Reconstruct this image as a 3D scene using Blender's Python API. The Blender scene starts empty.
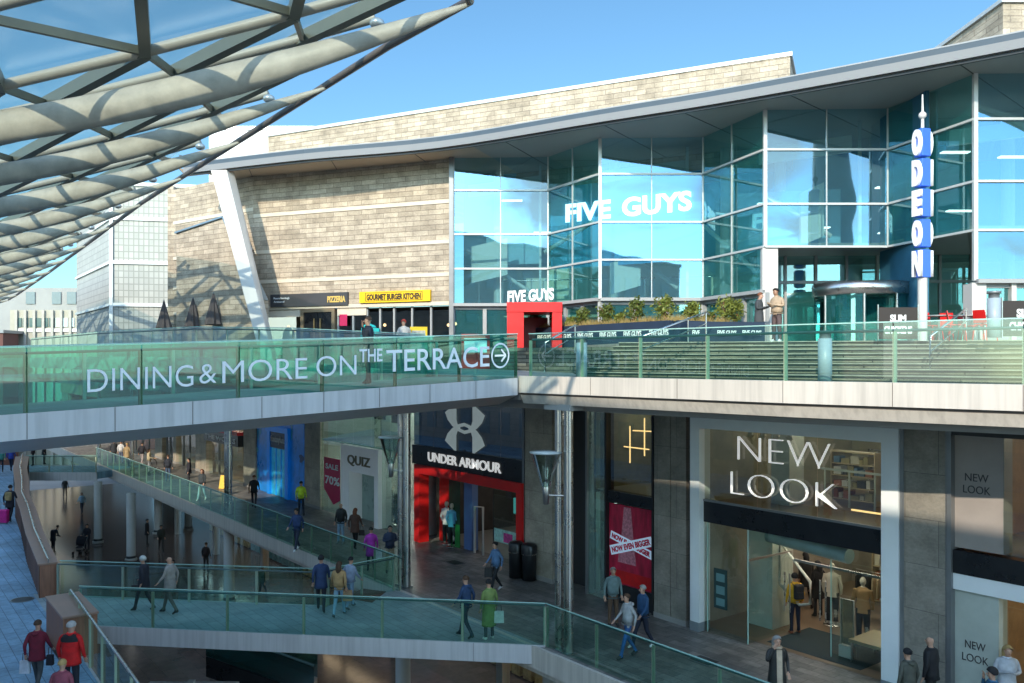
import bpy, bmesh, math, random
from mathutils import Vector, Matrix
import numpy as np
random.seed(7)
SC = bpy.context.scene
COL = SC.collection
V = Vector
PI = math.pi
EYE = 7.6; FPX = 850.0; HZ = 361.0

# ---------------------------------------------------------------- survey helpers
def ground(px, py, z=0.0):
    D = FPX*(EYE-z)/(py-HZ)
    return V(((px-512)/FPX*D, D, z))
def at(px, D, z=0.0):
    return V(((px-512)/FPX*D, D, z))
def zat(py, D):
    return EYE-(py-HZ)*D/FPX
def byhead(px, py, z=0.0, h=1.72):
    D = FPX*(EYE-z-h)/(py-HZ)
    return V(((px-512)/FPX*D, D, z))
P0 = V((5.09, 24.3, 0)); U = V((.6127, -.7903, 0)); N = V((-.7903, -.6127, 0)); UP = V((0, 0, 1))
def F(s, t, z=0.0):
    return P0 + U*s + N*t + UP*z
def S(px, t=0.0):
    k = (px-512)/FPX
    x0, y0 = P0.x+N.x*t, P0.y+N.y*t
    return (y0*k-x0)/(U.x-U.y*k)
def ZF(px, py, t=0.0):
    return zat(py, F(S(px, t), t).y)

# ---------------------------------------------------------------- materials
MATS = {}
def nodes(m):
    m.use_nodes = True
    nt = m.node_tree; nt.nodes.clear()
    out = nt.nodes.new('ShaderNodeOutputMaterial')
    return nt, out
def nd(nt, typ, **kw):
    n = nt.nodes.new(typ)
    for k, v in kw.items():
        if k in n.inputs: n.inputs[k].default_value = v
        else: setattr(n, k, v)
    return n
def c4(c): return (c[0], c[1], c[2], 1)
def mat(name, col, rough=.6, metal=0, var=.12, scale=2.0, bump=.0, bscale=30, spec=.5, emit=None, estr=0, stretch=None):
    if name in MATS: return MATS[name]
    m = bpy.data.materials.new(name); MATS[name] = m
    nt, out = nodes(m); L = nt.links
    b = nd(nt, 'ShaderNodeBsdfPrincipled', Roughness=rough, Metallic=metal)
    b.inputs['Specular IOR Level'].default_value = spec
    tc = nd(nt, 'ShaderNodeTexCoord'); mp = nd(nt, 'ShaderNodeMapping')
    if stretch: mp.inputs['Scale'].default_value = stretch
    L.new(tc.outputs['Object'], mp.inputs['Vector'])
    n = nd(nt, 'ShaderNodeTexNoise', Scale=scale, Detail=6.0, Roughness=.6)
    L.new(mp.outputs[0], n.inputs['Vector'])
    r = nd(nt, 'ShaderNodeMapRange'); r.inputs[1].default_value = .25; r.inputs[2].default_value = .75
    r.inputs[3].default_value = 1-var; r.inputs[4].default_value = 1+var
    L.new(n.outputs['Fac'], r.inputs[0])
    mx = nd(nt, 'ShaderNodeVectorMath', operation='SCALE'); mx.inputs[0].default_value = col[:3]
    L.new(r.outputs[0], mx.inputs['Scale'])
    L.new(mx.outputs[0], b.inputs['Base Color'])
    r2 = nd(nt, 'ShaderNodeMapRange'); r2.inputs[3].default_value = max(.02, rough-.12); r2.inputs[4].default_value = min(1, rough+.12)
    L.new(n.outputs['Fac'], r2.inputs[0]); L.new(r2.outputs[0], b.inputs['Roughness'])
    if bump:
        nb = nd(nt, 'ShaderNodeTexNoise', Scale=bscale, Detail=4.0)
        L.new(mp.outputs[0], nb.inputs['Vector'])
        bp = nd(nt, 'ShaderNodeBump', Strength=bump, Distance=.02)
        L.new(nb.outputs['Fac'], bp.inputs['Height']); L.new(bp.outputs[0], b.inputs['Normal'])
    if emit:
        b.inputs['Emission Color'].default_value = c4(emit); b.inputs['Emission Strength'].default_value = estr
    L.new(b.outputs[0], out.inputs[0])
    return m
def mat_emit(name, col, s):
    if name in MATS: return MATS[name]
    m = bpy.data.materials.new(name); MATS[name] = m
    nt, out = nodes(m)
    e = nd(nt, 'ShaderNodeEmission', Color=c4(col), Strength=s); nt.links.new(e.outputs[0], out.inputs[0])
    return m
def mat_brick(name, c1, c2, mortar, bw, bh, msize=.012, rough=.7, var=.25, plane='uz', blotch=1.2, bump=.3, off=.5, spec=.4, streak=None, metal=0, wet=False):
    """coursed stone / paving. plane: 'xy' for floors, 'uz' for walls along U, or a direction tuple for any wall"""
    if name in MATS: return MATS[name]
    m = bpy.data.materials.new(name); MATS[name] = m
    nt, out = nodes(m); L = nt.links
    g = nd(nt, 'ShaderNodeNewGeometry')
    d = (U.x, U.y, 0) if plane == 'uz' else (plane if isinstance(plane, tuple) else (U.x, U.y, 0))
    dot = nd(nt, 'ShaderNodeVectorMath', operation='DOT_PRODUCT'); dot.inputs[1].default_value = d
    L.new(g.outputs['Position'], dot.inputs[0])
    cb = nd(nt, 'ShaderNodeCombineXYZ'); L.new(dot.outputs['Value'], cb.inputs[0])
    dot2 = nd(nt, 'ShaderNodeVectorMath', operation='DOT_PRODUCT')
    dot2.inputs[1].default_value = (N.x, N.y, 0) if plane == 'xy' else (0, 0, 1)
    L.new(g.outputs['Position'], dot2.inputs[0]); L.new(dot2.outputs['Value'], cb.inputs[1])
    bt = nd(nt, 'ShaderNodeTexBrick', Scale=1.0, Color1=c4(c1), Color2=c4(c2), Mortar=c4(mortar))
    bt.offset = off
    bt.inputs['Mortar Size'].default_value = msize; bt.inputs['Brick Width'].default_value = bw; bt.inputs['Row Height'].default_value = bh
    bt.inputs['Bias'].default_value = 0; bt.inputs['Mortar Smooth'].default_value = .2
    L.new(cb.outputs[0], bt.inputs['Vector'])
    n = nd(nt, 'ShaderNodeTexNoise', Scale=blotch, Detail=8.0, Roughness=.65); L.new(cb.outputs[0], n.inputs['Vector'])
    r = nd(nt, 'ShaderNodeMapRange'); r.inputs[1].default_value = .3; r.inputs[2].default_value = .7
    r.inputs[3].default_value = 1-var; r.inputs[4].default_value = 1+var
    L.new(n.outputs['Fac'], r.inputs[0])
    sc = nd(nt, 'ShaderNodeVectorMath', operation='SCALE'); L.new(bt.outputs['Color'], sc.inputs[0]); L.new(r.outputs[0], sc.inputs['Scale'])
    n2 = nd(nt, 'ShaderNodeTexNoise', Scale=blotch*9, Detail=5.0, Roughness=.7)
    mp = nd(nt, 'ShaderNodeMapping'); mp.inputs['Scale'].default_value = (.8, 1.2, 1) if plane != 'xy' else (1, 1, 1)
    L.new(cb.outputs[0], mp.inputs['Vector']); L.new(mp.outputs[0], n2.inputs['Vector'])
    r3 = nd(nt, 'ShaderNodeMapRange'); r3.inputs[1].default_value = .3; r3.inputs[2].default_value = .7
    r3.inputs[3].default_value = 1-var*.6; r3.inputs[4].default_value = 1+var*.5
    L.new(n2.outputs['Fac'], r3.inputs[0])
    sc2 = nd(nt, 'ShaderNodeVectorMath', operation='SCALE'); L.new(sc.outputs[0], sc2.inputs[0]); L.new(r3.outputs[0], sc2.inputs['Scale'])
    b = nd(nt, 'ShaderNodeBsdfPrincipled', Roughness=rough, Metallic=metal)
    b.inputs['Specular IOR Level'].default_value = spec
    L.new(sc2.outputs[0], b.inputs['Base Color'])
    if wet:
        r2 = nd(nt, 'ShaderNodeMapRange'); r2.inputs[1].default_value = .4; r2.inputs[2].default_value = .65; r2.inputs[3].default_value = rough-.2; r2.inputs[4].default_value = rough+.15
        L.new(n.outputs['Fac'], r2.inputs[0]); L.new(r2.outputs[0], b.inputs['Roughness'])
    if bump:
        bp = nd(nt, 'ShaderNodeBump', Strength=bump, Distance=.02)
        ad = nd(nt, 'ShaderNodeMath', operation='SUBTRACT'); L.new(n2.outputs['Fac'], ad.inputs[0]); L.new(bt.outputs['Fac'], ad.inputs[1])
        L.new(ad.outputs[0], bp.inputs['Height']); L.new(bp.outputs[0], b.inputs['Normal'])
    L.new(b.outputs[0], out.inputs[0])
    return m
def mat_glass(name, tint, refl=.12, rough=.02, gcol=(1, 1, 1), body=None, bodyf=0.0, wob=.0, mxr=.9):
    """thin sheet glass: tinted see-through + mirror reflection rising at grazing angles (+ a little body colour)"""
    if name in MATS: return MATS[name]
    m = bpy.data.materials.new(name); MATS[name] = m
    nt, out = nodes(m); L = nt.links
    tr = nd(nt, 'ShaderNodeBsdfTransparent', Color=c4(tint))
    gl = nd(nt, 'ShaderNodeBsdfGlossy', Color=c4(gcol), Roughness=rough)
    lw = nd(nt, 'ShaderNodeLayerWeight', Blend=.25)
    r = nd(nt, 'ShaderNodeMapRange'); r.inputs[3].default_value = refl; r.inputs[4].default_value = mxr
    L.new(lw.outputs['Fresnel'], r.inputs[0])
    mx = nd(nt, 'ShaderNodeMixShader'); L.new(r.outputs[0], mx.inputs[0])
    src = tr
    if body:
        df = nd(nt, 'ShaderNodeBsdfDiffuse', Color=c4(body)); m0 = nd(nt, 'ShaderNodeMixShader', Fac=bodyf)
        L.new(tr.outputs[0], m0.inputs[1]); L.new(df.outputs[0], m0.inputs[2]); src = m0
    if wob:
        tcn = nd(nt, 'ShaderNodeNewGeometry'); nz = nd(nt, 'ShaderNodeTexNoise', Scale=.5, Detail=1.0)
        L.new(tcn.outputs['Position'], nz.inputs['Vector'])
        bp = nd(nt, 'ShaderNodeBump', Strength=wob, Distance=.1); L.new(nz.outputs['Fac'], bp.inputs['Height']); L.new(bp.outputs[0], gl.inputs['Normal'])
    L.new(src.outputs[0], mx.inputs[1]); L.new(gl.outputs[0], mx.inputs[2])
    L.new(mx.outputs[0], out.inputs[0])
    return m

TRAV = (.50, .405, .28)
def stone_wall(name, d):
    return mat_brick(name, (.49, .41, .315), (.345, .285, .215), (.25, .20, .155), .72, .215, .009, .85, .32, plane=d, blotch=1.7, bump=.9)
def mat_panel(name, col):
    m = mat(name, col, .42, var=.07, scale=.45)
    nt = m.node_tree; L = nt.links; b = [n for n in nt.nodes if n.type == 'BSDF_PRINCIPLED'][0]
    src = b.inputs['Base Color'].links[0].from_socket
    g = nd(nt, 'ShaderNodeNewGeometry'); mp = nd(nt, 'ShaderNodeMapping'); mp.inputs['Scale'].default_value = (7, 7, .35); L.new(g.outputs['Position'], mp.inputs['Vector'])
    n = nd(nt, 'ShaderNodeTexNoise', Scale=1.0, Detail=5.0, Roughness=.6); L.new(mp.outputs[0], n.inputs['Vector'])
    r = nd(nt, 'ShaderNodeMapRange'); r.inputs[1].default_value = .42; r.inputs[2].default_value = .78; r.inputs[3].default_value = 1.0; r.inputs[4].default_value = .72; L.new(n.outputs['Fac'], r.inputs[0])
    sc = nd(nt, 'ShaderNodeVectorMath', operation='SCALE'); L.new(src, sc.inputs[0]); L.new(r.outputs[0], sc.inputs['Scale']); L.new(sc.outputs[0], b.inputs['Base Color'])
    return m
M_white = mat('white painted steel', (.58, .56, .53), .45, var=.05, scale=.8)
M_fascia = mat_panel('off white fascia panel', (.60, .555, .50))
M_fasciab = mat_panel('grey white bridge fascia panel', (.54, .53, .54))
M_belly = mat('satin metal underside', (.58, .55, .53), .35, metal=.35, var=.2, scale=.35)
M_steel = mat('brushed stainless steel', (.62, .60, .57), .28, metal=1, var=.12, scale=1.2)
M_galv = mat('pale grey painted column', (.42, .42, .40), .5, var=.12, scale=1)
M_rail = mat('dark green grey handrail metal', (.10, .16, .16), .35, metal=.6, var=.1)
M_post = mat('olive steel post', (.36, .42, .32), .4, metal=.3, var=.15)
M_edge = mat('bright glass edge', (.38, .62, .56), .15, var=.05)
M_dark = mat('near black metal', (.015, .016, .018), .4, var=.2)
M_black = mat('black panel', (.012, .013, .016), .3, var=.3)
M_grey = mat('mid grey metal', (.22, .23, .24), .4, metal=.5, var=.1)
M_ggrey = mat('grey cladding panel', (.34, .35, .35), .5, var=.06, scale=.6)
M_mull = mat('silver mullion', (.58, .58, .56), .35, metal=.3, var=.05)
M_red = mat('bright red paint', (.66, .012, .012), .4, var=.1)
M_navy = mat('navy fabric', (.014, .03, .06), .7, var=.2)
M_letter = mat('white lettering', (.85, .85, .84), .4, var=.03)
M_sign = mat('lit white sign letters', (.85, .85, .84), .4, var=.02, emit=(1, 1, .98), estr=.45)
M_lettw = mat('white vinyl lettering', (.85, .87, .90), .5, var=.02)
M_wood = mat('brown timber cladding', (.30, .125, .07), .5, var=.3, scale=3, stretch=(6, 6, .6), bump=.2, bscale=12)
M_woodtop = mat('brown stone coping', (.36, .21, .15), .4, var=.2, scale=1.2, bump=.1)
M_gbal = mat_glass('green balustrade glass', (.70, .96, .88), .07, body=(.02, .34, .28), bodyf=.04, mxr=.6)
M_gbal2 = mat_glass('deep green bridge glass', (.20, .70, .62), .09, body=(.0, .30, .27), bodyf=.03, mxr=.5)
M_gfac = mat_glass('blue green facade glass', (.56, .85, .88), .22, gcol=(.52, .80, 1.0), body=(.20, .50, .60), bodyf=.10, wob=.10, mxr=.8)
M_gdark = mat_glass('teal side facade glass', (.50, .84, .81), .20, gcol=(.6, .92, .95), body=(.05, .40, .40), bodyf=.14)
M_gshop = mat_glass('clear shop glass', (.80, .92, .88), .09)
M_gshopd = mat_glass('tinted upper shop glass', (.62, .72, .66), .10)
M_groof = mat_glass('blue canopy glass', (.80, .93, .92), .03, rough=.3, body=(.25, .60, .66), bodyf=.10, mxr=.22)
M_pillar = mat_brick('dark limestone pillar', (.27, .245, .21), (.22, .205, .175), (.10, .09, .08), 1.5, 1.02, .006, .55, .3, blotch=1.6, bump=.15)
M_pillarw = mat_brick('warm limestone pillar', (.40, .35, .28), (.34, .30, .24), (.15, .13, .11), 1.5, 1.02, .006, .5, .3, blotch=1.3, bump=.15)
M_pave = mat_brick('dark riven street paving', (.23, .215, .20), (.13, .125, .12), (.06, .06, .06), .6, .3, .008, .5, .55, plane='xy', blotch=.45, bump=.2, wet=True)
M_paveb = mat_brick('skylight tinted walkway paving', (.24, .40, .54), (.19, .33, .46), (.08, .14, .20), .6, .3, .010, .5, .34, plane='xy', blotch=.8, bump=.1)  # grey paving; the blue of sky-lit shade is put into its colour
M_deck = mat_brick('pale terrace paving', (.30, .285, .265), (.25, .24, .22), (.15, .14, .13), .6, .6, .006, .6, .2, plane='xy', blotch=.8)
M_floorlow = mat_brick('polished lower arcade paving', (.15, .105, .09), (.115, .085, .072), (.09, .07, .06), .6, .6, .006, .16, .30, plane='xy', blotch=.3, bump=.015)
M_step = mat_brick('weathered stone step', (.21, .19, .14), (.09, .088, .065), (.02, .02, .016), 1.15, .128, .016, .7, .45, plane=(1, -.15, 0), blotch=1.2, off=.37)
M_conc = mat('grey concrete', (.28, .27, .26), .7, var=.15, scale=.7)
M_brown = mat('brown soffit', (.20, .14, .10), .45, var=.15, scale=.4)

# ---------------------------------------------------------------- mesh helpers
def new_obj(name, me, parent=None):
    o = bpy.data.objects.new(name, me); COL.objects.link(o)
    if parent is not None: o.parent = parent
    return o
def empty(name, label, cat, group=None, loc=(0, 0, 0), rz=0, kind=None):
    o = bpy.data.objects.new(name, None); COL.objects.link(o)
    o.location = loc; o.rotation_euler = (0, 0, rz); o.empty_display_size = .1
    o['label'] = label; o['category'] = cat
    if group: o['group'] = group
    if kind: o['kind'] = kind
    return o
def tag(o, label, cat, group=None, kind=None):
    o['label'] = label; o['category'] = cat
    if group: o['group'] = group
    if kind: o['kind'] = kind
    return o
def struct(o): o['kind'] = 'structure'; return o
class MB:
    def __init__(s): s.v = []; s.f = []; s.m = []; s.sm = []
    def add(s, vs, fs, mi=0, smooth=False):
        b = len(s.v); s.v += [tuple(x) for x in vs]
        for f in fs: s.f.append(tuple(i+b for i in f)); s.m.append(mi); s.sm.append(smooth)
        return s
    def quad(s, a, b, c, d, mi=0): return s.add([a, b, c, d], [(0, 1, 2, 3)], mi)
    def poly(s, pts, mi=0): return s.add(pts, [tuple(range(len(pts)))], mi)
    def obox(s, o, a, b, c, mi=0):
        """box from corner o with edge vectors a,b,c"""
        o, a, b, c = V(o), V(a), V(b), V(c)
        p = [o, o+a, o+a+b, o+b, o+c, o+a+c, o+a+b+c, o+b+c]
        f = [(0, 3, 2, 1), (4, 5, 6, 7), (0, 1, 5, 4), (1, 2, 6, 5), (2, 3, 7, 6), (3, 0, 4, 7)]
        if a.cross(b).dot(c) < 0: f = [tuple(reversed(q)) for q in f]
        return s.add(p, f, mi)
    def box(s, x0, x1, y0, y1, z0, z1, mi=0): return s.obox((x0, y0, z0), (x1-x0, 0, 0), (0, y1-y0, 0), (0, 0, z1-z0), mi)
    def fbox(s, s0, s1, t0, t1, z0, z1, mi=0): return s.obox(F(s0, t0, z0), U*(s1-s0), N*(t1-t0), UP*(z1-z0), mi)
    def bar(s, p, q, w, h, up=UP, mi=0):
        """rectangular bar centred on the line p-q"""
        p, q = V(p), V(q); d = (q-p).normalized(); side = d.cross(up)
        if side.length < 1e-4: side = d.cross(V((1, 0, 0)))
        side.normalize(); u2 = side.cross(d).normalized()
        return s.obox(p-side*w/2-u2*h/2, q-p, side*w, u2*h, mi)
    def tube(s, pts, r, n=8, mi=0, cap=True, flat=None):
        pts = [V(p) for p in pts]; rs = r if isinstance(r, (list, tuple)) else [r]*len(pts)
        vs, fs = [], []
        ref = UP
        for i, p in enumerate(pts):
            d = (pts[min(i+1, len(pts)-1)]-pts[max(i-1, 0)]).normalized()
            a = d.cross(ref)
            if a.length < 1e-3: a = d.cross(V((0, 1, 0)))
            a.normalize(); b = a.cross(d).normalized()
            for k in range(n):
                an = 2*PI*k/n; rx = rs[i]*(flat or 1)
                vs.append(p+a*math.cos(an)*rx+b*math.sin(an)*rs[i])
        for i in range(len(pts)-1):
            for k in range(n):
                fs.append((i*n+k, i*n+(k+1) % n, (i+1)*n+(k+1) % n, (i+1)*n+k))
        s.add(vs, fs, mi, True)
        if cap:
            s.add(vs[:n], [tuple(range(n))], mi); s.add(vs[-n:], [tuple(reversed(range(n)))], mi)
        return s
    def lathe(s, c, prof, n=20, mi=0, sx=1, sy=1):
        c = V(c); vs, fs = [], []
        for (r, z) in prof:
            for k in range(n):
                a = 2*PI*k/n; vs.append(c+V((math.cos(a)*r*sx, math.sin(a)*r*sy, z)))
        for i in range(len(prof)-1):
            for k in range(n): fs.append((i*n+k, i*n+(k+1) % n, (i+1)*n+(k+1) % n, (i+1)*n+k))
        return s.add(vs, fs, mi, True)
    def prism(s, poly, z0, z1, mi=0):
        """vertical prism; z0/z1 number or per-vertex list"""
        n = len(poly); z0 = z0 if isinstance(z0, list) else [z0]*n; z1 = z1 if isinstance(z1, list) else [z1]*n
        b = [V((p[0], p[1], z0[i])) for i, p in enumerate(poly)]; t = [V((p[0], p[1], z1[i])) for i, p in enumerate(poly)]
        area = sum(poly[i][0]*poly[(i+1) % n][1]-poly[(i+1) % n][0]*poly[i][1] for i in range(n))
        fs = [tuple(range(n, 2*n)), tuple(reversed(range(n)))]+[(i, (i+1) % n, n+(i+1) % n, n+i) for i in range(n)]
        if area < 0: fs = [tuple(reversed(f)) for f in fs]
        return s.add(b+t, fs, mi)
    def ball(s, c, r, n=8, mi=0, sx=1, sy=1, sz=1):
        prof = [(r*math.sin(PI*i/n) if 0 < i < n else 1e-4, -r*math.cos(PI*i/n)*sz) for i in range(n+1)]
        return s.lathe(c, prof, n*2, mi, sx, sy)
    def build(s, name, mats, parent=None, bevel=0):
        me = bpy.data.meshes.new(name); me.from_pydata(s.v, [], s.f)
        if not isinstance(mats, (list, tuple)): mats = [mats]
        for m in mats: me.materials.append(m)
        me.polygons.foreach_set('material_index', s.m); me.polygons.foreach_set('use_smooth', s.sm); me.update()
        o = new_obj(name, me, parent)
        if parent is not None and parent.type == 'EMPTY':
            pass
        if bevel:
            md = o.modifiers.new('bevel', 'BEVEL'); md.width = bevel; md.segments = 2; md.limit_method = 'ANGLE'
        return o
def local_parent(o, root):
    """geometry was made in world space: keep it there"""
    o.parent = root; o.matrix_parent_inverse = root.matrix_basis.inverted(); return o
def copy_tree(o, parent=None):
    c = o.copy(); COL.objects.link(c)
    if parent is not None: c.parent = parent
    for ch in list(o.children): copy_tree(ch, c)
    return c
def text(body, size, mt, name, parent, org, xd, up=UP, ext=.01, off=0.0, align='LEFT', sx=1.0, sp=1.0, shear=0):
    cu = bpy.data.curves.new(name, 'FONT'); cu.body = body; cu.size = size; cu.extrude = ext; cu.offset = off
    cu.align_x = align; cu.space_character = sp; cu.shear = shear; cu.resolution_u = 4
    o = bpy.data.objects.new('tmp', cu); COL.objects.link(o)
    dg = bpy.context.evaluated_depsgraph_get()
    me = bpy.data.meshes.new_from_object(o.evaluated_get(dg))
    bpy.data.objects.remove(o); bpy.data.curves.remove(cu)
    xd = V(xd).normalized(); up = V(up).normalized(); nn = xd.cross(up).normalized()
    M = Matrix(((xd.x*sx, up.x, nn.x, org[0]), (xd.y*sx, up.y, nn.y, org[1]), (xd.z*sx, up.z, nn.z, org[2]), (0, 0, 0, 1)))
    me.transform(M); me.materials.clear(); me.materials.append(mt)
    return new_obj(name, me, parent)
def lerp(a, b, k): return a+(b-a)*k
def poly_pts(pts, step):
    """resample a polyline at about equal steps; returns list of points incl. ends"""
    out = [V(pts[0])]
    for a, b in zip(pts[:-1], pts[1:]):
        a, b = V(a), V(b); n = max(1, round((b-a).length/step))
        for i in range(1, n+1): out.append(a.lerp(b, i/n))
    return out

def balustrade(label, pts, h=1.15, step=1.55, glass=None, inset=V((0, 0, 0)), rail_z=None, postm=None, group='glass balustrades around the void', railm=None, edge=True, rr=.024):
    root = empty('glass_balustrade', label, 'balustrade', group, loc=pts[0])
    root_inv = Matrix.Translation(-V(pts[0]))
    q = poly_pts(pts, step); glass = glass or M_gbal; postm = postm or M_post
    def ch(mb, name, m):
        o = mb.build(name, m, root); o.data.transform(root_inv); return o
    for a, b in zip(q[:-1], q[1:]):
        d = (b-a).normalized()*.012
        mb = MB().quad(a+d, b-d, b-d+UP*h, a+d+UP*h); ch(mb, 'glass_panel', glass)
    if edge:
        mb = MB()
        for a, b in zip(pts[:-1], pts[1:]): mb.bar(V(a)+UP*(h+.008), V(b)+UP*(h+.008), .022, .022)
        ch(mb, 'top_edge', M_edge)
    mb = MB(); rz = rail_z or h-.08
    mb.tube([V(p)+inset+UP*rz for p in pts], rr, 8); ch(mb, 'handrail', railm or M_rail)
    for p in q:
        p = p+inset*.7
        mb = MB(); i = q.index(p-inset*.7) if False else 0
        dd = (V(pts[-1])-V(pts[0])).normalized()
        mb.obox(p-dd*.035-UP*.1, dd*.07, dd.cross(UP)*.05, UP*(rz+.08)); ch(mb, 'post', postm)
    return root
def part(mb, name, mats, root, bevel=0):
    o = mb.build(name, mats, root, bevel)
    o.data.transform(Matrix.Translation(-root.location)); return o
def partt(o, root):
    o.data.transform(Matrix.Translation(-root.location)); return o
ZL = -4.6
# ================================================================= GROUND AND STREET LEVELS
struct(MB().quad((-600, -300, ZL-.02), (600, -300, ZL-.02), (600, 900, ZL-.02), (-600, 900, ZL-.02)).build('ground', M_conc))
# lower arcade floor
mb = MB(); mb.quad(F(-75, -6, ZL), F(34, -6, ZL), F(34, 24, ZL), F(-75, 24, ZL)); struct(mb.build('lower_street', M_floorlow))
TE = 4.55
# upper street slab in front of the shops
mb = MB()
mb.obox(F(-75, -9, -.5), U*105, N*(9+TE), UP*.496); struct(mb.build('street_pavement', M_pave))
mb = MB(); mb.fbox(-75, 30, TE+.003, TE+.10, -.56, .03); mb.fbox(-75, 30, TE-1.1, TE-.02, -.72, -.503)
struct(mb.build('street_edge_fascia', M_fascia))
# bridge at street level
B0, B1 = V((-12.6, 24.4, 0)), V((.88, 22.6, 0)); C0, C1 = V((-15.2, 27.6, 0)), V((-5.75, 26.35, 0))
Cx = F(S(312, TE), TE); 
br = empty('street_footbridge', 'pale grey footbridge crossing the void at street level, glass both sides', 'footbridge', loc=(-6, 25, 0))
mb = MB(); mb.prism([(-13.2, 24.5), (.9, 22.62), (-3.0, 27.45), (-3.9, 28.4), (-5.7, 26.42), (-15.6, 27.7)], -.42, .006); part(mb, 'deck', mat_brick('teal grey bridge paving', (.33, .39, .40), (.28, .33, .34), (.15, .18, .19), .6, .3, .008, .5, .2, plane='xy', blotch=.6, bump=.1), br)
mb = MB(); mb.bar(B0+V((-.5, .05, -.21)), B1+UP*-.21, .08, .50); part(mb, 'fascia', M_fasciab, br)
mb = MB()
for i in range(1, 7):
    p_ = B0.lerp(B1, i/7); mb.obox(p_+V((0, -.045+.05*0, -.455)), V((.012, 0, 0)), V((0, .01, 0)), UP*.49)
part(mb, 'panel_joint', mat('shadow groove', (.12, .10, .09), .6), br)
mb = MB(); mb.bar(C0+V((0, 0, -.21)), C1+UP*-.21, .08, .46); part(mb, 'fascia', M_fasciab, br)
mb = MB(); mb.prism([(-12.6, 24.9), (0, 23.2), (-3.6, 27.2), (-14.8, 27.3)], -.62, -.424); part(mb, 'soffit', M_belly, br)
# dark entrance mat at the end of the diagonal rail
o = MB().prism([tuple(ground(345, 598)[:2]), tuple(ground(372, 603)[:2]), tuple(ground(386, 592)[:2]), tuple(ground(362, 589)[:2])], .008, .02).build('doormat', mat('rust brown mat', (.12, .07, .045), .9))
tag(o, 'rust brown mat at the end of the footbridge by the rail corner', 'mat')
# far bridge
fb = empty('street_footbridge', 'far footbridge crossing the void beyond the brown parapet', 'footbridge', loc=(-31, 58, 0))
mb = MB(); mb.prism([(-34.5, 58), (-28.3, 58), (-26.8, 61.5), (-35.5, 61.5)], -.45, .006); part(mb, 'deck', M_paveb, fb)
mb = MB(); mb.bar(V((-34, 57.95, -.27)), V((-28.3, 57.95, -.27)), .08, .56); part(mb, 'fascia', M_fasciab, fb)
balustrade('glass balustrade on the far footbridge with green grey posts', [V((-33.2, 58.05, 0)), V((-28.4, 58.05, 0))], step=1.5, group=None)
# street side balustrades
balustrade('long glass balustrade along the street edge from the far bridge to the doormat', [F(S(96, TE), TE), V((-3.75, 28.05, 0))], group=None, inset=N*-.12, step=1.7)
balustrade('glass balustrade returning from the rail corner down to the footbridge back rail', [V((-3.9, 28.1, 0)), V((-5.7, 26.4, 0))], group=None, step=1.3)
balustrade('glass balustrade on the back side of the near street footbridge', [V((-14.6, 27.45, 0)), C1], group=None, step=2.0, inset=V((0, -.12, 0)))
balustrade('glass balustrade on the front side of the near street footbridge', [V((-12.4, 24.35, 0)), B1], group=None, step=2.25, inset=V((0, .12, 0)))
balustrade('glass balustrade running down the street edge below the fashion shopfront', [B1+V((.02, 0, 0)), F(16, TE)], group=None, inset=N*-.12, step=1.9)

# near side walkway
WE = [(-34.2, 62), (-33.1, 58.2), (-26.0, 45.7), (-21.1, 37.6), (-14.7, 27.5), (-12.75, 24.1), (-7.65, 17.2), (-2.0, 9.2)]
mb = MB(); mb.prism(WE+[(-26, 9.2), (-60, 62)], -.5, .004)
struct(mb.build('walkway', M_paveb))
mb = MB()
for p, q in zip(WE[:-1], WE[1:]): mb.bar(V((p[0]+.03, p[1]+.02, -.28)), V((q[0]+.03, q[1]+.02, -.28)), .06, .55)
struct(mb.build('walkway_edge_fascia', M_fasciab))
# timber parapet, far piece (gently curved)
def parapet(label, pts, w, h=1.1, rail=True, hs=None):
    r = empty('parapet_wall', label, 'parapet', loc=pts[0])
    pts = [V(p) for p in pts]; Lh = []; Rh = []
    for i, p in enumerate(pts):
        d = (pts[min(i+1, len(pts)-1)]-pts[max(i-1, 0)]).normalized(); sd = V((-d.y, d.x, 0)); wi = w[i] if isinstance(w, list) else w
        Lh.append(p+sd*wi); Rh.append(p)
    mb = MB(); poly = [tuple(x[:2]) for x in Rh]+[tuple(x[:2]) for x in reversed(Lh)]
    mb.prism(poly, -.55, h-.06); part(mb, 'cladding', M_wood, r)
    mb = MB(); c = [tuple((x+(x-y).normalized()*.04)[:2]) for x, y in zip(Rh, Lh)]+[tuple((x+(x-y).normalized()*.04)[:2]) for x, y in reversed(list(zip(Lh, Rh)))]
    mb.prism(c, h-.058, h); part(mb, 'coping', M_woodtop, r, .01)
    # vertical joints of the cladding as slim battens
    for a, b in ((Rh, Lh), (Lh, Rh)):
        mb = MB()
        for p, q in zip(poly_pts(a, .55), poly_pts(b, .55)):
            o_ = (p-q).normalized()*.012; mb.obox(p+o_-UP*.5, (0.015, 0, 0), (0, 0.015, 0), UP*(h+.42))
        part(mb, 'joint_batten', mat('dark brown joint', (.035, .02, .014), .6), r)
    if rail:
        mb = MB(); mb.tube([a.lerp(b, .5)+UP*(h+.14) for a, b in zip(Rh, Lh)], .032, 8)
        part(mb, 'handrail', M_steel, r)
        for p, q in zip(poly_pts(Rh, 2.2), poly_pts(Lh, 2.2)):
            m_ = p.lerp(q, .5); part(MB().tube([m_+UP*h, m_+UP*(h+.14)], .015, 6), 'rail_bracket', M_steel, r)
    return r
pp = [(-14.72, 27.5), (-17.9, 32.4), (-21.1, 37.6), (-23.6, 41.5), (-26.0, 45.7), (-29.6, 51.8), (-33.1, 58.2)]
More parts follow.
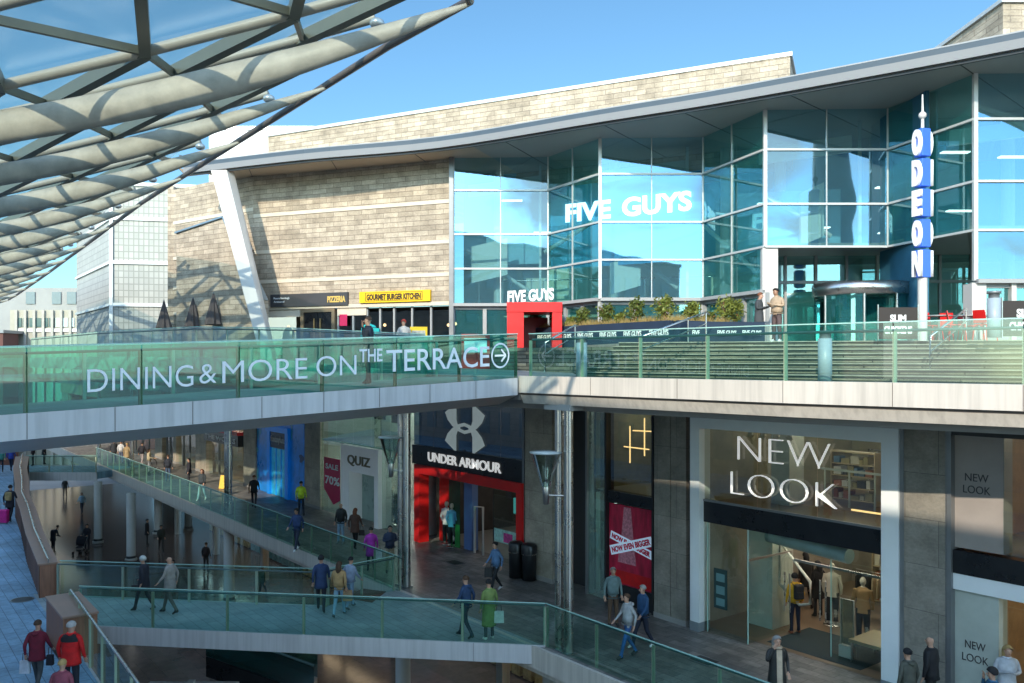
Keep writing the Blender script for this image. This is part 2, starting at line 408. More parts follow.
parapet('long brown clad parapet with steel handrail curving along the walkway', [V((p[0], p[1], 0)) for p in pp], [.50, .52, .54, .56, .6, .66, .75])
q0 = V((-12.25, 24.0, 0))
rp = empty('parapet_wall', 'short brown clad parapet block beside the near end of the footbridge', 'parapet', loc=q0)
sd = V((-.79, -.61, 0))
mb = MB(); mb.obox(q0-UP*.55, U*2.4, sd*.8, UP*1.58); part(mb, 'cladding', M_wood, rp)
mb = MB(); mb.obox(q0+UP*1.032-U*.03-sd*.03, U*2.46, sd*.86, UP*.06); part(mb, 'coping', M_woodtop, rp, .01)
balustrade('glass balustrade with sloping steel handrail along the near walkway edge', [V((-12.3, 23.7, 0)), V((-7.7, 17.25, 0)), V((-2.1, 9.3, 0))], group=None, step=1.6, railm=M_steel, rail_z=1.22, rr=.035, edge=False)
for i, (p_, lb) in enumerate(((ground(22, 600), 'round iron manhole cover in the near walkway paving'), (ground(455, 560), 'square dark manhole cover in the pavement before the sports shop'), (ground(700, 655), 'square dark manhole cover in the pavement below the fashion shopfront'))):
    r = empty('manhole_cover', lb, 'manhole cover', loc=(p_.x, p_.y, .006))
    if i == 0: part(MB().lathe((p_.x, p_.y, .006), [(.30, 0), (.34, 0), (.34, .012), (.30, .012)], 24), 'rim', M_grey, r); part(MB().lathe((p_.x, p_.y, .006), [(.001, .010), (.295, .010)], 24), 'plate', M_dark, r)
    else: part(MB().fbox(0, .7, 0, .5, .006, .012), 'plate', M_dark, r) if False else part(MB().obox((p_.x, p_.y, .006), U*.7, N*.5, UP*.008), 'rim', M_grey, r); part(MB().obox((p_.x+U.x*.04+N.x*.04, p_.y+U.y*.04+N.y*.04, .0145), U*.62, N*.42, UP*.004), 'plate', M_dark, r) if i else None
# expansion joint strip in the walkway
o = MB().obox(at(38, 24.6, .006), U*4.2, N*.10, UP*.01).build('drain_channel', M_dark); tag(o, 'narrow dark drain channel set in the walkway paving', 'drain')

# ================================================================= LOWER ARCADE
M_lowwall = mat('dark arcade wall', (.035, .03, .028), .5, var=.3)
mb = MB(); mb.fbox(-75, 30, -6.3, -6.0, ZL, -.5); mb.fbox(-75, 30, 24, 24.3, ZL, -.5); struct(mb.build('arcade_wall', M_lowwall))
lowcols = [(98, 56), (131, 52), (160, None), (229, None), (403, None), (563, None)]
M_warm = mat_emit('warm arcade shop light', (1, .66, .42), 9)
M_cool = mat_emit('cool arcade shop light', (.8, .9, 1), 9)
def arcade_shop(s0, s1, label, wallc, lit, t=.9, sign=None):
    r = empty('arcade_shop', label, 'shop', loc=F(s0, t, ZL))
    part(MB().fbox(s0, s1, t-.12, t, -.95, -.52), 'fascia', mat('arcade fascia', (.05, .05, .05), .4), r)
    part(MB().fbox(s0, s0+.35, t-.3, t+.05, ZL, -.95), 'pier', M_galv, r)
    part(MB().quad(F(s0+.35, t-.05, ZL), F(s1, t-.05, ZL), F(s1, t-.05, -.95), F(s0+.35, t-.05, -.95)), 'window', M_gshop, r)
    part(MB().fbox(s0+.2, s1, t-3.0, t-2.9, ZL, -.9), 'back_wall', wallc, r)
    part(MB().fbox(s0+.4, s1-.2, t-1.6, t-1.4, -1.3, -1.24), 'ceiling_light', lit, r)
    mb = MB()
    for i in range(int((s1-s0)/.7)):
        x = s0+.6+i*.7; mb.fbox(x, x+.5, t-2.5, t-2.2, ZL+.1, ZL+1+random.random()*1.4)
    part(mb, 'display_shelf', mat('display goods'+str(random.randint(0, 2)), random.choice([(.5, .1, .1), (.15, .35, .4), (.5, .4, .2)]), .6, var=.6, scale=4), r)
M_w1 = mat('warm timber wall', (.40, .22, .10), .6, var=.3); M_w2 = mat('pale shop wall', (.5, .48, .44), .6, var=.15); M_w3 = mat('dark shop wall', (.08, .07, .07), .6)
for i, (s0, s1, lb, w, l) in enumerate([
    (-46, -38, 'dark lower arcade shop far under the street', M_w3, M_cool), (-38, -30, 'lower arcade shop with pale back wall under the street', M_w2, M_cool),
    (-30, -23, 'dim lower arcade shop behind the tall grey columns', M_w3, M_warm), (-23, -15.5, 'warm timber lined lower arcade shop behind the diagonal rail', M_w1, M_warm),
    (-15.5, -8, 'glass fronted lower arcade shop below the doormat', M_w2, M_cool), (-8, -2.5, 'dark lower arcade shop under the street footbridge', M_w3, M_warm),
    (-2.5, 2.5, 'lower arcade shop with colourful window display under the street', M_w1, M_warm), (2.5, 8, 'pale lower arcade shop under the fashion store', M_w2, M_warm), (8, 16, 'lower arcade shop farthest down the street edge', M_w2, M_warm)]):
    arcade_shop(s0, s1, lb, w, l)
LC = empty('round_column', 'slim grey round column standing in the lower arcade', 'column', 'columns of the lower arcade', loc=(0, 0, 0))
MB().lathe((0, 0, 0), [(.001, ZL), (.36, ZL), (.36, ZL+.12), (.26, ZL+.15), (.26, -.5), (.001, -.5)], 20).build('shaft', M_galv, LC)
MB().lathe((0, 0, 0), [(.29, ZL+.16), (.29, ZL+.3), (.262, ZL+.3)], 20).build('base_ring', M_dark, LC)
spots = [at(98, 57), at(131, 52), at(158, 60), F(S(229, 3.9), 3.9), F(S(403, 3.9), 3.9), F(8, 3.9), F(-1.5, 3.9)]
lbs = ['slim grey lower column under the far end of the street edge', 'slim grey lower column in front of the dark arcade shops', 'thin grey lower column half hidden behind the arcade shoppers',
       'grey lower column below the pair of steel tubes by the blue shop', 'grey lower column under the middle of the street footbridge', 'grey lower column beneath the fashion shopfront', 'grey lower column beneath the footbridge corner']
for i, p in enumerate(spots):
    o = LC if i == 0 else copy_tree(LC)
    o.location = (p.x, p.y, 0); o['label'] = lbs[i]
# escalator going up in the dark below the bridge
es = empty('escalator', 'dark escalator rising from the lower street below the footbridge', 'escalator', loc=(-9, 31, ZL))
e0, e1 = V((-7.2, 31.2, ZL+.25)), V((-10.9, 30.7, ZL+1.8)); eu = (e1-e0); es_side = V((eu.y, -eu.x, 0)).normalized()
part(MB().obox(e0-es_side*.6, eu, es_side*1.2, UP*.12), 'step_band', M_grey, es)
part(MB().obox(e0-es_side*.68-UP*.75, eu, es_side*1.36, UP*.72), 'truss', M_black, es)
for k in (-.7, .62):
    part(MB().obox(e0+es_side*k, eu, es_side*.03, UP*.95), 'side_panel', mat_glass('dark teal escalator glass', (.30, .5, .48), .1, body=(.02, .08, .08), bodyf=.3), es)
    part(MB().tube([e0+es_side*(k+.04)+UP*1.0, e1+es_side*(k+.04)+UP*1.0], .045, 8), 'handrail', M_rail, es)
# white roofed kiosk in the lower street (bottom edge)
kp = ground(186, 690, ZL+2.5)
kk = empty('kiosk', 'small kiosk with flat white roof in the lower street', 'kiosk', loc=(kp.x, kp.y, ZL))
part(MB().box(kp.x-1.2, kp.x+1.2, kp.y-1.2, kp.y+.55, ZL, ZL+2.3), 'body', M_grey, kk)
part(MB().box(kp.x-1.35, kp.x+1.35, kp.y-1.3, kp.y+.7, ZL+2.303, ZL+2.5), 'roof', M_white, kk, .02)
part(MB().box(kp.x-.1, kp.x+.1, kp.y-.6, kp.y+.5, ZL+2.503, ZL+2.62), 'roof_rib', M_white, kk)

# ================================================================= UPPER TERRACE
ZT = 7.15
E = [V((.2, 22.9, 0)), V((5.5, 17.2, 0)), V((8.67, 14.4, 0)), V((11.6, 11.9, 0)), V((16, 8.2, 0))]
EL = [(.2, 22.9, 7.15), (-2.6, 25.5, 7.2), (-4.5, 28, 7.35), (-8, 31, 7.6), (-12.5, 33.6, 7.75), (-20, 41, 7.8), (-30, 53, 7.8)]
inner = [(-40, 64, 7.8), (-17.2, 43.3, 7.8), (-12, 39.4, 7.8), (-2.7, 35.6, 7.5), (2, 33, 7.3), (2, 25, 7.15)]
def sheet(top, th, name, m):
    pl = [(p[0], p[1]) for p in top]; z1 = [p[2] for p in top]; z0 = [z-th for z in z1]
    return MB().prism(pl, z0, z1).build(name, m)
struct(sheet(EL+inner, .6, 'terrace_deck', M_deck))
offs = V((.715, .70, 0))
SB = [p+offs*2.3 for p in E]; 
struct(MB().prism([tuple(p[:2]) for p in E]+[(19, 9.5), (19, 11)]+[tuple(p[:2]) for p in reversed(SB)]+[(2.002, 25.2), (2.002, 24.0)], 6.85, ZT).build('terrace_walkway', M_deck))
Z2 = 8.17
ST = [V((3.6, 27.2, 0)), V((9.5, 25.9, 0)), V((14.0, 25.0, 0)), V((17.5, 24.2, 0)), V((23, 22.8, 0))]
struct(MB().prism([tuple(p[:2]) for p in ST]+[(40, 20), (40, 45), (2.0, 45), (2.0, 33.0)], 6.6, Z2).build('upper_terrace_deck', M_deck))
struct(MB().prism([(-.9, 30.2), (2.2, 28.0), (3.55, 27.25), (2.02, 32.95), (2.0, 34.5), (-.9, 34.9)], 7.1, 8.06).build('entrance_plinth', M_step))
# broad stone steps
stp = empty('stone_steps', 'broad weathered stone steps rising from the glass rail to the cinema terrace', 'steps', loc=(5, 20, ZT))
NS = 8
for i in range(NS):
    k0 = i/NS; k1 = 1.0
    A = [SB[j].lerp(ST[j], k0) for j in range(5)]; 
    B = [SB[j].lerp(ST[j], (i+1)/NS) for j in range(5)]
    z0, z1 = ZT+(Z2-ZT)*i/NS, ZT+(Z2-ZT)*(i+1)/NS
    part(MB().prism([tuple(p[:2]) for p in A]+[tuple((p+V((0, .06, 0)))[:2]) for p in reversed(B)], ZT-.3, z1-(0.002 if i == NS-1 else 0)), 'step', M_step, stp)
    mbn = MB(); mbd = MB()
    for a, b in zip(A[:-1], A[1:]): mbn.bar(a+V((0, .0, z1+.006)), b+V((0, .0, z1+.006)), .12, .03); mbd.bar(a+V((-.004, -.006, z1-.035)), b+V((-.004, -.006, z1-.035)), .02, .035)
    part(mbd, 'nosing_shade_strip', M_dark, stp)  # near black strip put in as the shadow under each nosing
    part(mbn, 'nosing', mat('pale worn nosing', (.26, .25, .20), .6, var=.4, scale=3), stp)
# terrace soffit + fascia to the shop facade
mb = MB(); mb.prism([(.65, 23.3), (5.92, 17.65), (9.09, 14.85), (12.0, 12.35), (16.4, 8.65)]+[tuple(F(s, -.6)[:2]) for s in (22, 0, -9, -40, -75)]+[(-40, 60), (-28, 52), (-19, 40.5), (-12, 33.2), (-7.8, 30.6), (-4.3, 27.6), (-2.4, 25.2)], 6.3, 6.52)
struct(mb.build('terrace_soffit', mat('grey soffit panel', (.25, .24, .23), .5)))
tf = empty('terrace_edge', 'off white fascia band of the upper terrace with a dark groove', 'fascia', loc=(5, 18, 6.5))
mb = MB()
for a, b in zip(E[:-1], E[1:]): mb.bar(a+UP*6.975, b+UP*6.975, .10, .45)
part(mb, 'fascia_panel', M_fascia, tf)
mb = MB()
for a, b in zip(E[:-1], E[1:]): mb.bar(a+offs*.10+UP*6.72, b+offs*.10+UP*6.72, .10, .055)
part(mb, 'groove', mat('shadow groove', (.12, .10, .09), .6), tf)
mb = MB()
for a, b in zip(E[:-1], E[1:]):
    a, b = V(a), V(b)
    o1, o2, o3 = offs*0.04, offs*.16, offs*.6
    mb.quad(a+o1+UP*6.69, b+o1+UP*6.69, b+o2+UP*6.46, a+o2+UP*6.46); mb.quad(a+o2+UP*6.46, b+o2+UP*6.46, b+o3+UP*6.44, a+o3+UP*6.44); mb.quad(a+o1+UP*6.69, b+o1+UP*6.69, b+o3+UP*6.692, a+o3+UP*6.692)
part(mb, 'lower_fascia_panel', M_fascia, tf)
mb = MB()
for (a, b) in zip(EL[1:-1], EL[2:]): mb.bar(V(a)+UP*-.3, V(b)+UP*-.3, .1, .62)
tag(mb.build('terrace_fascia', M_fascia), 'cream fascia of the terrace seen through the green bridge glass', 'fascia')
mb = MB()
for p_, q_ in zip(poly_pts(E, 2.4)[1:-1], poly_pts(E, 2.4)[1:-1]):
    mb.obox(p_-offs*.053+UP*6.755, U*.012, offs*.02, UP*.44)
part(mb, 'panel_joint', mat('shadow groove', (.12, .10, .09), .6), tf)
balustrade('glass balustrade of the upper terrace in front of the stone steps', [V((.45, 22.75, ZT)), E[1]+UP*ZT, E[2]+UP*ZT, E[3]+UP*ZT, E[4]+UP*ZT], h=1.17, step=2.1, inset=offs*.14, group=None, rail_z=1.02, rr=.028)
pl = [V(p) for p in EL[1:]]
balustrade('glass balustrade with thin rail along the restaurant terrace', [pl[0], pl[1], pl[2], pl[3], pl[4], pl[5]], h=1.2, step=2.0, group=None)

# upper footbridge
ub = empty('upper_footbridge', 'wide upper footbridge with pale fascia and metal belly crossing to the terrace', 'footbridge', loc=(-4, 19, 7))
def fz(k): return lerp(6.67, ZT, k)
G0, G1 = V((-8.79, 14.6, 6.67)), V((.15, 22.75, ZT))
gd = (G1-G0); G00 = G0-gd*.45
bn = V((-.67, .74, 0)); W = 3.4
Gm = G1
mb = MB()
def strip(o1, z1, o2, z2): # quad strip along the front, offsets from front line along bn
    mb.quad(G00+bn*o1+UP*z1, G1+bn*o1+UP*z1, G1+bn*o2+UP*z2, G00+bn*o2+UP*z2)
strip(0, -.0, 0, -.46); part(mb, 'fascia', M_fasciab, ub)
mb = MB(); strip(W, -.46, W, 0); part(mb, 'fascia', M_fasciab, ub)
mb = MB()
for i in range(1, 12):
    p_ = G00.lerp(G1, i/12); mb.obox(p_-bn*.006+UP*-.455, gd.normalized()*.012, bn*.005, UP*.45)
part(mb, 'panel_joint', mat('shadow groove', (.12, .10, .09), .6), ub)
mb = MB(); strip(0, 0, W, 0); part(mb, 'deck', M_deck, ub)
mb = MB(); strip(0, -.46, .75, -.74); strip(.75, -.74, W-.75, -.74); strip(W-.75, -.74, W, -.46); part(mb, 'belly', M_belly, ub)
o1 = balustrade('deep green glass balustrade on the front of the upper footbridge', [G00, G1], h=1.17, step=1.95, glass=M_gbal2, group=None, inset=bn*.14, rail_z=1.05, postm=mat('dark olive bridge post', (.10, .12, .06), .4, metal=.4))
balustrade('deep green glass balustrade on the back of the upper footbridge', [G00+bn*W, G1+bn*W-gd*.02], h=1.17, step=1.95, glass=M_gbal2, group=None, inset=bn*-.14, rail_z=1.05, edge=True)
# lettering on the front bridge glass
gdir = gd.normalized(); gup = UP; gn = gdir.cross(UP).normalized()
sg = empty('wayfinding_sign', 'white dining and more on the terrace lettering with an arrow on the bridge glass', 'lettering', loc=G0)
def onb(px, dz, out=.015):
    k = (px-512)/FPX; # intersection with the bridge line
    a = (G0.y*k-G0.x)/(gd.x-gd.y*k); p = G0+gd*a; return p+UP*dz+gn*out
def btext(body, px0, px1, size, dz, off=0.0, shear=0):
    a, b = onb(px0, dz), onb(px1, dz)
    o = text(body, size, M_lettw, 'lettering', None, (0, 0, 0), (1, 0, 0), (0, 0, 1), .004, off)
    xs = [v.co.x for v in o.data.vertices]; w = max(xs)-min(xs); x0 = min(xs); sx = (b-a).length/w
    M = Matrix(((gdir.x*sx, 0, gn.x, 0), (gdir.y*sx, 0, gn.y, 0), (gdir.z*sx, 1, gn.z, 0), (0, 0, 0, 1)))
    # text was laid in the XZ plane: local x, z
    for v in o.data.vertices:
        x, z, y = v.co.x-x0, v.co.z, v.co.y
        v.co = a+gdir*x*sx+UP*z+gn*(-y)
    o.parent = sg; partt(o, sg); return o
btext('DINING', 87, 193, .62, .30, -.004); btext('&', 199, 216, .58, .34, -.004); btext('MORE', 222, 307, .66, .32, -.004); btext('ON', 316, 356, .66, .34, -.004)
btext('THE', 359, 382, .42, .62, .006); btext('TERRACE', 386, 489, .74, .36, .004)
mb = MB(); cc = onb(500, .62); Rr = .335
ring = [cc+gdir*math.cos(a)*Rr*.95+UP*math.sin(a)*Rr for a in [2*PI*i/32 for i in range(33)]]; ring2 = [cc+gdir*math.cos(a)*(Rr-.05)*.95+UP*math.sin(a)*(Rr-.05) for a in [2*PI*i/32 for i in range(33)]]
for i in range(32): mb.quad(ring[i], ring[i+1], ring2[i+1], ring2[i])
part(mb, 'ring', M_lettw, sg)
mb = MB(); mb.bar(cc-gdir*.19, cc+gdir*.14, .006, .05, up=UP); mb.bar(cc+gdir*.19, cc+gdir*.03+UP*.16, .006, .05); mb.bar(cc+gdir*.19+gn*.003, cc+gdir*.03-UP*.16+gn*.003, .006, .05)
part(mb, 'arrow', M_lettw, sg)
# ================================================================= CINEMA BUILDING
H1, H2, H3, H4 = EYE+7.08, EYE+5.26, EYE+3.83, EYE+2.35
ZG = 16.5
K = [V((-2.45, 35.3, 0)), V((1.5, 35.3, 0)), V((3.33, 32.2, 0)), V((7.24, 32.2, 0)), V((8.48, 28.5, 0)), V((12.6, 28.5, 0)), V((13.56, 24.9, 0)), V((18.0, 24.9, 0)), V((19.0, 21.3, 0)), V((24, 21.3, 0))]
cb_ = empty('cinema_building', 'cinema building with zigzag blue glass front beneath a long sweeping roof', 'building', loc=(8, 30, 8))
TR = []
for i in range(len(K)-1):
    a, b = K[i], K[i+1]; front = (i % 2 == 0)
    if i == 8: front = True
    g = M_gfac if front else M_gdark
    zb = H4
    if i in (4,): zb = H3
    if i == 5: zb = H3
    rows = [z for z in (H4, H3, H2, H1, ZG) if z >= zb]
    nrm = (b-a).cross(UP).normalized()
    nm = 'glass_bay' if front else 'side_glass_bay'
    bay = part(MB().quad(a+UP*zb, b+UP*zb, b+UP*ZG, a+UP*ZG), nm, g, cb_)
    if front:
        bay['label'] = 'pale blue reflecting glass bay'
    for z in rows[:-1]:
        pend = MB().bar(a+UP*z+nrm*.03, b+UP*z+nrm*.03, .10, .07); TR.append((pend, bay))
    def sub(m_, n_, mt_):
        o = m_.build(n_, mt_, bay); o.data.transform(Matrix.Translation(-cb_.location)); return o
    for pend, _b in TR: sub(pend, 'transom', M_mull)
    TR.clear()
    mb = MB()
    for k in ((.5,) if (b-a).length > 2.5 else ()): 
        p = a.lerp(b, k); mb.bar(p+UP*zb+nrm*.02, p+UP*ZG+nrm*.02, .03, .05, up=nrm)
    if front: mb.bar(a.lerp(b, .93)+UP*zb-nrm*1.6, a.lerp(b, .93)+UP*ZG-nrm*1.6, .10, .10, up=nrm)
    if mb.v: sub(mb, 'mullion', M_mull)
    part(MB().bar(a+UP*zb+nrm*.01, a+UP*ZG+nrm*.01, .12 if front else .05, .12 if front else .05, up=V((0, 1, 0))), 'corner_post', M_mull, cb_)
    # raking bracing seen through the dark side glass
# lower storey of bays 0-3
def lower_wall(a, b, z0, z1, name='lower_window', n=3):
    nrm = (b-a).cross(UP).normalized(); a = a-nrm*.12; b = b-nrm*.12
    part(MB().quad(a+UP*z0, b+UP*z0, b+UP*z1, a+UP*z1), name, M_gdark, cb_)
    mb = MB()
    for k in range(n+1):
        p = a.lerp(b, k/n); mb.bar(p+UP*z0+nrm*.05, p+UP*z1+nrm*.05, .16, .12, up=nrm)
    mb.bar(a+UP*(z1-.08)+nrm*.052, b+UP*(z1-.08)+nrm*.052, .1, .14); mb.bar(a+UP*(z0+.1)+nrm*.052, b+UP*(z0+.1)+nrm*.052, .1, .2)
    part(mb, 'window_frame', M_ggrey, cb_)
for i in (0, 1, 2, 3): lower_wall(K[i], K[i+1], 7.3 if i < 1 else Z2-.1, H4-.05)
lower_wall(K[6], K[7], Z2, H4-.05, n=2); lower_wall(K[7], K[8], Z2, H4-.05, n=2); lower_wall(K[8], K[9], Z2, H4-.05, n=2)
# soffit bands under bays
for i in (0, 1, 2, 3, 6, 7):
    a, b = K[i], K[i+1]; nrm = (b-a).cross(UP).normalized()
    part(MB().bar(a+UP*(H4-.02)+nrm*.05, b+UP*(H4-.02)+nrm*.05, .3, .12), 'ledge', M_ggrey, cb_)
# column at the third bay + entrance recess
part(MB().obox(V((8.40, 28.5, Z2)), (.52, 0, 0), (0, .6, 0), (0, 0, H3-Z2-.02)), 'entrance_column', M_white, cb_)
part(MB().obox(V((13.45, 24.85, Z2)), (.42, 0, 0), (0, .5, 0), (0, 0, H4-Z2-.08)), 'entrance_column', M_white, cb_)
part(MB().obox(V((14.6, 24.83, Z2)), (.14, 0, 0), (0, .2, 0), (0, 0, H4-Z2-.08)), 'entrance_column', M_white, cb_)
part(MB().poly([K[4]+UP*H3, K[5]+UP*H3, V((13.5, 25.2, H3)), V((17, 31.5, H3)), V((8.5, 31.8, H3))]), 'entrance_soffit', M_ggrey, cb_)
ra, rb = V((8.9, 31.2, 0)), V((16.5, 30.6, 0))
part(MB().quad(ra+UP*Z2, rb+UP*Z2, rb+UP*H3, ra+UP*H3), 'entrance_glass', M_gdark, cb_)
mb = MB()
for k in range(8): p = ra.lerp(rb, k/7); mb.bar(p+V((0, -.06, Z2)), p+V((0, -.06, H3)), .09, .09, up=V((0, 1, 0)))
mb.bar(ra+V((0, -.07, Z2+2.3)), rb+V((0, -.07, Z2+2.3)), .08, .1); part(mb, 'entrance_frame', M_ggrey, cb_)
# interior
M_inw = mat('cream interior wall', (.62, .62, .52), .7, var=.08); M_inb = mat('blue interior wall', (.03, .14, .22), .6, var=.2)
M_inu = mat('deep blue upper interior wall', (.05, .24, .42), .5, var=.35, scale=.5)
part(MB().quad((-2.3, 40.5, 7.3), (9.5, 37.5, 7.3), (9.5, 37.5, 12.0), (-2.3, 40.5, 12.0)), 'inner_wall', M_inw, cb_); part(MB().quad((-2.3, 40.5, 12.0), (9.5, 37.5, 12.0), (9.5, 37.5, 17), (-2.3, 40.5, 17)), 'upper_inner_wall', M_inu, cb_)
part(MB().quad((8.9, 36, Z2), (26, 31.8, Z2), (26, 31.8, 12.2), (8.9, 36, 12.2)), 'inner_wall', M_inw, cb_); part(MB().quad((8.9, 36, 12.2), (26, 31.8, 12.2), (26, 31.8, 17), (8.9, 36, 17)), 'upper_inner_wall', M_inu, cb_)
for (xa_, ya_, xb_, yb_, zz_, hh_) in ((-1.9, 37.0, 1.2, 36.6, 14.75, .5), (3.7, 34.4, 7.0, 34.0, 14.85, .45), (9.2, 31.5, 12.4, 31.0, 14.9, .6), (14.2, 27.6, 18, 27.0, 14.6, .5), (-1.8, 37.2, -.2, 37.0, 11.0, 1.6), (4.0, 34.6, 5.2, 34.4, 10.3, 1.3), (10.8, 31.8, 11.6, 31.6, 11.9, 2.0)):
    part(MB().obox(V((xa_, ya_, zz_)), V((xb_-xa_, yb_-ya_, .35)), V((0, .2, 0)), UP*hh_), 'white_beam', M_white, cb_)
for k_ in range(7): part(MB().tube([(-1.5+k_*1.45, 38.6-k_*.35, 10.1), (-1.5+k_*1.45, 38.6-k_*.35, 11.2)], .03, 5).tube([(-1.5+k_*1.45, 38.6-k_*.35, 11.2), (-.05+k_*1.45, 38.25-k_*.35, 11.2)], .03, 5), 'gallery_rail', M_steel, cb_)
for z in (H4-.1, ):
    part(MB().prism([(-2.2, 35.7), (1.6, 35.7), (3.5, 32.6), (7.4, 32.6), (8.3, 30), (8.3, 37), (-2.2, 40)], z-.15, z+.05), 'floor_slab', M_conc, cb_)
part(MB().prism([(8.9, 29), (12.5, 29), (13.9, 25.3), (18.2, 25.3), (24, 22), (26, 31.5), (8.9, 35.5)], H3+.06, H3+.2), 'floor_slab', M_conc, cb_)
M_lamp = mat_emit('interior ceiling panel light', (.95, 1, .95), 3.0)
for (x, y, z) in [(0, 37.2, 14.6), (1.4, 37.2, 13.2), (4.6, 35.2, 14.6), (6.4, 35, 14.7), (5.5, 35.5, 12.2), (9.7, 32, 13.5), (11.5, 32, 12.6), (13.3, 30, 13.7), (15.3, 29, 12.7), (13.4, 30, 12.1), (14.7, 28.2, 14.5), (16.5, 28, 14.3)]:
    part(MB().box(x-.45, x+.45, y-.12, y+.12, z, z+.04), 'ceiling_light', M_lamp, cb_)
for (x, y) in [(-.6, 38.1), (4.4, 36.6), (8.6, 34.2), (10.6, 33.6), (15.0, 31.8), (17.5, 30)]:
    part(MB().tube([(x, y, 7.5), (x, y, 16.4)], .22, 12), 'inner_column', M_white, cb_)
for a, b in [((-2, 37.6, 12.5), (1.2, 37.6, 10.4)), ((3.8, 35.2, 13), (6.8, 35, 10.6)), ((9.5, 32.0, 13.9), (12, 32, 12.3)), ((1.4, 35.9, 12.2), (3.2, 33.6, 13.1)), ((9, 30.5, 10.6), (7.5, 33, 12.8))]:
    part(MB().tube([a, b], .09, 8), 'diagonal_brace', M_white, cb_)
part(MB().box(12.9, 13.0, 26.5, 29.8, 9, 16.2), 'partition', M_inb, cb_)
part(MB().quad((-2.2, 39.3, 12), (1.3, 38.4, 12), (1.3, 38.4, 16.3), (-2.2, 39.3, 16.3)), 'inner_screen', mat('pale blue screen', (.2, .42, .55), .5), cb_)
part(MB().quad((8.9, 33.5, 11.7), (12.6, 32.6, 11.7), (12.6, 32.6, 14.2), (8.9, 33.5, 14.2)), 'inner_screen', mat('pale blue screen', (.2, .42, .55), .5), cb_)
part(MB().lathe((18.2, 27.6, 13.2), [(.01, -.05), (2.0, -.05), (2.0, .05), (.01, .05)], 32), 'round_feature', M_inb, cb_) if False else None
# roof
eave0 = [V((-14.7, 38.1, 0)), V((-8.7, 35.5, 0)), V((-2.87, 33.5, 0)), V((3.08, 29.9, 0)), V((7.37, 27.3, 0)), V((13.7, 22.8, 0)), V((20, 17.6, 0)), V((26, 12, 0))]
back0 = [V((-15.0, 38.2, 0)), V((-10, 44, 0)), V((0, 44, 0)), V((9, 40, 0)), V((16, 37, 0)), V((24, 33, 0)), V((31, 28, 0)), V((38, 22, 0))]
ez = 15.98
def smooth_line(p, n=5):
    out = []
    for i in range(len(p)-1):
        a, b, c, d = p[max(i-1, 0)], p[i], p[i+1], p[min(i+2, len(p)-1)]
        for k in range(n):
            t = k/n; out.append(.5*((2*b)+(c-a)*t+(2*a-5*b+4*c-d)*t*t+(3*b-a-3*c+d)*t**3))
    return out+[p[-1]]
eave, back = smooth_line(eave0), smooth_line(back0)
mb = MB()
for i in range(len(eave)-1):
    a, b, c, d = eave[i], eave[i+1], back[i+1], back[i]
    z0 = ez-.12 if i == 0 else ez
    mb.quad(a+UP*ez, d+UP*(ez+.3), c+UP*(ez+.3), b+UP*ez, mi=0 if i < 11 else 1)
part(mb, 'roof_soffit', [mat('brown roof soffit panel', (.50, .38, .27), .5, var=.06, scale=.3), mat('grey roof soffit panel', (.33, .33, .31), .5, var=.06, scale=.3)], cb_)
# panel seams on the soffit
mb = MB()
for i in range(0, len(eave)-1, 3):
    for k in (.0,):
        a = eave[i].lerp(eave[i+1], k); d = back[i].lerp(back[i+1], k); mb.bar(a+UP*(ez-.006), d+UP*(ez+.294), .03, .01)
part(mb, 'soffit_seam', M_dark, cb_)
mb = MB(); mb2 = MB(); mb3 = MB(); mb4 = MB()
en = V((-.5, -.86, 0))
for a, b in zip(eave[:-1], eave[1:]):
    mb.bar(a+UP*(ez+.14), b+UP*(ez+.14), .12, .26)
    mb2.bar(a-en*.12+UP*(ez-.035), b-en*.12+UP*(ez-.035), .1, .09)
    mb3.bar(a+UP*(ez+.355)-en*.06, b+UP*(ez+.355)-en*.06, .2, .17)
    mb4.bar(a+UP*(ez+.465)-en*.06, b+UP*(ez+.465)-en*.06, .2, .04)
part(mb, 'eave_fascia', mat('grey metal fascia', (.20, .205, .21), .65, var=.05, scale=.3), cb_)
part(mb2, 'eave_drip', M_dark, cb_); part(mb3, 'gutter', mat('dark blue grey gutter', (.05, .075, .10), .6), cb_); part(mb4, 'roof_edge', mat('grey roof edge', (.30, .31, .32), .6), cb_)
mb = MB()
for i in range(len(eave)-1): mb.quad(eave[i]+UP*(ez+.47)-en*.1, eave[i+1]+UP*(ez+.47)-en*.1, back[i+1]+UP*(ez+.9), back[i]+UP*(ez+.9))
part(mb, 'roof_sheet', M_grey, cb_)
for px, D in ((440, 34.3), (620, 29.6), (843, 25.9)):
    pass
# stone attic above the roof
M_sw = stone_wall('travertine wall', (.93, -.36, 0)); M_sw2 = stone_wall('travertine attic', (.89, -.45, 0))
A0, A1 = at(268, 45.0), at(790, 33.5)
zt0, zt1 = zat(137, 45), zat(56, 33.5)
ax = (A1-A0); an = V((-ax.y, ax.x, 0)).normalized()
at_ = empty('stone_attic', 'long travertine clad attic block rising behind the roof edge', 'building', loc=(A0.x, A0.y, 15))
mb = MB().prism([tuple(A0[:2]), tuple(A1[:2]), tuple((A1+V((2.6, 6.5, 0)))[:2]), tuple((A0+an*8)[:2])], 15.5, [zt0, zt1, zt1, zt0]); part(mb, 'wall', M_sw2, at_)
mb = MB().prism([tuple((A0-an*.08)[:2]), tuple((A1-an*.08+V((.1, 0, 0)))[:2]), tuple((A1+V((2.7, 6.5, 0)))[:2]), tuple((A0+an*8)[:2])], [zt0+.003, zt1+.003, zt1+.003, zt0+.003], [zt0+.16, zt1+.16, zt1+.16, zt0+.16]); part(mb, 'coping', M_mull, at_)
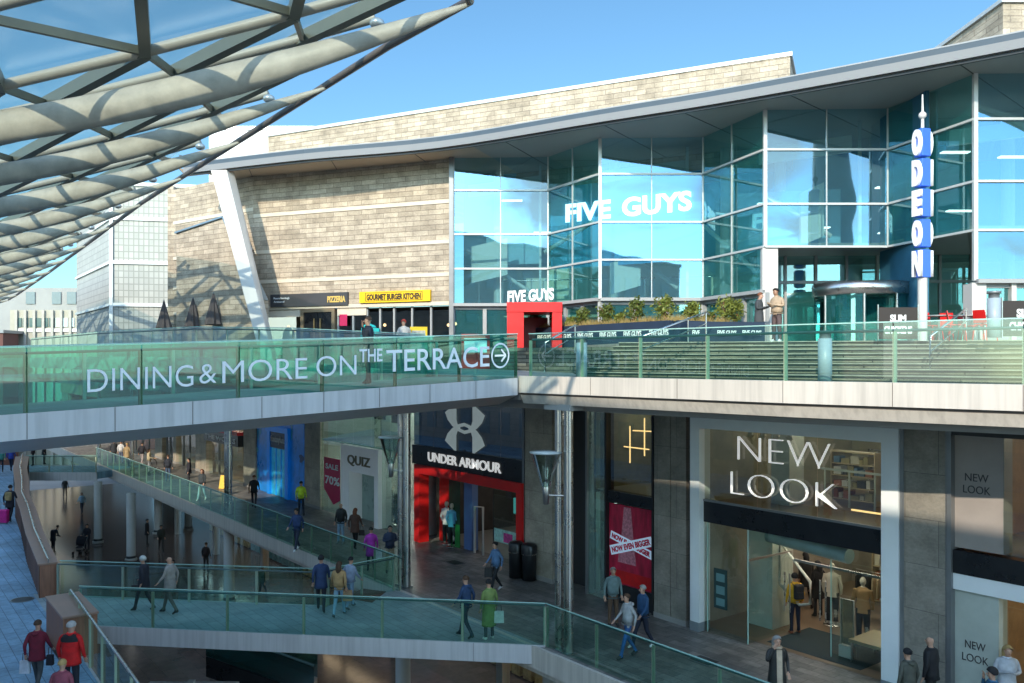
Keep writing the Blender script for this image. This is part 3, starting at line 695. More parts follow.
p = at(1003, 30); at2 = empty('stone_tower', 'small travertine clad block on the roof at the top corner', 'building', loc=(p.x, p.y, 15))
part(MB().box(p.x, p.x+8, p.y, p.y+6, 15.5, zat(3, 30)), 'wall', M_sw2, at2); part(MB().box(p.x-.1, p.x+8, p.y-.1, p.y+6, zat(3, 30)+.003, zat(3, 30)+.15), 'coping', M_mull, at2)
# big white box behind + skyline strip
p = at(213, 60); wb = empty('white_building', 'plain white rendered block behind the travertine walls', 'building', loc=(p.x, p.y, 8))
part(MB().box(at(209, 60).x, at(330, 60).x, 60, 75, 8, zat(130, 60)), 'wall', mat('white render', (.75, .76, .76), .7, var=.02), wb)
part(MB().box(at(209, 60).x-.1, at(330, 60).x, 59.9, 75, zat(130, 60)+.003, zat(130, 60)+.25), 'coping', M_mull, wb)

# stone wall of the restaurant wing
W0, W1 = V((-2.62, 35.5, 0)), V((-11.9, 39.2, 0)); W2 = V((-17.2, 43.2, 0)); W3 = V((-17.6, 50, 0))
rw = empty('restaurant_building', 'travertine clad restaurant wing with pale bands under the roof', 'building', loc=(-8, 38, 8))
def stonebands(a, b, z0, z1, bands, m, nm='stone_wall'):
    d = (b-a).normalized(); n_ = V((d.y, -d.x, 0)); n_ = n_ if n_.y < 0 else -n_
    part(MB().obox(a+UP*z0, b-a, -n_*.4, UP*(z1-z0)), nm, m, rw)
    mb = MB()
    for z in bands: mb.obox(a+UP*(z-.08)+n_*.035, b-a, -n_*.03, UP*.16)
    part(mb, 'stone_band', mat('pale limestone band', (.62, .54, .43), .6, var=.1, scale=1.5), rw)
stonebands(W1, W0, 9.95, 16.2, (14.28, 12.6, 11.23, 10.02), M_sw)
stonebands(W2, W1, 9.95, 16.3, (14.6, 12.8, 11.3, 10.02), M_sw)
part(MB().obox(W3+UP*7, W2-W3, V((-.3, 0, 0)), UP*9.5), 'side_wall', M_sw, rw)
# end return next to the glass, metal trim
part(MB().box(-2.60, -2.42, 35.1, 35.6, 7.3, 16.1), 'corner_trim', M_grey, rw)
# shopfront storey
wd = (W1-W0); wdir = (W0-W1).normalized(); wn = V((wdir.y, -wdir.x, 0))
def Wp(px, z=0, out=0): # point on the stone wall plane at an image column
    k = (px-512)/FPX; a = (W0.y*k-W0.x)/(wd.x-wd.y*k); return W0+wd*a+UP*z+wn*out
def wall_panel(px0, px1, z0, z1, out, th, name, m, root=None, bevel=0):
    a, b = Wp(px0, z0, out), Wp(px1, z0, out); return part(MB().obox(a, b-a, -wn*th, UP*(z1-z0)), name, m, root or rw, bevel)
ZB = 7.45
part(MB().obox(Wp(262, ZB, -2.6), Wp(452)-Wp(262), -wn*.1, UP*2.5), 'shop_back_wall', mat('dim restaurant wall', (.10, .075, .05), .6, var=.4, scale=2), rw)
part(MB().quad(Wp(262, 9.9, 0), Wp(452, 9.9, 0), Wp(452, 9.9, -2.6), Wp(262, 9.9, -2.6)), 'shop_ceiling', M_dark, rw)
for a, b, nm in [(262, 300, 'a'), (337, 366, 'b'), (366, 392, 'c'), (394, 428, 'd'), (432, 449, 'e')]:
    g = part(MB().quad(Wp(a, ZB, -.15), Wp(b, ZB, -.15), Wp(b, 9.75, -.15), Wp(a, 9.75, -.15)), 'shop_window', M_gshopd, rw)
for px in (262, 300, 337, 352, 366, 379, 393, 411, 430, 449): wall_panel(px-.8, px+.8, ZB, 9.92, -.08, .12, 'window_post', M_ggrey)
wall_panel(262, 300, 9.6, 9.95, -.02, .2, 'lintel', mat('pale limestone band', (.62, .54, .43)))
wall_panel(337, 366, 9.6, 9.95, -.02, .2, 'lintel', mat('pale limestone band', (.62, .54, .43)))
M_bulb = mat_emit('warm pendant bulb', (1, .6, .3), 4)
for px, z in ((277, 9.05), (281, 9.0), (275, 9.2), (405, 9.0), (438, 9.15), (445, 9.2), (441, 9.0), (373, 9.2)):
    part(MB().ball(Wp(px, z, -1.0), .07, 5), 'pendant_bulb', M_bulb, rw)
dr = empty('restaurant_door', 'dark double door with brass pull bars between pizzeria windows', 'door', loc=Wp(316, ZB))
wall_panel(301, 304, ZB, 9.92, .05, .2, 'frame', mat('bronze frame', (.30, .22, .14), .4, metal=.4), dr); wall_panel(332, 335, ZB, 9.92, .05, .2, 'frame', mat('bronze frame', (.3, .22, .14)), dr)
wall_panel(304, 332, 9.78, 9.92, .05, .2, 'frame', mat('bronze frame', (.3, .22, .14)), dr)
wall_panel(304.3, 317.6, ZB, 9.77, 0, .06, 'leaf', M_black, dr); wall_panel(318.2, 331.7, ZB, 9.77, 0, .06, 'leaf', M_black, dr)
for px in (314.8, 321): wall_panel(px-.5, px+.5, ZB+.5, 9.5, .08, .05, 'pull_bar', mat('brass', (.5, .36, .18), .3, metal=.8), dr)
s_ = empty('shop_sign', 'dark grey pizzeria fascia sign with small white words and gold lettering', 'sign', loc=Wp(310, 10.2))
wall_panel(272, 349, 10.05, 10.62, .12, .12, 'board', mat('charcoal sign', (.05, .052, .058), .5), s_)
def wtext(body, px0, px1, z, size, m, root, out=.13, off=0.0, ext=.006):
    a, b = Wp(px0, z, out), Wp(px1, z, out)
    o = text(body, size, m, 'lettering', None, (0, 0, 0), (1, 0, 0), (0, 0, 1), ext, off)
    return fit(o, a, b, root)
def fit(o, a, b, root, up=UP, out=0.0):
    """lay flat XZ lettering along a->b, squeezed to that length"""
    xs = [v.co.x for v in o.data.vertices]; x0 = min(xs); w = max(xs)-x0
    d = (b-a); sx = d.length/w; d = V((d.x, d.y, 0)).normalized() if abs(d.z) < 1e-6 else d.normalized(); n_ = d.cross(up).normalized()
    for v in o.data.vertices:
        x, y, z = v.co.x-x0, v.co.y, v.co.z
        v.co = a+d*x*sx+up*z-n_*y
    o.parent = root; return partt(o, root)
wtext('PIZZERIA', 329, 347, 10.2, .36, mat('gold lettering', (.65, .45, .12), .4), s_, off=.014)
wtext('Pizzeria Sourdough', 275.5, 291, 10.40, .13, M_letter, s_); wtext('Artisanal', 275.5, 286, 10.24, .13, M_letter, s_)
s_ = empty('shop_sign', 'yellow fascia sign reading gourmet burger kitchen in black', 'sign', loc=Wp(395, 10.2))
M_yel = mat('yellow sign paint', (.85, .52, .01), .45, var=.05)
wall_panel(361, 431.5, 10.12, 10.60, .14, .12, 'board', M_yel, s_)
wall_panel(367, 424, 10.18, 10.545, .147, .004, 'outline', mat('black sign ink', (.03, .02, .01), .5), s_)
wall_panel(367.6, 423.4, 10.2, 10.525, .150, .002, 'inner_board', M_yel, s_)
wtext('GOURMET BURGER KITCHEN', 368.5, 422.5, 10.24, .33, mat('black sign ink', (.03, .02, .01), .5), s_, out=.157, off=.016)
# little arched board and poster in pizzeria windows
o = MB().add([Wp(289+6*math.cos(a), 8.6+.55*max(0, math.sin(a)) if math.sin(a) >= 0 else 7.5, .05) for a in [PI*i/10 for i in range(11)]]+[Wp(283, 7.5, .05), Wp(295, 7.5, .05)], [tuple(range(11))+(11, 12)]).build('menu_board', mat('pale board', (.6, .66, .6), .6)); tag(o, 'pale round topped menu board in the pizzeria window', 'board')
o = MB().obox(Wp(339.5, 9.15, .0), Wp(347)-Wp(339.5), wn*-.02, UP*.5).build('poster', mat('crimson poster', (.6, .02, .10), .5)); tag(o, 'crimson poster in the narrow window beside the dark double door', 'poster')

# lower front stone volume with metal coping
lw = empty('stone_screen', 'low travertine screen with blue grey metal coping sloping down behind the strut', 'wall', loc=(-13, 38, 8))
La, Lb, Lc = at(176.5, 40.0), at(224, 38.0), at(262, 36.8)
pts = [(La, 7.5), (Lb, 7.5), (Lc, 7.5), (Lc, zat(300, 36.8)), (Lb, zat(217, 38)), (La, zat(233, 40))]
th = V((.18, .35, 0))
fr = [p+UP*z for p, z in pts]; bk = [p+th for p in fr]
part(MB().add(fr+bk, [(0, 1, 4, 5), (1, 2, 3, 4), (7, 6, 11, 10), (8, 7, 10, 9), (5, 4, 10, 11), (4, 3, 9, 10), (3, 2, 8, 9), (0, 5, 11, 6)]), 'wall', stone_wall('travertine screen', (.92, -.38, 0)), lw)
M_cop = mat('blue grey metal coping', (.20, .27, .33), .35, metal=.5)
part(MB().bar(fr[5]+th*.3, fr[4]+th*.3, .45, .07).bar(fr[4]+th*.3, fr[3]+th*.3, .45, .07), 'coping', M_cop, lw)
mb = MB()
# raking strut holding the roof
st = empty('raking_strut', 'tapered white raking strut holding up the tip of the roof', 'strut', loc=(-10.5, 36, 7.5))
t0, t1 = at(222, 37.2, 15.95), at(268.5, 36.0, 7.6)
v0 = [t0+V((-.50, 0, 0)), t0+V((.22, -.10, 0)), t0+V((.42, .35, 0)), t0+V((-.3, .45, 0))]; v1 = [t1+V((-.30, 0, 0)), t1+V((.22, -.05, 0)), t1+V((.30, .35, 0)), t1+V((-.22, .35, 0))]
part(MB().add(v1+v0, [(0, 1, 5, 4), (1, 2, 6, 5), (2, 3, 7, 6), (3, 0, 4, 7), (0, 3, 2, 1), (4, 5, 6, 7)]), 'blade', M_white, st, .02)
part(MB().box(t1.x-.4, t1.x+.4, t1.y-.15, t1.y+.45, 7.5, 7.62), 'base_plate', M_grey, st)

# Five Guys banner behind the glass
def fgp(px, D, z): return at(px, D, z)
fg = empty('window_banner', 'large blue banner reading five guys hanging behind the glass', 'banner', loc=(4, 34, 13))
a, b = at(551, 36.2, zat(258, 34.5)), at(701, 32.7, zat(258, 34.5))
zt = 14.95
part(MB().quad(V((a.x, a.y, 11.5)), V((b.x, b.y, 11.5)), V((b.x, b.y, zt)), V((a.x, a.y, zt))), 'sheet', mat('deep blue banner', (.03, .25, .50), .6, var=.25, scale=.6), fg)
d = (b-a); 
def onbn(px): 
    k = (px-512)/FPX; t_ = (a.y*k-a.x)/(d.x-d.y*k); return V((a.x+d.x*t_, a.y+d.y*t_, 0))
M_let_g = mat('white letters with added glow', (.85, .85, .85), .5, emit=(1, 1, 1), estr=3.0)  # glow added so the unlit letters read through the tinted glass
for w_, p0, p1 in (('FIVE', 566, 611), ('GUYS', 622.5, 692)):
    o = text(w_, 1.02, M_let_g, 'lettering', None, (0, 0, 0), (1, 0, 0), (0, 0, 1), .02, .035)
    nn = V((-.36, -.93, 0))*.06
    fit(o, onbn(p0)+UP*13.46+nn, onbn(p1)+UP*13.46+nn, fg)
# second blue panel in first bay
# Five Guys red entrance portal
fp = empty('entrance_portal', 'bright red burger restaurant entrance portal with white five guys letters on top', 'entrance', loc=(1.4, 31.4, 7.2))
X0, X1, YY = at(507, 31.5).x, at(562, 31.5).x, 31.5
part(MB().box(X0, X0+.62, YY, YY+2.2, 8.065, 9.41), 'jamb', M_red, fp); part(MB().box(X1-.36, X1, YY, YY+2.2, 8.065, 9.41), 'jamb', M_red, fp)
part(MB().box(X0-.01, X1+.01, YY-.03, YY+2.2, 9.42, 9.78), 'header', M_red, fp)
part(MB().box(X0+.62, X1-.45, YY+1.8, YY+1.9, 8.065, 9.3), 'door_screen', mat('dim red door', (.2, .02, .015), .5), fp)
o = text('FIVE GUYS', .58, M_letter, 'lettering', None, (0, 0, 0), (1, 0, 0), (0, 0, 1), .05, .022)
fit(o, V((at(507.5, YY).x, YY+.1, 9.78)), V((at(554, YY).x, YY+.1, 9.9)), fp)
part(MB().box(X0-1.6, X0-.6, YY-1.5, YY-1.42, 7.3, 8.55), 'menu_panel', M_red, fp)
part(MB().box(X0-1.5, X0-.7, YY-1.53, YY-1.503, 7.9, 8.4), 'menu_sheet', M_letter, fp)

# planters with shrubs and windbreak banners
M_leaf = mat('olive green leaf', (.10, .13, .02), .6, var=.5, scale=5); M_leaf2 = mat('dry yellow grass', (.30, .22, .07), .7, var=.4, scale=6)
M_leafb = mat('bright olive leaf', (.17, .20, .035), .6, var=.4, scale=5)  # lighter leaf colour for some of the shrubs
def leafball(mb, c, r, n, size, mi=0, zs=1.0):
    for _ in range(n):
        while True:
            d = V((random.uniform(-1, 1), random.uniform(-1, 1), random.uniform(-1, 1)))
            if .15 < d.length < 1: break
        rr = r*(.55+.45*random.random())*(1+.25*math.sin(d.x*7+c[0]*3)*math.cos(d.z*6)); p = V(c)+V((d.x*rr, d.y*rr, d.z*rr*zs))
        a = V((random.uniform(-1, 1), random.uniform(-1, 1), random.uniform(-.3, 1))).normalized(); b = a.cross(V((random.random(), random.random(), random.random()))).normalized()
        s = size*random.uniform(.6, 1.3)
        mb.add([p-a*s, p+b*s*.38, p+a*s, p-b*s*.38], [(0, 1, 2, 3)], mi)
def shrub(p, h, label, m=None):
    r = empty('potted_shrub', label, 'shrub', 'shrubs along the restaurant planter', loc=p)
    mb = MB()
    for k in range(4):
        mb.tube([p, p+V((random.uniform(-.1, .1), random.uniform(-.1, .1), h*.4)), p+V((random.uniform(-.25, .25), random.uniform(-.2, .2), h*.8))], [.02, .015, .006], 5)
    part(mb, 'stem', M_wood, r)
    mb = MB(); leafball(mb, p+UP*h*.55, h*.46, 420, .07, zs=1.1); leafball(mb, p+UP*h*.8+V((.1, 0, 0)), h*.28, 120, .06)
    part(mb, 'foliage', m or M_leaf, r)
PL = [V((1.0, 33.4, 0)), V((5.2, 27.0, 0)), V((7.4, 28.6, 0))]
pt = empty('planter', 'long navy planter windbreak printed with repeated five guys in white', 'planter', loc=PL[1]+UP*Z2)
mb = MB()
for a, b in zip(PL[:-1], PL[1:]):
    a, b = V(a), V(b); mb.bar(a+UP*8.5+V((0, .25, 0)), b+UP*8.5+V((0, .25, 0)), .5, .8)
part(mb, 'box', M_navy, pt, .01)
for a, b in zip(PL[:-1], PL[1:]):
    d = (b-a); n_ = V((d.y, -d.x, 0)).normalized(); n_ = n_ if n_.y < 0 else -n_
    if n_.y > -.2: n_ = V((-.6, -.8, 0))
nlet = 6
for i in range(nlet):
    a = PL[0].lerp(PL[1], (i+.15)/nlet); b = PL[0].lerp(PL[1], (i+.85)/nlet); d = (b-a).normalized(); n_ = d.cross(UP)
    o = text('FIVE GUYS', .26, M_letter, 'lettering', None, (0, 0, 0), (1, 0, 0), (0, 0, 1), .004, .008)
    off_ = n_*.135
    fit(o, a+UP*8.42+off_, b+UP*8.42+off_, pt)
for i in range(3):
    px0 = 692+i*25
    a, b = at(px0, 26.6, 0), at(px0+19, 26.9, 0)
    o = text('FIVE GUYS', .2, M_letter, 'lettering', None, (0, 0, 0), (1, 0, 0), (0, 0, 1), .004, .006); fit(o, a+UP*8.42+V((0, -.05, 0)), b+UP*8.42+V((0, -.05, 0)), pt)
o = empty('windbreak', 'navy fabric windbreak with white five guys at the end of the planter', 'windbreak', loc=at(720, 26.7, Z2)); part(MB().obox(at(688, 26.6, Z2+.05), at(765, 27.0)-at(688, 26.6), V((0, .04, 0)), UP*.62), 'cloth', M_navy, o); part(MB().tube([at(688, 26.6, Z2), at(688, 26.6, Z2+.8)], .02, 6), 'pole', M_steel, o)
for i, px in enumerate((534, 556, 583, 607, 636, 666, 693, 727, 748)):
    k = (px-512)/FPX; A, B = (PL[0], PL[1]) if px < 672 else (PL[1], PL[2])
    d = B-A; t_ = (A.y*k-A.x)/(d.x-d.y*k); p = A+d*max(-.12, min(1.1, t_))+V((0, .3, 8.8))
    hh = [.85, .7, .75, .85, .95, .95, .75, 1.0, .9][i]
    shrub(p, hh, ['small olive shrub at the start of the planter by the red portal', 'low green shrub in front of the red portal', 'rounded shrub right of the red portal', 'fourth shrub from the red portal in the navy planter', 'tall leafy shrub before the window wall, fifth from the portal',
                  'bushy shrub near the corner of the navy planter', 'loose shrub just past the planter corner', 'bright wide shrub in the short planter arm', 'bright shrub beside the two people chatting'][i], M_leafb if i > 4 else M_leaf)
for i, (px, hh) in enumerate(((545, .55), (570, .65), (596, .6), (621, .7), (650, .62), (681, .7), (711, .6), (737, .75), (543.5, .8), (760, .6))):
    if i not in (1, 3, 6): continue
    hh *= .62
    k = (px-512)/FPX; A, B = (PL[0], PL[1]) if px < 672 else (PL[1], PL[2])
    d = B-A; t_ = (A.y*k-A.x)/(d.x-d.y*k); p = A+d*max(-.12, min(1.15, t_))+V((0, .38, 8.8))
    shrub(p, hh*random.uniform(.9, 1.15), 'low filler shrub %s' % ['behind the red portal corner', 'between the second and third planter shrubs', 'right of the rounded shrub', 'left of the tall leafy shrub', 'right of the tall leafy shrub', 'at the planter corner', 'in the middle of the short planter arm', 'near the end of the short planter arm', 'nearest the red portal', 'at the very end by the chatting people'][i], [M_leaf, M_leafb][i % 2])
mb = MB()
for _ in range(3000):
    A, B = (PL[0], PL[1]) if random.random() < .75 else (PL[1], PL[2])
    p = A.lerp(B, random.random())+V((random.uniform(-.15, .15), random.uniform(.1, .45), 8.88)); h = random.uniform(.08, .27); l = V((random.uniform(-.12, .12), random.uniform(-.12, .12), h))
    mb.add([p, p+V((.014, 0, 0)), p+l], [(0, 1, 2)])
tag(mb.build('planter_grass', M_leaf2), 'dry golden grass growing between the planter shrubs', 'grass', kind='stuff')

# vertical cinema sign
od = empty('cinema_sign', 'tall blue vertical pylon sign with white letters spelling odeon', 'sign', loc=at(922, 24.2, Z2))
oc = at(922.5, 24.2, 0); z0, z1 = zat(279, 24.2), zat(128, 24.2); M_oblue = mat('royal blue sign', (.05, .15, .62), .35, var=.05, emit=(.02, .1, .7), estr=.08)
hgt = (z1-z0)/5
rot = Matrix.Rotation(math.radians(0), 4, 'Z')
dl = V((.31, -.95, 0)).normalized(); dn = dl.cross(UP).normalized()   # letter face direction (face looks left-front)
for i, ch in enumerate('ODEON'):
    zc = z1-hgt*(i+1)
    part(MB().obox(oc+UP*(zc+.035)-dl*.155-dn*.155, dl*.31, dn*.31, UP*(hgt-.07)), 'letter_box', M_oblue, od, .02)
    o = text(ch, 1.0, M_letter, 'letter', None, (0, 0, 0), (1, 0, 0), (0, 0, 1), .045, .06)
    vs = o.data.vertices; xs = [v.co.x for v in vs]; zs = [v.co.z for v in vs]; x0, xw, z00, zh = min(xs), max(xs)-min(xs), min(zs), max(zs)-min(zs)
    o2 = o.copy(); o2.data = o.data.copy(); COL.objects.link(o2)
    for ob, dd in ((o, dl), (o2, -dl)):
        nn = dd.cross(UP).normalized()
        for v in ob.data.vertices:
            x, z, y = (v.co.x-x0)/xw, (v.co.z-z00)/zh, v.co.y
            v.co = oc-dd*.16+dd*x*.32+UP*(zc+.06+z*(hgt-.12))+nn*(.19-y)
        ob.parent = od; partt(ob, od)
part(MB().tube([oc+UP*(z0+.03), oc+UP*Z2], .13, 14), 'pole', M_white, od); part(MB().tube([oc+UP*z1, oc+UP*(z1+.95)], [.05, .02], 8).ball(oc+UP*(z1+.36), .11, 6), 'spire', M_white, od)
# round revolving door canopy
rc = at(880, 27.5); rd = empty('revolving_door', 'curved steel revolving door drum at the cinema entrance', 'door', loc=(rc.x, rc.y+1.2, Z2))
R_ = 1.62; c_ = V((rc.x, rc.y+1.4, 0))
part(MB().lathe(c_, [(.01, 9.82), (R_, 9.80), (R_, 10.2), (.01, 10.22)], 40), 'drum_canopy', M_steel, rd)
mb = MB()
for a0, a1 in ((200, 250), (290, 340), (20, 160)):
    n = 10
    for i in range(n):
        p, q = [c_+V((math.cos(math.radians(lerp(a0, a1, k/n)))*(R_-.08), math.sin(math.radians(lerp(a0, a1, k/n)))*(R_-.08), 0)) for k in (i, i+1)]
        mb.quad(p+UP*Z2, q+UP*Z2, q+UP*9.8, p+UP*9.8)
part(mb, 'curved_glass', M_gdark, rd)
mb = MB()
for a in (200, 250, 290, 340): p = c_+V((math.cos(math.radians(a))*(R_-.08), math.sin(math.radians(a))*(R_-.08), 0)); mb.tube([p+UP*Z2, p+UP*9.8], .05, 6)
part(mb, 'door_post', M_steel, rd)
mb = MB(); mb.bar(c_+V((-1.1, -.6, 9.0)), c_+V((1.1, .6, 9.0)), .04, 1.6); mb.bar(c_+V((-.6, 1.1, 9.0)), c_+V((.6, -1.1, 9.0)), .04, 1.6); part(mb, 'door_wing', M_gdark, rd)
# chicken restaurant banners
M_bb = mat('brown black banner', (.035, .028, .024), .7)
for (p0, p1, D, lb, sx) in ((878, 918, 23.6, 'dark slim chickens windbreak banner in front of the revolving door', 0), (1002, 1050, 21.0, 'dark slim chickens windbreak banner at the edge of the picture beside the post', 0)):
    a, b = at(p0, D), at(p1, D); bz = Z2 if D > 21.5 else Z2
    r = empty('banner_barrier', lb, 'banner', loc=at((p0+p1)/2, D, bz))
    part(MB().obox(a+UP*(bz+.04), b-a, V((0, .04, 0)), UP*.88), 'cloth', M_bb, r)
    for pz in (a, b): part(MB().tube([pz+UP*bz, pz+UP*(bz+1.0)], .02, 6), 'pole', M_steel, r)
    w = (b-a).length
    for tx, zz in (('SLIM', bz+.52), ('CHICKENS', bz+.2)):
        q0_, q1_ = (.3, .7) if tx == 'SLIM' else (.15, .85)
        o = text(tx, .27, M_letter, 'lettering', None, (0, 0, 0), (1, 0, 0), (0, 0, 1), .004, .012); fit(o, a.lerp(b, q0_)+V((0, -.01, zz)), a.lerp(b, q1_)+V((0, -.01, zz)), r)
# steel lamp bollards
BO = empty('steel_bollard', 'tall round steel bollard on the terrace before the steps', 'bollard', 'steel bollards of the terrace', loc=(0, 0, 0))
MB().lathe((0, 0, 0), [(.001, 0), (.15, 0), (.15, .95), (.001, .95)], 20).build('tube', mat('blue grey painted bollard', (.32, .38, .42), .45, var=.08), BO); MB().lathe((0, 0, 0), [(.12, .952), (.12, 1.06), (.16, 1.062), (.16, 1.12), (.001, 1.13)], 20).build('cap', M_grey, BO)
for i, (px, D, z, lb) in enumerate(((825, 18.9, ZT, 'round steel bollard standing before the steps, left of the cinema pylon'), (994, 20.6, Z2, 'round steel bollard beside the dark banner near the picture edge'), (582, 22.5, ZT, 'round steel bollard behind the glass near the arrow sign'), (628, 30, Z2, 'thin pale post at the planter') )):
    if i == 3: continue
    o = BO if i == 0 else copy_tree(BO)
    p = at(px, D, z); 
    if i == 2: p = V((1.9, 23.2, ZT))
    o.location = p; o['label'] = lb
# step handrails
M_hr = M_steel
def srail(label, pa, pb):
    r = empty('step_handrail', label, 'handrail', 'handrails on the stone steps', loc=pa)
    a, b = V(pa), V(pb)
    part(MB().tube([a+UP*.02, a+UP*.9, b+UP*.9, b+UP*.9+(b-a).normalized()*.3+UP*-.1], .028, 8), 'rail', M_hr, r)
    part(MB().tube([a+UP*.55, b+UP*.55], .02, 8), 'lower_rail', M_hr, r)
    part(MB().tube([b, b+UP*.9], .025, 8), 'post', M_hr, r)
srail('steel handrail climbing the steps below the two people chatting', at(640, 21.2, ZT+.15), at(706, 25.6, Z2))
srail('steel handrail climbing the steps in front of the red chairs', at(930, 18.9, ZT+.1), at(966, 24.0, Z2))
srail('steel handrail at the foot of the steps by the red portal', at(545, 25, ZT+.1), at(575, 27.8, Z2-.3))
# red chairs and tables
def chair_proto():
    r = empty('cafe_chair', 'bright red metal cafe chair on the cinema terrace', 'chair', 'red cafe chairs on the terrace')
    MB().box(-.2, .2, -.2, .2, .44, .47).build('seat', M_red, r, .01)
    MB().add([(-.2, .19, .5), (.2, .19, .5), (.18, .26, .86), (-.18, .26, .86), (-.2, .21, .5), (.2, .21, .5), (.18, .28, .86), (-.18, .28, .86)], [(0, 1, 2, 3), (7, 6, 5, 4), (3, 2, 6, 7), (0, 3, 7, 4), (1, 5, 6, 2)]).build('backrest', M_red, r)
    for sx in (-1, 1):
        for sy in (-1, 1): MB().tube([(sx*.18, sy*.18, .44), (sx*.22, sy*.22, 0)], .014, 6).build('leg', M_red, r)
    return r
CH = chair_proto()
cl = [('red cafe chair left of the terrace tables, seen beside the banner', 932, 24.8, .4), ('red cafe chair with its back to the cinema glass', 944, 25.6, 2.9), ('red cafe chair between the two small tables', 957, 24.2, 1.2), ('red cafe chair right of the middle table', 973, 24.9, -1.3), ('red cafe chair nearest the steel bollard', 985, 23.9, 2.0), ('red cafe chair behind the handrail end', 968, 26.2, 0.0)]
for i, (lb, px, D, rz) in enumerate(cl):
    o = CH if i == 0 else copy_tree(CH); p = at(px, D, Z2); o.location = p; o.rotation_euler = (0, 0, rz); o['label'] = lb
TB = empty('cafe_table', 'small round grey cafe table among red chairs', 'table', 'small cafe tables on the terrace')
MB().lathe((0, 0, 0), [(.001, .72), (.34, .72), (.34, .75), (.001, .75)], 20).build('tabletop', M_ggrey, TB); MB().tube([(0, 0, .03), (0, 0, .72)], .03, 8).build('stem', M_grey, TB); MB().lathe((0, 0, 0), [(.001, 0), (.24, 0), (.2, .03), (.001, .03)], 16).build('base', M_grey, TB)
for i, (lb, px, D) in enumerate((('small round cafe table beside the dark banner', 939, 24.6), ('small round cafe table right of the pylon sign', 965, 24.6), ('small round cafe table nearest the steel bollard', 979, 24.6))):
    o = TB if i == 0 else copy_tree(TB); o.location = at(px, D, Z2); o['label'] = lb
# folded parasols
PR = empty('folded_parasol', 'folded dark parasol', 'parasol', 'folded parasols on the restaurant terrace')
mb = MB(); vs = []
prof = [(.03, 2.75), (.13, 2.3), (.22, 1.9), (.30, 1.55), (.33, 1.42), (.2, 1.38)]
for (r, z) in prof:
    for k in range(16): a = 2*PI*k/16; rr = r*(1+.18*(1 if k % 2 else -1)); vs.append((math.cos(a)*rr, math.sin(a)*rr, z))
mb.add(vs, [(i*16+k, i*16+(k+1) % 16, (i+1)*16+(k+1) % 16, (i+1)*16+k) for i in range(5) for k in range(16)], 0)
mb.build('canopy', mat('taupe parasol cloth', (.085, .07, .068), .8, var=.2), PR); MB().tube([(0, 0, 0), (0, 0, 2.82)], .03, 8).build('pole', M_grey, PR); MB().lathe((0, 0, 0), [(.001, 0), (.3, 0), (.28, .07), (.001, .08)], 16).build('base', M_grey, PR)
for i, (lb, px, D, sc) in enumerate((('folded taupe parasol standing alone, left of the others', 164, 38.5, .92), ('folded taupe parasol second from the left on the terrace', 193, 39, .98), ('small folded parasol just behind the second one', 200, 42, .95), ('tallest folded taupe parasol in front of the stone screen', 213.5, 38.0, 1.03), ('small folded parasol partly behind the tallest one', 221.5, 41, .98))):
    o = PR if i == 0 else copy_tree(PR); o.location = at(px, D, 7.78); o.scale = (sc, sc, sc); o['label'] = lb
# teal kiosk by the wall + dark band
tk = empty('delivery_box', 'turquoise vending box by the travertine wall', 'box', loc=at(241, 38.2, 7.8)); p = at(233, 38.6, 7.8)
part(MB().box(p.x, p.x+.72, p.y, p.y+.6, 7.8, 9.3), 'body', mat('turquoise panel', (.05, .5, .46), .5), tk); part(MB().box(p.x-.02, p.x+.74, p.y-.02, p.y+.62, 9.303, 9.36), 'lid', M_dark, tk)
part(MB().obox(W2+UP*7.6+V((.3, -.25, 0)), (W1-W2)*.98, V((0, .1, 0)), UP*2.2), 'dark_shop_window', M_gdark, rw)
# yellow a-board
ab = empty('advert_board', 'yellow framed advert board outside the burger restaurant', 'sign', loc=at(414, 33.5, 7.4)); p = at(410, 33.5, 7.4)
part(MB().box(p.x, p.x+.68, p.y, p.y+.05, 7.4, 8.95), 'frame', M_yel, ab); part(MB().box(p.x+.08, p.x+.60, p.y-.006, p.y-.002, 7.9, 8.8), 'poster', mat('grey poster', (.45, .42, .36), .5, var=.4, scale=6), ab)

# ================================================================= BACKGROUND
M_grid = mat_brick('gridded glass block', (.46, .46, .42), (.38, .385, .35), (.28, .29, .26), .30, .42, .035, .7, .08, plane=(1, 0, 0), blotch=.15, bump=0, off=0)
M_grid2 = mat_brick('gridded glass block side', (.42, .43, .41), (.36, .37, .355), (.27, .28, .27), .34, .42, .035, .7, .08, plane=(.58, -.81, 0), blotch=.15, bump=0, off=0)
gb = empty('glass_block_building', 'pale gridded glass block office building behind the terrace', 'building', loc=(-26, 55, 0))
ca, cl_, cr = V((-25.9, 55, 0)), V((-33.8, 66, 0)), V((-19, 56.5, 0))
part(MB().quad(ca+UP*7, cr+UP*7, cr+UP*19.1, ca+UP*19.1), 'front_wall', M_grid, gb); part(MB().quad(cl_+UP*7, ca+UP*7, ca+UP*19.1, cl_+UP*19.1), 'side_wall', M_grid2, gb); part(MB().poly([ca+UP*19.1, cr+UP*19.1, V((-19, 70, 19.1)), cl_+UP*19.1]), 'roof', M_ggrey, gb)
mb = MB()
for z in (16.85, 14, 11.25, 19.1): mb.bar(ca+UP*z+V((0, -.06, 0)), cr+UP*z+V((0, -.06, 0)), .1, .22); mb.bar(cl_+UP*z+V((-.05, -.05, 0)), ca+UP*z+V((-.05, -.05, 0)), .1, .16)
for k in (0, .68, 1): p = ca.lerp(cr, k); mb.bar(p+V((0, -.08, 7)), p+V((0, -.08, 19.1)), .22, .1, up=V((0, 1, 0)))
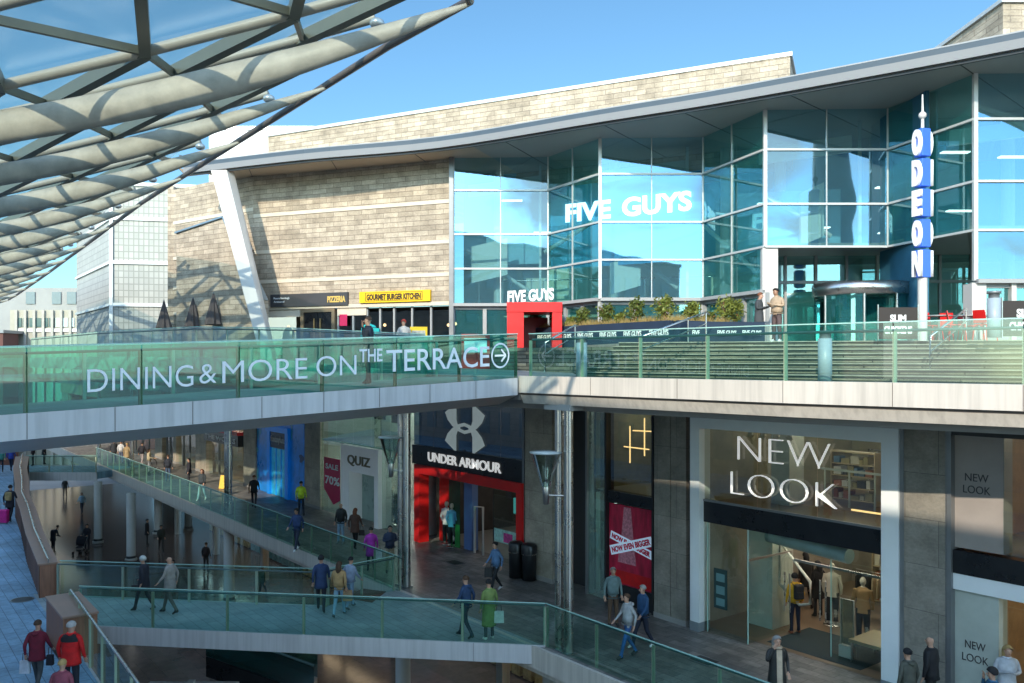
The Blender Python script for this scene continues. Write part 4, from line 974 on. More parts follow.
part(mb, 'frame', mat('white frame', (.7, .72, .70), .5), gb)
of = empty('office_building', 'distant grey concrete office block with a strip of dark windows', 'building', loc=(-60, 100, 0))
xa, xb = at(10, 100).x, at(80, 100).x
M_off = mat('grey office concrete', (.27, .275, .265), .7, var=.12, scale=.3)
part(MB().box(xa-8, xb+2, 104, 116, -4.6, zat(288, 104)), 'upper_wall', M_off, of); part(MB().box(xa, xb, 100, 103.99, -4.6, zat(310, 100)), 'lower_wall', mat('cream office concrete', (.36, .34, .27), .7), of)
for px in (26, 52, 67): part(MB().box(at(px, 103.9).x, at(px+9, 103.9).x, 103.85, 103.95, zat(304, 104), zat(292, 104)), 'window', mat('office window', (.12, .16, .18), .15), of)
for i in range(9):
    px = 16+i*6.6; part(MB().box(at(px, 99.9).x, at(px+5.4, 99.9).x, 99.9, 99.97, zat(327, 100), zat(318, 100)), 'window', mat('pale office window' if i > 5 else 'office window dark', (.5, .6, .58) if i > 5 else (.05, .10, .10), .15), of)
part(MB().box(xa+1, xb, 99.84, 99.895, zat(332, 100), zat(328.5, 100)), 'spandrel', M_white, of)
for i in range(7): part(MB().box(at(15+9*i, 99.8).x, at(15+9*i, 99.8).x+.3, 99.7, 99.8, -4.6, zat(310, 100)), 'rib', mat('cream rib', (.38, .36, .31), .7), of)
pk = empty('distant_building', 'low brick building at the far left edge behind the bridge rail', 'building', loc=(-60, 95, 0))
part(MB().box(at(-30, 96).x, at(3, 96).x, 96, 99, -4.6, zat(333, 96)), 'wall', mat('dark red brick', (.12, .05, .04), .8), pk)
part(MB().box(at(-40, 95.9).x, at(4, 95.9).x, 95.8, 100, zat(333, 96), zat(330, 96)), 'roof', M_grey, pk)
# city behind the viewer (throws the street into shade and shows in the glass)
M_cb = mat_brick('reddish city wall', (.62, .56, .50), (.56, .50, .45), (.4, .38, .35), 1.2, .5, .02, .7, .15)
def behind(s0, s1, z, label):
    r = empty('city_building', label, 'building', loc=F(s0, 27, 0))
    part(MB().fbox(s0, s1, 27, 42, -4.6, z), 'wall', M_cb, r)
    mb = MB()
    n = int((s1-s0)/3)
    for i in range(n):
        for j in range(int(z/3.4)):
            mb.fbox(s0+1+i*3, s0+2.6+i*3, 26.9, 26.97, 1+j*3.4, 3+j*3.4)
    part(mb, 'window_strip', mat('city window', (.3, .4, .45), .3), r)
    part(MB().fbox(s0-.1, s1+.1, 26.85, 42.1, z+.003, z+.4), 'cornice', M_conc, r)
behind(12.5, 60, 18.9, 'brick city block behind the viewpoint with rows of windows')
behind(-7, 3.0, 18.2, 'lower brick city block behind the viewpoint beside the canopy')
behind(-85, -9.2, 12.3, 'long brick city block facing the shops from behind the viewpoint')
tw = empty('city_tower', 'slim observation tower with a disc head standing behind the viewpoint', 'tower', loc=(39, -50, 0))
tc = (41, -52, 0)
part(MB().lathe(tc, [(3.2, -4.6), (2.2, 40), (2.2, 52)], 20), 'shaft', M_conc, tw); part(MB().lathe(tc, [(2.2, 46), (5.5, 50), (5.5, 54), (3.5, 56), (.01, 57)], 24), 'pod', M_grey, tw); part(MB().tube([(41, -52, 56), (41, -52, 68)], [.6, .1], 8), 'mast', M_grey, tw)

# ================================================================= GRIDSHELL CANOPY
cn = empty('glazed_canopy', 'big glazed gridshell canopy with lens shaped steel ribs over the near side', 'canopy', loc=(-6, 15, 12))
hr = {-3: None}
inv = {-3: .00281-3*.00080, -2: .00281-2*.00080, -1: .00281-.00080, 0: .00281, 1: .0036, 2: .00452, 3: .00546, 4: .00641, 5: .00752, 6: .0087, 7: .0099, 8: .0112, 9: .0125, 10: .0138, 11: .0152, 12: .0164, 13: .0176}
HZC = 6.0
def rim(a):
    """rim node positions: straight in plan, dipping towards the far end"""
    ai = math.floor(a); k = a-ai
    base = V((-.96-3.44*a, 14.3+4.72*a, 0)) if a >= 0 else V((-.96+.2*a-.95*a*a, 14.3+4.72*a, 0))
    D = base.y
    if a >= 0:
        v = lerp(inv[min(ai, 12)], inv[min(ai+1, 13)], k); z = EYE+(1/v)*D/FPX
    else: z = EYE+HZC
    return V((base.x, base.y, min(z, EYE+HZC+.1)))
slope = .262
def surf(a, w, lift=.62):
    r = rim(a); far = max(0, a-5)/7
    z = r.z-slope*w*(1-.45*far)+.004*w*w+lift
    return V((r.x-w, r.y+.06*w, z))
A_MIN, A_MAX, WM = -3.0, 12.0, 12.5
# ribs
M_rib = mat('pale khaki painted rib', (.46, .405, .33), .5, metal=.0, var=.26, scale=2.2, bump=.15, bscale=20)
def rib(a, R, wm=WM):
    pts, rs = [], []
    n = 22
    for i in range(n+1):
        w = -.25+wm*i/n; p = surf(a, max(w, -.25), -.05)
        sag = .30*math.sin(PI*min(1, max(0, (w+.3)/9)))
        p.z -= sag*.6
        pts.append(p); rs.append(max(.03, R*min(1, ((w+.3)/4.2)**.62) if w > -.29 else .03))
    part(MB().tube(pts, rs, 14, flat=.62), 'rib', M_rib, cn)
a = -3.0; i = 0
for i in range(0, 14): rib(i, [.29, .25, .28, .25, .28, .25, .28, .26, .26, .26, .26, .26, .26, .26][i])
for i in (-1, -2, -3): rib(i, .13)
# glazing lattice: rows parallel to the ribs plus two diagonal families
M_lat = mat('dark khaki lattice tube', (.17, .17, .135), .4, metal=.1, var=.1)
da = .5
rows = [A_MIN+da*i for i in range(int((A_MAX-A_MIN)/da)+1)]
cw = 2.6
rowtubes = MB(); diag1 = MB(); diag2 = MB(); glass = MB()
def node(ri, c): 
    a = rows[ri]; w = max(0, min(WM, (c+(.5 if ri % 2 else 0))*cw+ .15)); return surf(a, w)
NCn = int(WM/cw)+1
for ri in range(len(rows)):
    nn = [surf(rows[ri], 0)]+[node(ri, c) for c in range(NCn)]
    rowtubes.tube(nn, .10, 8)
for ri in range(len(rows)-1):
    for c in range(NCn):
        if ri % 2 == 0: p, q1_, q2_ = node(ri, c), node(ri+1, c), node(ri+1, c-1) if c > 0 else None
        else: p, q1_, q2_ = node(ri, c), node(ri+1, c+1), node(ri+1, c)
        if q1_ is not None and (q1_-p).length > .2: (diag1 if ri % 2 == 0 else diag1).bar(p, q1_, .19, .24)
        if q2_ is not None and (q2_-p).length > .2: diag2.bar(p, q2_, .09, .14)
for ri in range(len(rows)-1):
    n = 10
    for k in range(n):
        w0, w1 = WM*k/n, WM*(k+1)/n
        glass.quad(surf(rows[ri], w0, .8), surf(rows[ri+1], w0, .8), surf(rows[ri+1], w1, .8), surf(rows[ri], w1, .8))
part(rowtubes, 'lattice_row', mat('khaki lattice row tube', (.38, .34, .285), .45, metal=.0, var=.08), cn); part(diag1, 'lattice_bar', M_lat, cn); part(diag2, 'lattice_brace', M_lat, cn); part(glass, 'glazing', M_groof, cn)
part(MB().tube([surf(a_, -.25, .05)+V((.0, 0, -.05)) for a_ in [A_MIN+.5*i for i in range(31)]], .08, 8), 'rim_tube', mat('dark brown rim tube', (.20, .155, .14), .4), cn)
# collars and clamps where the lattice meets the ribs
for i in ():
    for w_ in (1.6, 4.2, 6.8, 9.4):
        mbc = MB(); p_ = surf(i, w_, .35); mbc.tube([p_+UP*-.42, p_+UP*.3], .045, 8); mbc.lathe(p_+UP*.22, [(.001, 0), (.15, 0), (.15, .06), (.001, .06)], 10); part(mbc, 'glazing_clamp', M_lat, cn)
# small round joints at the rim
for i in range(0, 9): part(MB().ball(surf(i+.45, .1, .45), .15, 6, sz=.7), 'rim_joint', mat('pale joint', (.45, .47, .48), .3, metal=.4), cn)
# ================================================================= SHOPFRONTS ON THE STREET
HT = 6.28
M_shopfloor = mat('shop timber floor', (.20, .14, .09), .4, var=.2, scale=2); M_shopgrey = mat('shop grey floor', (.24, .25, .24), .4, var=.1)
M_strip = mat_emit('shop ceiling strip light', (1, .88, .70), 24); M_stripw = mat_emit('shop cool strip light', (.92, 1, .96), 45)
M_neon = mat_emit('warm line light', (1, .60, .24), 2.2)
def pillar(px0, px1, label, m=None, t0=-.35, t1=.10, z1=HT, split=None):
    s0, s1 = S(px0, t1), S(px1, t1)
    r = empty('stone_pillar', label, 'pillar', loc=F(s0, 0, 0)); m = m or M_pillar
    if split:
        sm = S(split, t1); part(MB().fbox(s0, sm-.012, t0, t1, .004, z1), 'slab', m, r); part(MB().fbox(sm+.012, s1, t0, t1, .004, z1), 'slab', m, r)
        part(MB().fbox(sm-.012, sm+.012, t0, t1-.03, .004, z1), 'joint', M_dark, r)
    else: part(MB().fbox(s0, s1, t0, t1, .004, z1), 'shaft', m, r)
    part(MB().fbox(s0-.01, s1+.01, t0, t1+.02, .003, .16), 'plinth', M_conc, r)
    return r
pillar(900, 946.5, 'broad dark stone pillar between the two fashion shopfronts')
pillar(654, 686, 'double slab stone pillar left of the big fashion shopfront', split=670.5)
pillar(525, 552, 'stone pillar with a glass lamp right of the sports shop', M_pillarw)
pillar(304.5, 320, 'warm stone pillar between the blue shop and the dress shop', M_pillarw)
pillar(243.5, 255.5, 'pale stone pillar left of the blue shop', M_pillarw)
pillar(195.5, 206, 'pale stone pillar left of the red and black shop sign', M_pillarw)
pillar(155, 162, 'narrow pale pillar left of the dark shop entrance', M_pillarw)
pillar(173, 176, 'narrow pale post beside the dark shop entrance', M_pillarw)
def room(root, s0, s1, z0, z1, depth, wall, floor, t=-.4, ceil=None, lights=2, lm=None):
    part(MB().quad(F(s0, t, z0), F(s1, t, z0), F(s1, t-depth, z0), F(s0, t-depth, z0)), 'shop_floor', floor, root)
    part(MB().quad(F(s0, t-depth, z0), F(s1, t-depth, z0), F(s1, t-depth, z1), F(s0, t-depth, z1)), 'back_wall', wall, root)
    mb = MB(); mb.quad(F(s0, t, z0), F(s0, t-depth, z0), F(s0, t-depth, z1), F(s0, t, z1)); part(mb, 'side_wall', wall, root)
    mb = MB(); mb.quad(F(s1, t, z0), F(s1, t-depth, z0), F(s1, t-depth, z1), F(s1, t, z1)); part(mb, 'side_wall', wall, root)
    part(MB().quad(F(s0, t, z1), F(s1, t, z1), F(s1, t-depth, z1), F(s0, t-depth, z1)), 'shop_ceiling', ceil or M_w3, root)
    for i in range(lights):
        tt = t-depth*(i+.5)/lights; part(MB().fbox(lerp(s0, s1, .12), lerp(s0, s1, .88), tt-.05, tt+.05, z1-.08, z1-.03), 'strip_light', lm or M_strip, root)
def pane(root, s0, s1, z0, z1, t=0.0, m=None, name='window'):
    return part(MB().quad(F(s0, t, z0), F(s1, t, z0), F(s1, t, z1), F(s0, t, z1)), name, m or M_gshop, root)
def ftext(body, px0, px1, z, size, m, root, t=.14, off=0.0, ext=.02, z2=None):
    a, b = F(S(px0, t), t, z), F(S(px1, t), t, z)
    o = text(body, size, m, 'lettering', None, (0, 0, 0), (1, 0, 0), (0, 0, 1), ext, off)
    return fit(o, a, b, root)
def goods(root, s0, s1, t, z0, n, cols, hang=True):
    """rail of hanging clothes"""
    mb = MB(); mb.tube([F(s0, t, z0+1.45), F(s1, t, z0+1.45)], .015, 6); mb.tube([F(s0, t, z0), F(s0, t, z0+1.45)], .015, 6); mb.tube([F(s1, t, z0), F(s1, t, z0+1.45)], .015, 6)
    return mb
# ---- mannequin
def body_blob(mb, P, pose=0, mi=0):
    mb.lathe(P, [(.01, .82), (.15, .86), (.17, .98), (.12, 1.14), (.16, 1.34), (.17, 1.42), (.06, 1.48), (.045, 1.54)], 12, mi, 1, .65)
    mb.ball((P[0], P[1], P[2]+1.64), .10, 6, mi, .85, 1, 1.2)
    for sx in (-1, 1):
        mb.tube([(P[0]+sx*.09, P[1], P[2]+.9), (P[0]+sx*.10, P[1]-.02*sx, P[2]+.48), (P[0]+sx*.10, P[1], P[2]+.03)], [.085, .06, .04], 8, mi)
        mb.tube([(P[0]+sx*.18, P[1], P[2]+1.40), (P[0]+sx*.24, P[1]+.02, P[2]+1.12), (P[0]+sx*.22, P[1]-.08, P[2]+.86)], [.05, .04, .028], 7, mi)
def mannequin(P, rz, label, topc, legc, z=0):
    r = empty('mannequin', label, 'mannequin', 'shop mannequins', loc=P, rz=rz)
    mb = MB(); body_blob(mb, (0, 0, 0)); mb.build('figure', mat('mannequin skin', (.55, .48, .40), .5), r)
    mb = MB(); mb.lathe((0, 0, 0), [(.19, .80), (.185, 1.0), (.15, 1.14), (.185, 1.34), (.19, 1.42), (.08, 1.49)], 14, 0, 1, .68)
    for sx in (-1, 1): mb.tube([(sx*.18, 0, 1.42), (sx*.25, .02, 1.12), (sx*.23, -.07, .9)], [.065, .055, .045], 8)
    mb.build('top', topc, r)
    mb = MB()
    for sx in (-1, 1): mb.tube([(sx*.09, 0, .92), (sx*.10, 0, .48), (sx*.10, 0, .1)], [.105, .085, .075], 9)
    mb.build('trousers', legc, r)
    MB().lathe((0, 0, 0), [(.001, -.02), (.25, -.02), (.25, .0), (.001, .01)], 18).build('stand', M_steel, r)
    return r
def crail(P, rz, L_, label, cols, h=1.45):
    r = empty('clothes_rail', label, 'clothes rail', 'clothes rails in the fashion shop', loc=P, rz=rz)
    MB().tube([(-L_/2, 0, 0), (-L_/2, 0, h), (L_/2, 0, h), (L_/2, 0, 0)], .018, 6).build('frame', M_steel, r)
    for i in range(int(L_/.16)):
        x = -L_/2+.12+i*.16; c = random.choice(cols); w = .20+random.random()*.05; b = .45+random.random()*.5
        MB().add([(x-.03, -w, b), (x+.03, -w, b), (x+.02, -w*.9, h-.16), (x, 0, h-.03), (x+.02, w*.9, h-.16), (x+.03, w, b), (x-.03, w, b), (x-.02, w*.9, h-.16), (x-.02, -w*.9, h-.16)],
                 [(0, 8, 7, 6), (1, 5, 4, 2), (0, 1, 2, 8), (6, 7, 4, 5), (8, 2, 3), (2, 4, 3), (4, 7, 3), (7, 8, 3), (0, 6, 5, 1)]).build('garment', c, r)
    return r
CC = [mat('beige cloth', (.38, .28, .17), .8), mat('black cloth', (.02, .02, .022), .8), mat('camel cloth', (.34, .20, .09), .8), mat('grey cloth', (.2, .2, .2), .8), mat('cream cloth', (.55, .5, .4), .8), mat('rust cloth', (.30, .09, .04), .8)]

# ---- NEW LOOK main shopfront
NL = empty('fashion_shopfront', 'two storey fashion shopfront in a pale grey frame with new look letters', 'shopfront', loc=F(3, 0, 0))
s0, s1 = S(690, .18), S(898, .18); sa, sb = S(699, .18), S(881, .18)
zt_ = 6.06; M_nlf = mat('pale blue grey frame', (.80, .84, .86), .4, var=.05, scale=1)
part(MB().fbox(s0, sa, -.3, .18, .26, zt_), 'frame_side', M_nlf, NL); part(MB().fbox(sb, s1, -.3, .18, .26, zt_), 'frame_side', M_nlf, NL)
part(MB().fbox(s0, sa, -.3, .20, .004, .257), 'frame_foot', mat('dark frame foot', (.22, .25, .27), .5), NL); part(MB().fbox(sb, s1, -.3, .20, .004, .257), 'frame_foot', mat('dark frame foot', (.22, .25, .27)), NL)
part(MB().fbox(sa, sb, -.3, .18, zt_-.34, zt_), 'frame_head', M_nlf, NL)
part(MB().fbox(s1+.003, s1+.10, -.3, .12, .004, zt_+.05), 'shadow_gap', M_grey, NL); part(MB().fbox(s0-.08, s0-.003, -.3, .12, .004, zt_+.05), 'shadow_gap', M_dark, NL)
part(MB().fbox(sa, sb, -.4, -.02, 3.08, 3.66), 'floor_band', M_black, NL)
n = 3
for i in range(n):
    a, b = lerp(sa, sb, i/n), lerp(sa, sb, (i+1)/n)
    pane(NL, a+.01, b-.01, 3.66, zt_-.34, -.05, M_gshopd, 'upper_window')
part(MB().fbox(sa, sb, -.10, .0, 3.662, 3.72), 'window_sill', M_grey, NL)
# ground floor screens
g0, g1, g2 = sa, S(748, -.05), S(812, -.05)
pane(NL, g0, g1, .01, 3.08, -.05, M_gshop, 'glass_screen')
part(MB().quad(F(g1, -.05, .01), F(g1+.05, -2.0, .01), F(g1+.05, -2.0, 3.08), F(g1, -.05, 3.08)), 'glass_screen', M_gshop, NL)
pane(NL, g2, sb, .01, 3.08, -.9, M_gshop, 'glass_screen')
for s_1, t_1 in ((g1, -.05), (g2, -.9), (lerp(g0, g1, .08), -.06)):
    part(MB().tube([F(s_1, t_1, .01), F(s_1, t_1, 3.08)], .018, 6), 'glass_edge', M_edge, NL)
part(MB().bar(F(g1, -.05, 2.25), F(g1+.05, -2.0, 2.25), .03, .06), 'door_rail', M_steel, NL); part(MB().bar(F(g2-1.1, -.92, 2.3), F(sb, -.92, 2.3), .03, .06), 'door_rail', M_steel, NL)
for sp_ in (g1+.62, g2-.25, ):
    part(MB().tube([F(sp_, -.8, .9), F(sp_, -.8, 1.95)], .02, 6).tube([F(sp_+.16, -.8, .9), F(sp_+.16, -.8, 1.95)], .02, 6), 'door_pull', M_steel, NL)
room(NL, s0-.1, s1+.1, .012, 3.1, 8, mat('dim shop wall', (.30, .27, .22), .7, var=.3, scale=1.2), M_shopfloor, lights=3)
room(NL, s0-.1, s1+.1, 3.5, 6.1, 8, mat('olive shop wall', (.34, .31, .21), .7, var=.25, scale=1.5), M_shopfloor, lights=2)
part(MB().obox(F(g1+.2, -.6, .016), U*2.7, N*-2.0, UP*.004), 'entrance_mat', mat('dark teal mat', (.02, .04, .045), .9), NL)
part(MB().tube([F(sa+1.4, -1.1, 2.78), F(sa+4.0, -.75, 2.72)], .19, 16), 'air_duct', mat('pale turquoise duct', (.35, .5, .48), .35, metal=.3), NL)
part(MB().fbox(sa+.35, sa+1.15, -2.6, -1.6, .012, 3.05), 'white_column', mat('white plaster column', (.6, .62, .56), .6), NL)
part(MB().fbox(sa+.9, sa+1.5, -2.6, -1.9, 3.52, 6.05), 'white_column', mat('white plaster column', (.6, .62, .56)), NL)
# stair inside with white balustrade
mb = MB(); sx0 = sa+1.6
for i in range(9): mb.fbox(sx0+i*.05, sx0+.9+i*.05, -2.4-.28*i, -2.12-.28*i, .02, .2+.18*i)
pass
mb = MB()
q_ = [F(sx0-.1, -1.7, 1.0), F(sx0+.75, -1.9, 1.0), F(sx0+.75, -1.9, 1.75), F(sx0+.2, -2.2, 2.35), F(sx0-.5, -2.2, 2.35)]
mb.tube([F(sx0-.35, -1.8, 1.3), F(sx0+.30, -1.8, .85), F(sx0+.62, -1.8, .95), F(sx0+.62, -1.8, 1.55), F(sx0-.35, -1.8, 2.5), F(sx0-.35, -1.8, 1.3)], .045, 6)
part(mb, 'stair_rail', mat('white plaster column', (.6, .62, .56)), NL)
# upstairs railing + neon line lights
mb = MB()
for i in range(5): mb.fbox(sa+1.9+i*.75, sa+1.94+i*.75, -3.02, -2.98, 3.52, 4.55)
mb.fbox(sa+1.8, sb, -3.03, -2.97, 4.5, 4.56); part(mb, 'gallery_rail', mat('pale gallery rail', (.5, .55, .5), .4), NL)
part(MB().fbox(sb-.55, sb-.50, -1.5, -1.45, 3.75, 4.75), 'line_light', M_neon, NL); part(MB().fbox(sb-1.7, sb-.5, -1.5, -1.45, 3.74, 3.78), 'line_light', M_neon, NL)
part(MB().fbox(sa+1.9, sb-.5, -4.0, -3.95, 5.5, 5.54), 'line_light', M_neon, NL)
for i in range(4): part(MB().ball(F(sa+1.0+i*.42, -.8, 5.55), .09, 6), 'pendant_lamp', mat('pale glass pendant', (.6, .55, .45), .2), NL)
ftext('NEW', 738, 830, 4.92, 1.0, M_sign, NL, t=.06, off=-.03, ext=.03)
ftext('LOOK', 731, 837, 3.98, .95, M_sign, NL, t=.06, off=-.03, ext=.03)
part(MB().fbox(sa+.35, sa+.8, -.045, -.035, .75, 1.85), 'opening_hours_board', mat('dark teal board', (.02, .05, .05), .5, var=.2), NL)
part(MB().fbox(sa+.43, sa+.72, -.034, -.030, 1.5, 1.72).fbox(sa+.43, sa+.72, -.034, -.030, 1.15, 1.38).fbox(sa+.43, sa+.72, -.034, -.030, .83, 1.04), 'opening_hours_sheet', mat('pale teal sheet', (.12, .25, .26), .5), NL)
for i, (ss, tt, a_, lb, c1_, c2_) in enumerate(((sa+3.3, -2.6, 2.6, 'mannequin in camel coat deep in the fashion shop', CC[2], CC[1]), (sa+4.0, -3.2, 2.2, 'mannequin in rust top in the middle of the fashion shop', CC[5], CC[0]), (sb-.45, -1.3, 2.4, 'mannequin in beige jacket on the display platform', CC[0], CC[4]), (sa+1.9, -3.4, 2.6, 'mannequin in cream coat behind the inner stair rail', CC[4], CC[1]))):
    mannequin(F(ss, tt, .6 if i == 2 else .02), a_, lb, c1_, c2_)
o = empty('display_platform', 'pale display platform holding one mannequin in the fashion shop', 'platform', loc=F(sb-1, -1.6, 0)); part(MB().fbox(sb-1.5, sb-.05, -2.2, -.98, .5, .575), 'top', mat('pale oak', (.42, .33, .2), .5), o)
for a_, b_ in ((sb-1.45, -1.05), (sb-.15, -1.05), (sb-1.45, -2.15), (sb-.15, -2.15)): part(MB().fbox(a_, a_+.05, b_, b_+.05, .015, .5), 'leg', M_steel, o)
crail(F(sa+2.9, -4.5, .015), math.atan2(U.y, U.x), 1.8, 'rail of dark coats at the back of the fashion shop', CC[:4])
crail(F(sa+4.6, -3.0, .015), math.atan2(U.y, U.x)+.4, 1.4, 'rail of beige garments right of the shoppers', [CC[0], CC[2], CC[4]])
crail(F(sa+3.2, -5, 3.52), math.atan2(U.y, U.x), 2.2, 'upstairs rail of mixed clothes above the letters', CC)
crail(F(sa+5.2, -4, 3.52), math.atan2(U.y, U.x), 1.2, 'upstairs rail of clothes near the line lights', CC)
# security gate
for k, ss in enumerate((g2+.1,)):
    r = empty('security_gate', 'pale anti theft gate standing in the fashion shop entrance', 'gate', loc=F(ss, -1.2, 0)); part(MB().fbox(ss, ss+.35, -1.23, -1.17, .35, 1.5), 'panel', M_gshopd, r); part(MB().tube([F(ss, -1.2, .3), F(ss, -1.2, 1.5), F(ss+.35, -1.2, 1.5), F(ss+.35, -1.2, .3)], .025, 6).fbox(ss-.02, ss+.37, -1.28, -1.12, .012, .32), 'frame', M_white, r)

# ---- right NEW LOOK shopfront
N2 = empty('fashion_shopfront', 'second fashion shopfront at the picture edge with small new look lettering on pale panels', 'shopfront', loc=F(9, 0, 0))
a0, a1 = S(952, .05), 15.5
part(MB().fbox(a0-.12, a0, -.3, .1, .004, 6.2), 'frame_side', M_grey, N2); part(MB().fbox(a0, a1, -.3, .08, 6.0, 6.2), 'frame_head', M_dark, N2)
part(MB().fbox(a0, a0+1.0, -.5, -.08, 3.55, 6.0), 'side_panel', mat('warm grey shop panel', (.34, .30, .28), .5, var=.08), N2)
pane(N2, a0+1.0, a1, 3.55, 6.0, -.06, M_gshopd, 'upper_window'); part(MB().fbox(a0, a1, -.4, .02, 3.0, 3.5), 'floor_band', M_black, N2)
part(MB().fbox(a0, a1, -.35, .0, 2.65, 2.997), 'canopy_band', mat('pale blue grey frame', (.62, .67, .70)), N2)
part(MB().fbox(a0, a0+.9, -.5, -.08, .01, 2.65), 'side_panel', mat('pale green panel', (.42, .46, .42), .4, var=.12), N2)
pane(N2, a0+.9, a0+3.0, .01, 2.65, -.3, M_gshop, 'glass_screen')
room(N2, a0, a1, .012, 3.0, 7, mat('warm timber wall', (.40, .22, .10)), M_shopfloor, lights=2); room(N2, a0, a1, 3.45, 6.1, 7, mat('warm timber wall', (.4, .22, .1)), M_shopfloor, lights=2)
M_ink = mat('charcoal lettering', (.05, .045, .05), .5)
def n2t(b_, z, q0_, q1_, sz=.24):
    o = text(b_, sz, M_ink, 'lettering', None, (0, 0, 0), (1, 0, 0), (0, 0, 1), .004, .0); fit(o, F(a0+q0_, -.07, z), F(a0+q1_, -.07, z), N2)
n2t('NEW', 5.02, .22, .70); n2t('LOOK', 4.76, .18, .74); n2t('NEW', 1.42, .22, .64); n2t('LOOK', 1.14, .16, .70)
mb = MB(); 
for (p_, q_) in (((1.7, 4.5), (1.7, 5.9)), ((1.4, 4.75), (2.6, 4.75)), ((1.4, 5.75), (2.6, 5.75)), ((1.4, .6), (1.4, 2.1)), ((1.4, 2.1), (3.2, 2.1)), ((1.4, 1.65), (3.2, 1.65))):
    mb.tube([F(a0+p_[0], -1.2, p_[1]), F(a0+q_[0], -1.2, q_[1])], .025, 6)
part(mb, 'line_light', M_neon, N2)
crail(F(a0+2.2, -2.4, .015), math.atan2(U.y, U.x), 1.8, 'rail of pale clothes in the second fashion shop', CC); crail(F(a0+2.0, -2.2, 3.47), math.atan2(U.y, U.x), 2.0, 'upstairs rail of dark clothes in the second fashion shop', CC[:3])

# ---- bay with hash light and poster
HB = empty('window_bay', 'tall glazed window bay with warm crossing line lights above a red poster', 'shopfront', loc=F(-2, 0, 0))
b0, b1, b2 = S(588, .0), S(606, 0), S(654, 0)
M_gsd = mat_glass('pale green side glass', (.55, .80, .74), .12, body=(.35, .55, .5), bodyf=.35)
pane(HB, b0, b1, .01, 6.1, -.02, M_gsd, 'side_glass')
part(MB().fbox(b1-.02, b1+.05, -.3, .05, .01, 6.1), 'frame_side', M_dark, HB); part(MB().fbox(b2-.06, b2, -.3, .05, .01, 6.1), 'frame_side', M_dark, HB); part(MB().fbox(b0-.08, b0-.02, -.3, .05, .01, 6.15), 'frame_side', M_grey, HB)
part(MB().fbox(b0, b2, -.3, .04, 6.10, 6.25), 'frame_head', M_dark, HB); part(MB().fbox(b1+.05, b2-.06, -.3, -.0, 3.15, 3.5), 'floor_band', M_black, HB)
pane(HB, b1+.05, b2-.06, 3.5, 6.1, -.06, M_gshopd, 'upper_window')
room(HB, b0-.05, b2, 3.4, 6.1, 4, mat('olive green wall', (.20, .19, .10), .7, var=.3), M_shopgrey, lights=1)
room(HB, b0-.05, b1+.1, .012, 3.3, 2.5, mat('green grey wall', (.3, .4, .36), .7), M_shopgrey, lights=1, lm=M_stripw)
mb = MB(); hz_ = lambda px, py: F(S(px, -.5), -.5, ZF(px, py, -.5))
for a_, b_ in (((630, 426), (630, 463)), ((644.5, 418), (644.5, 456)), ((633, 430.5), (653, 431.5)), ((624, 446.5), (649, 449.5))): mb.tube([hz_(*a_), hz_(*b_)], .02, 6)
part(mb, 'line_light', M_neon, HB)
po = empty('window_poster', 'crimson window poster crossed by pale bands reading now even bigger', 'poster', loc=F(b1, 0, .3))
M_post = mat('crimson glitter poster', (.45, .015, .05), .5, var=.6, scale=2.5, stretch=(2, 2, .5)); M_postd = mat('deep red poster foot', (.60, .01, .01), .5, var=.3)
part(MB().fbox(b1+.06, b2-.07, -.12, -.08, .62, 3.1), 'sheet', M_post, po); part(MB().fbox(b1+.3, b2-.07, -.078, -.074, .66, 1.05), 'red_foot', M_postd, po)
part(MB().fbox(b1+.06, b2-.07, -.14, -.07, .02, .60), 'stall_riser', M_dark, po)
# figure-like silhouette in pink
M_pk = mat('pale pink sparkle', (.55, .20, .25), .5, var=.5, scale=12)
part(MB().add([F(b1+.72, -.072, 3.05), F(b1+1.02, -.072, 3.05), F(b1+1.12, -.072, 2.2), F(b1+1.25, -.072, 1.3), F(b1+.45, -.072, 1.3), F(b1+.62, -.072, 2.2)], [(0, 5, 4, 3, 2, 1)]), 'dress_print', M_pk, po)
def band(pA, pB, body, t, w, flip=1):
    a = F(S(pA[0], t), t, ZF(*pA, t)); b = F(S(pB[0], t), t, ZF(*pB, t)); d = (b-a); up = d.normalized().cross(N).normalized(); up = up if up.z > 0 else -up
    part(MB().quad(a-up*w/2, b-up*w/2, b+up*w/2, a+up*w/2), 'band', mat('pale blue band', (.6, .72, .85), .5, emit=(.6, .75, .95), estr=.25), po)
    o = text(body, w*.78, mat('crimson lettering', (.62, .01, .06), .5), 'lettering', None, (0, 0, 0), (1, 0, 0), (0, 0, 1), .002, .012)
    aa = a+d*.04-up*w*.27+N*.006; bb = b-d*.04-up*w*.27+N*.006; fit(o, aa, bb, po, up=up)
band((610.5, 534), (652, 556), 'NOW EVEN BIGGER', -.066, .26); band((610.5, 550), (652, 541.5), 'NOW EVEN BIGGER', -.055, .30)

# dark recess between bay and pillar
part(MB().fbox(S(552), S(587), -.9, -.6, .01, 6.2), 'dark_recess', mat('dark slatted recess', (.03, .03, .032), .5), HB)

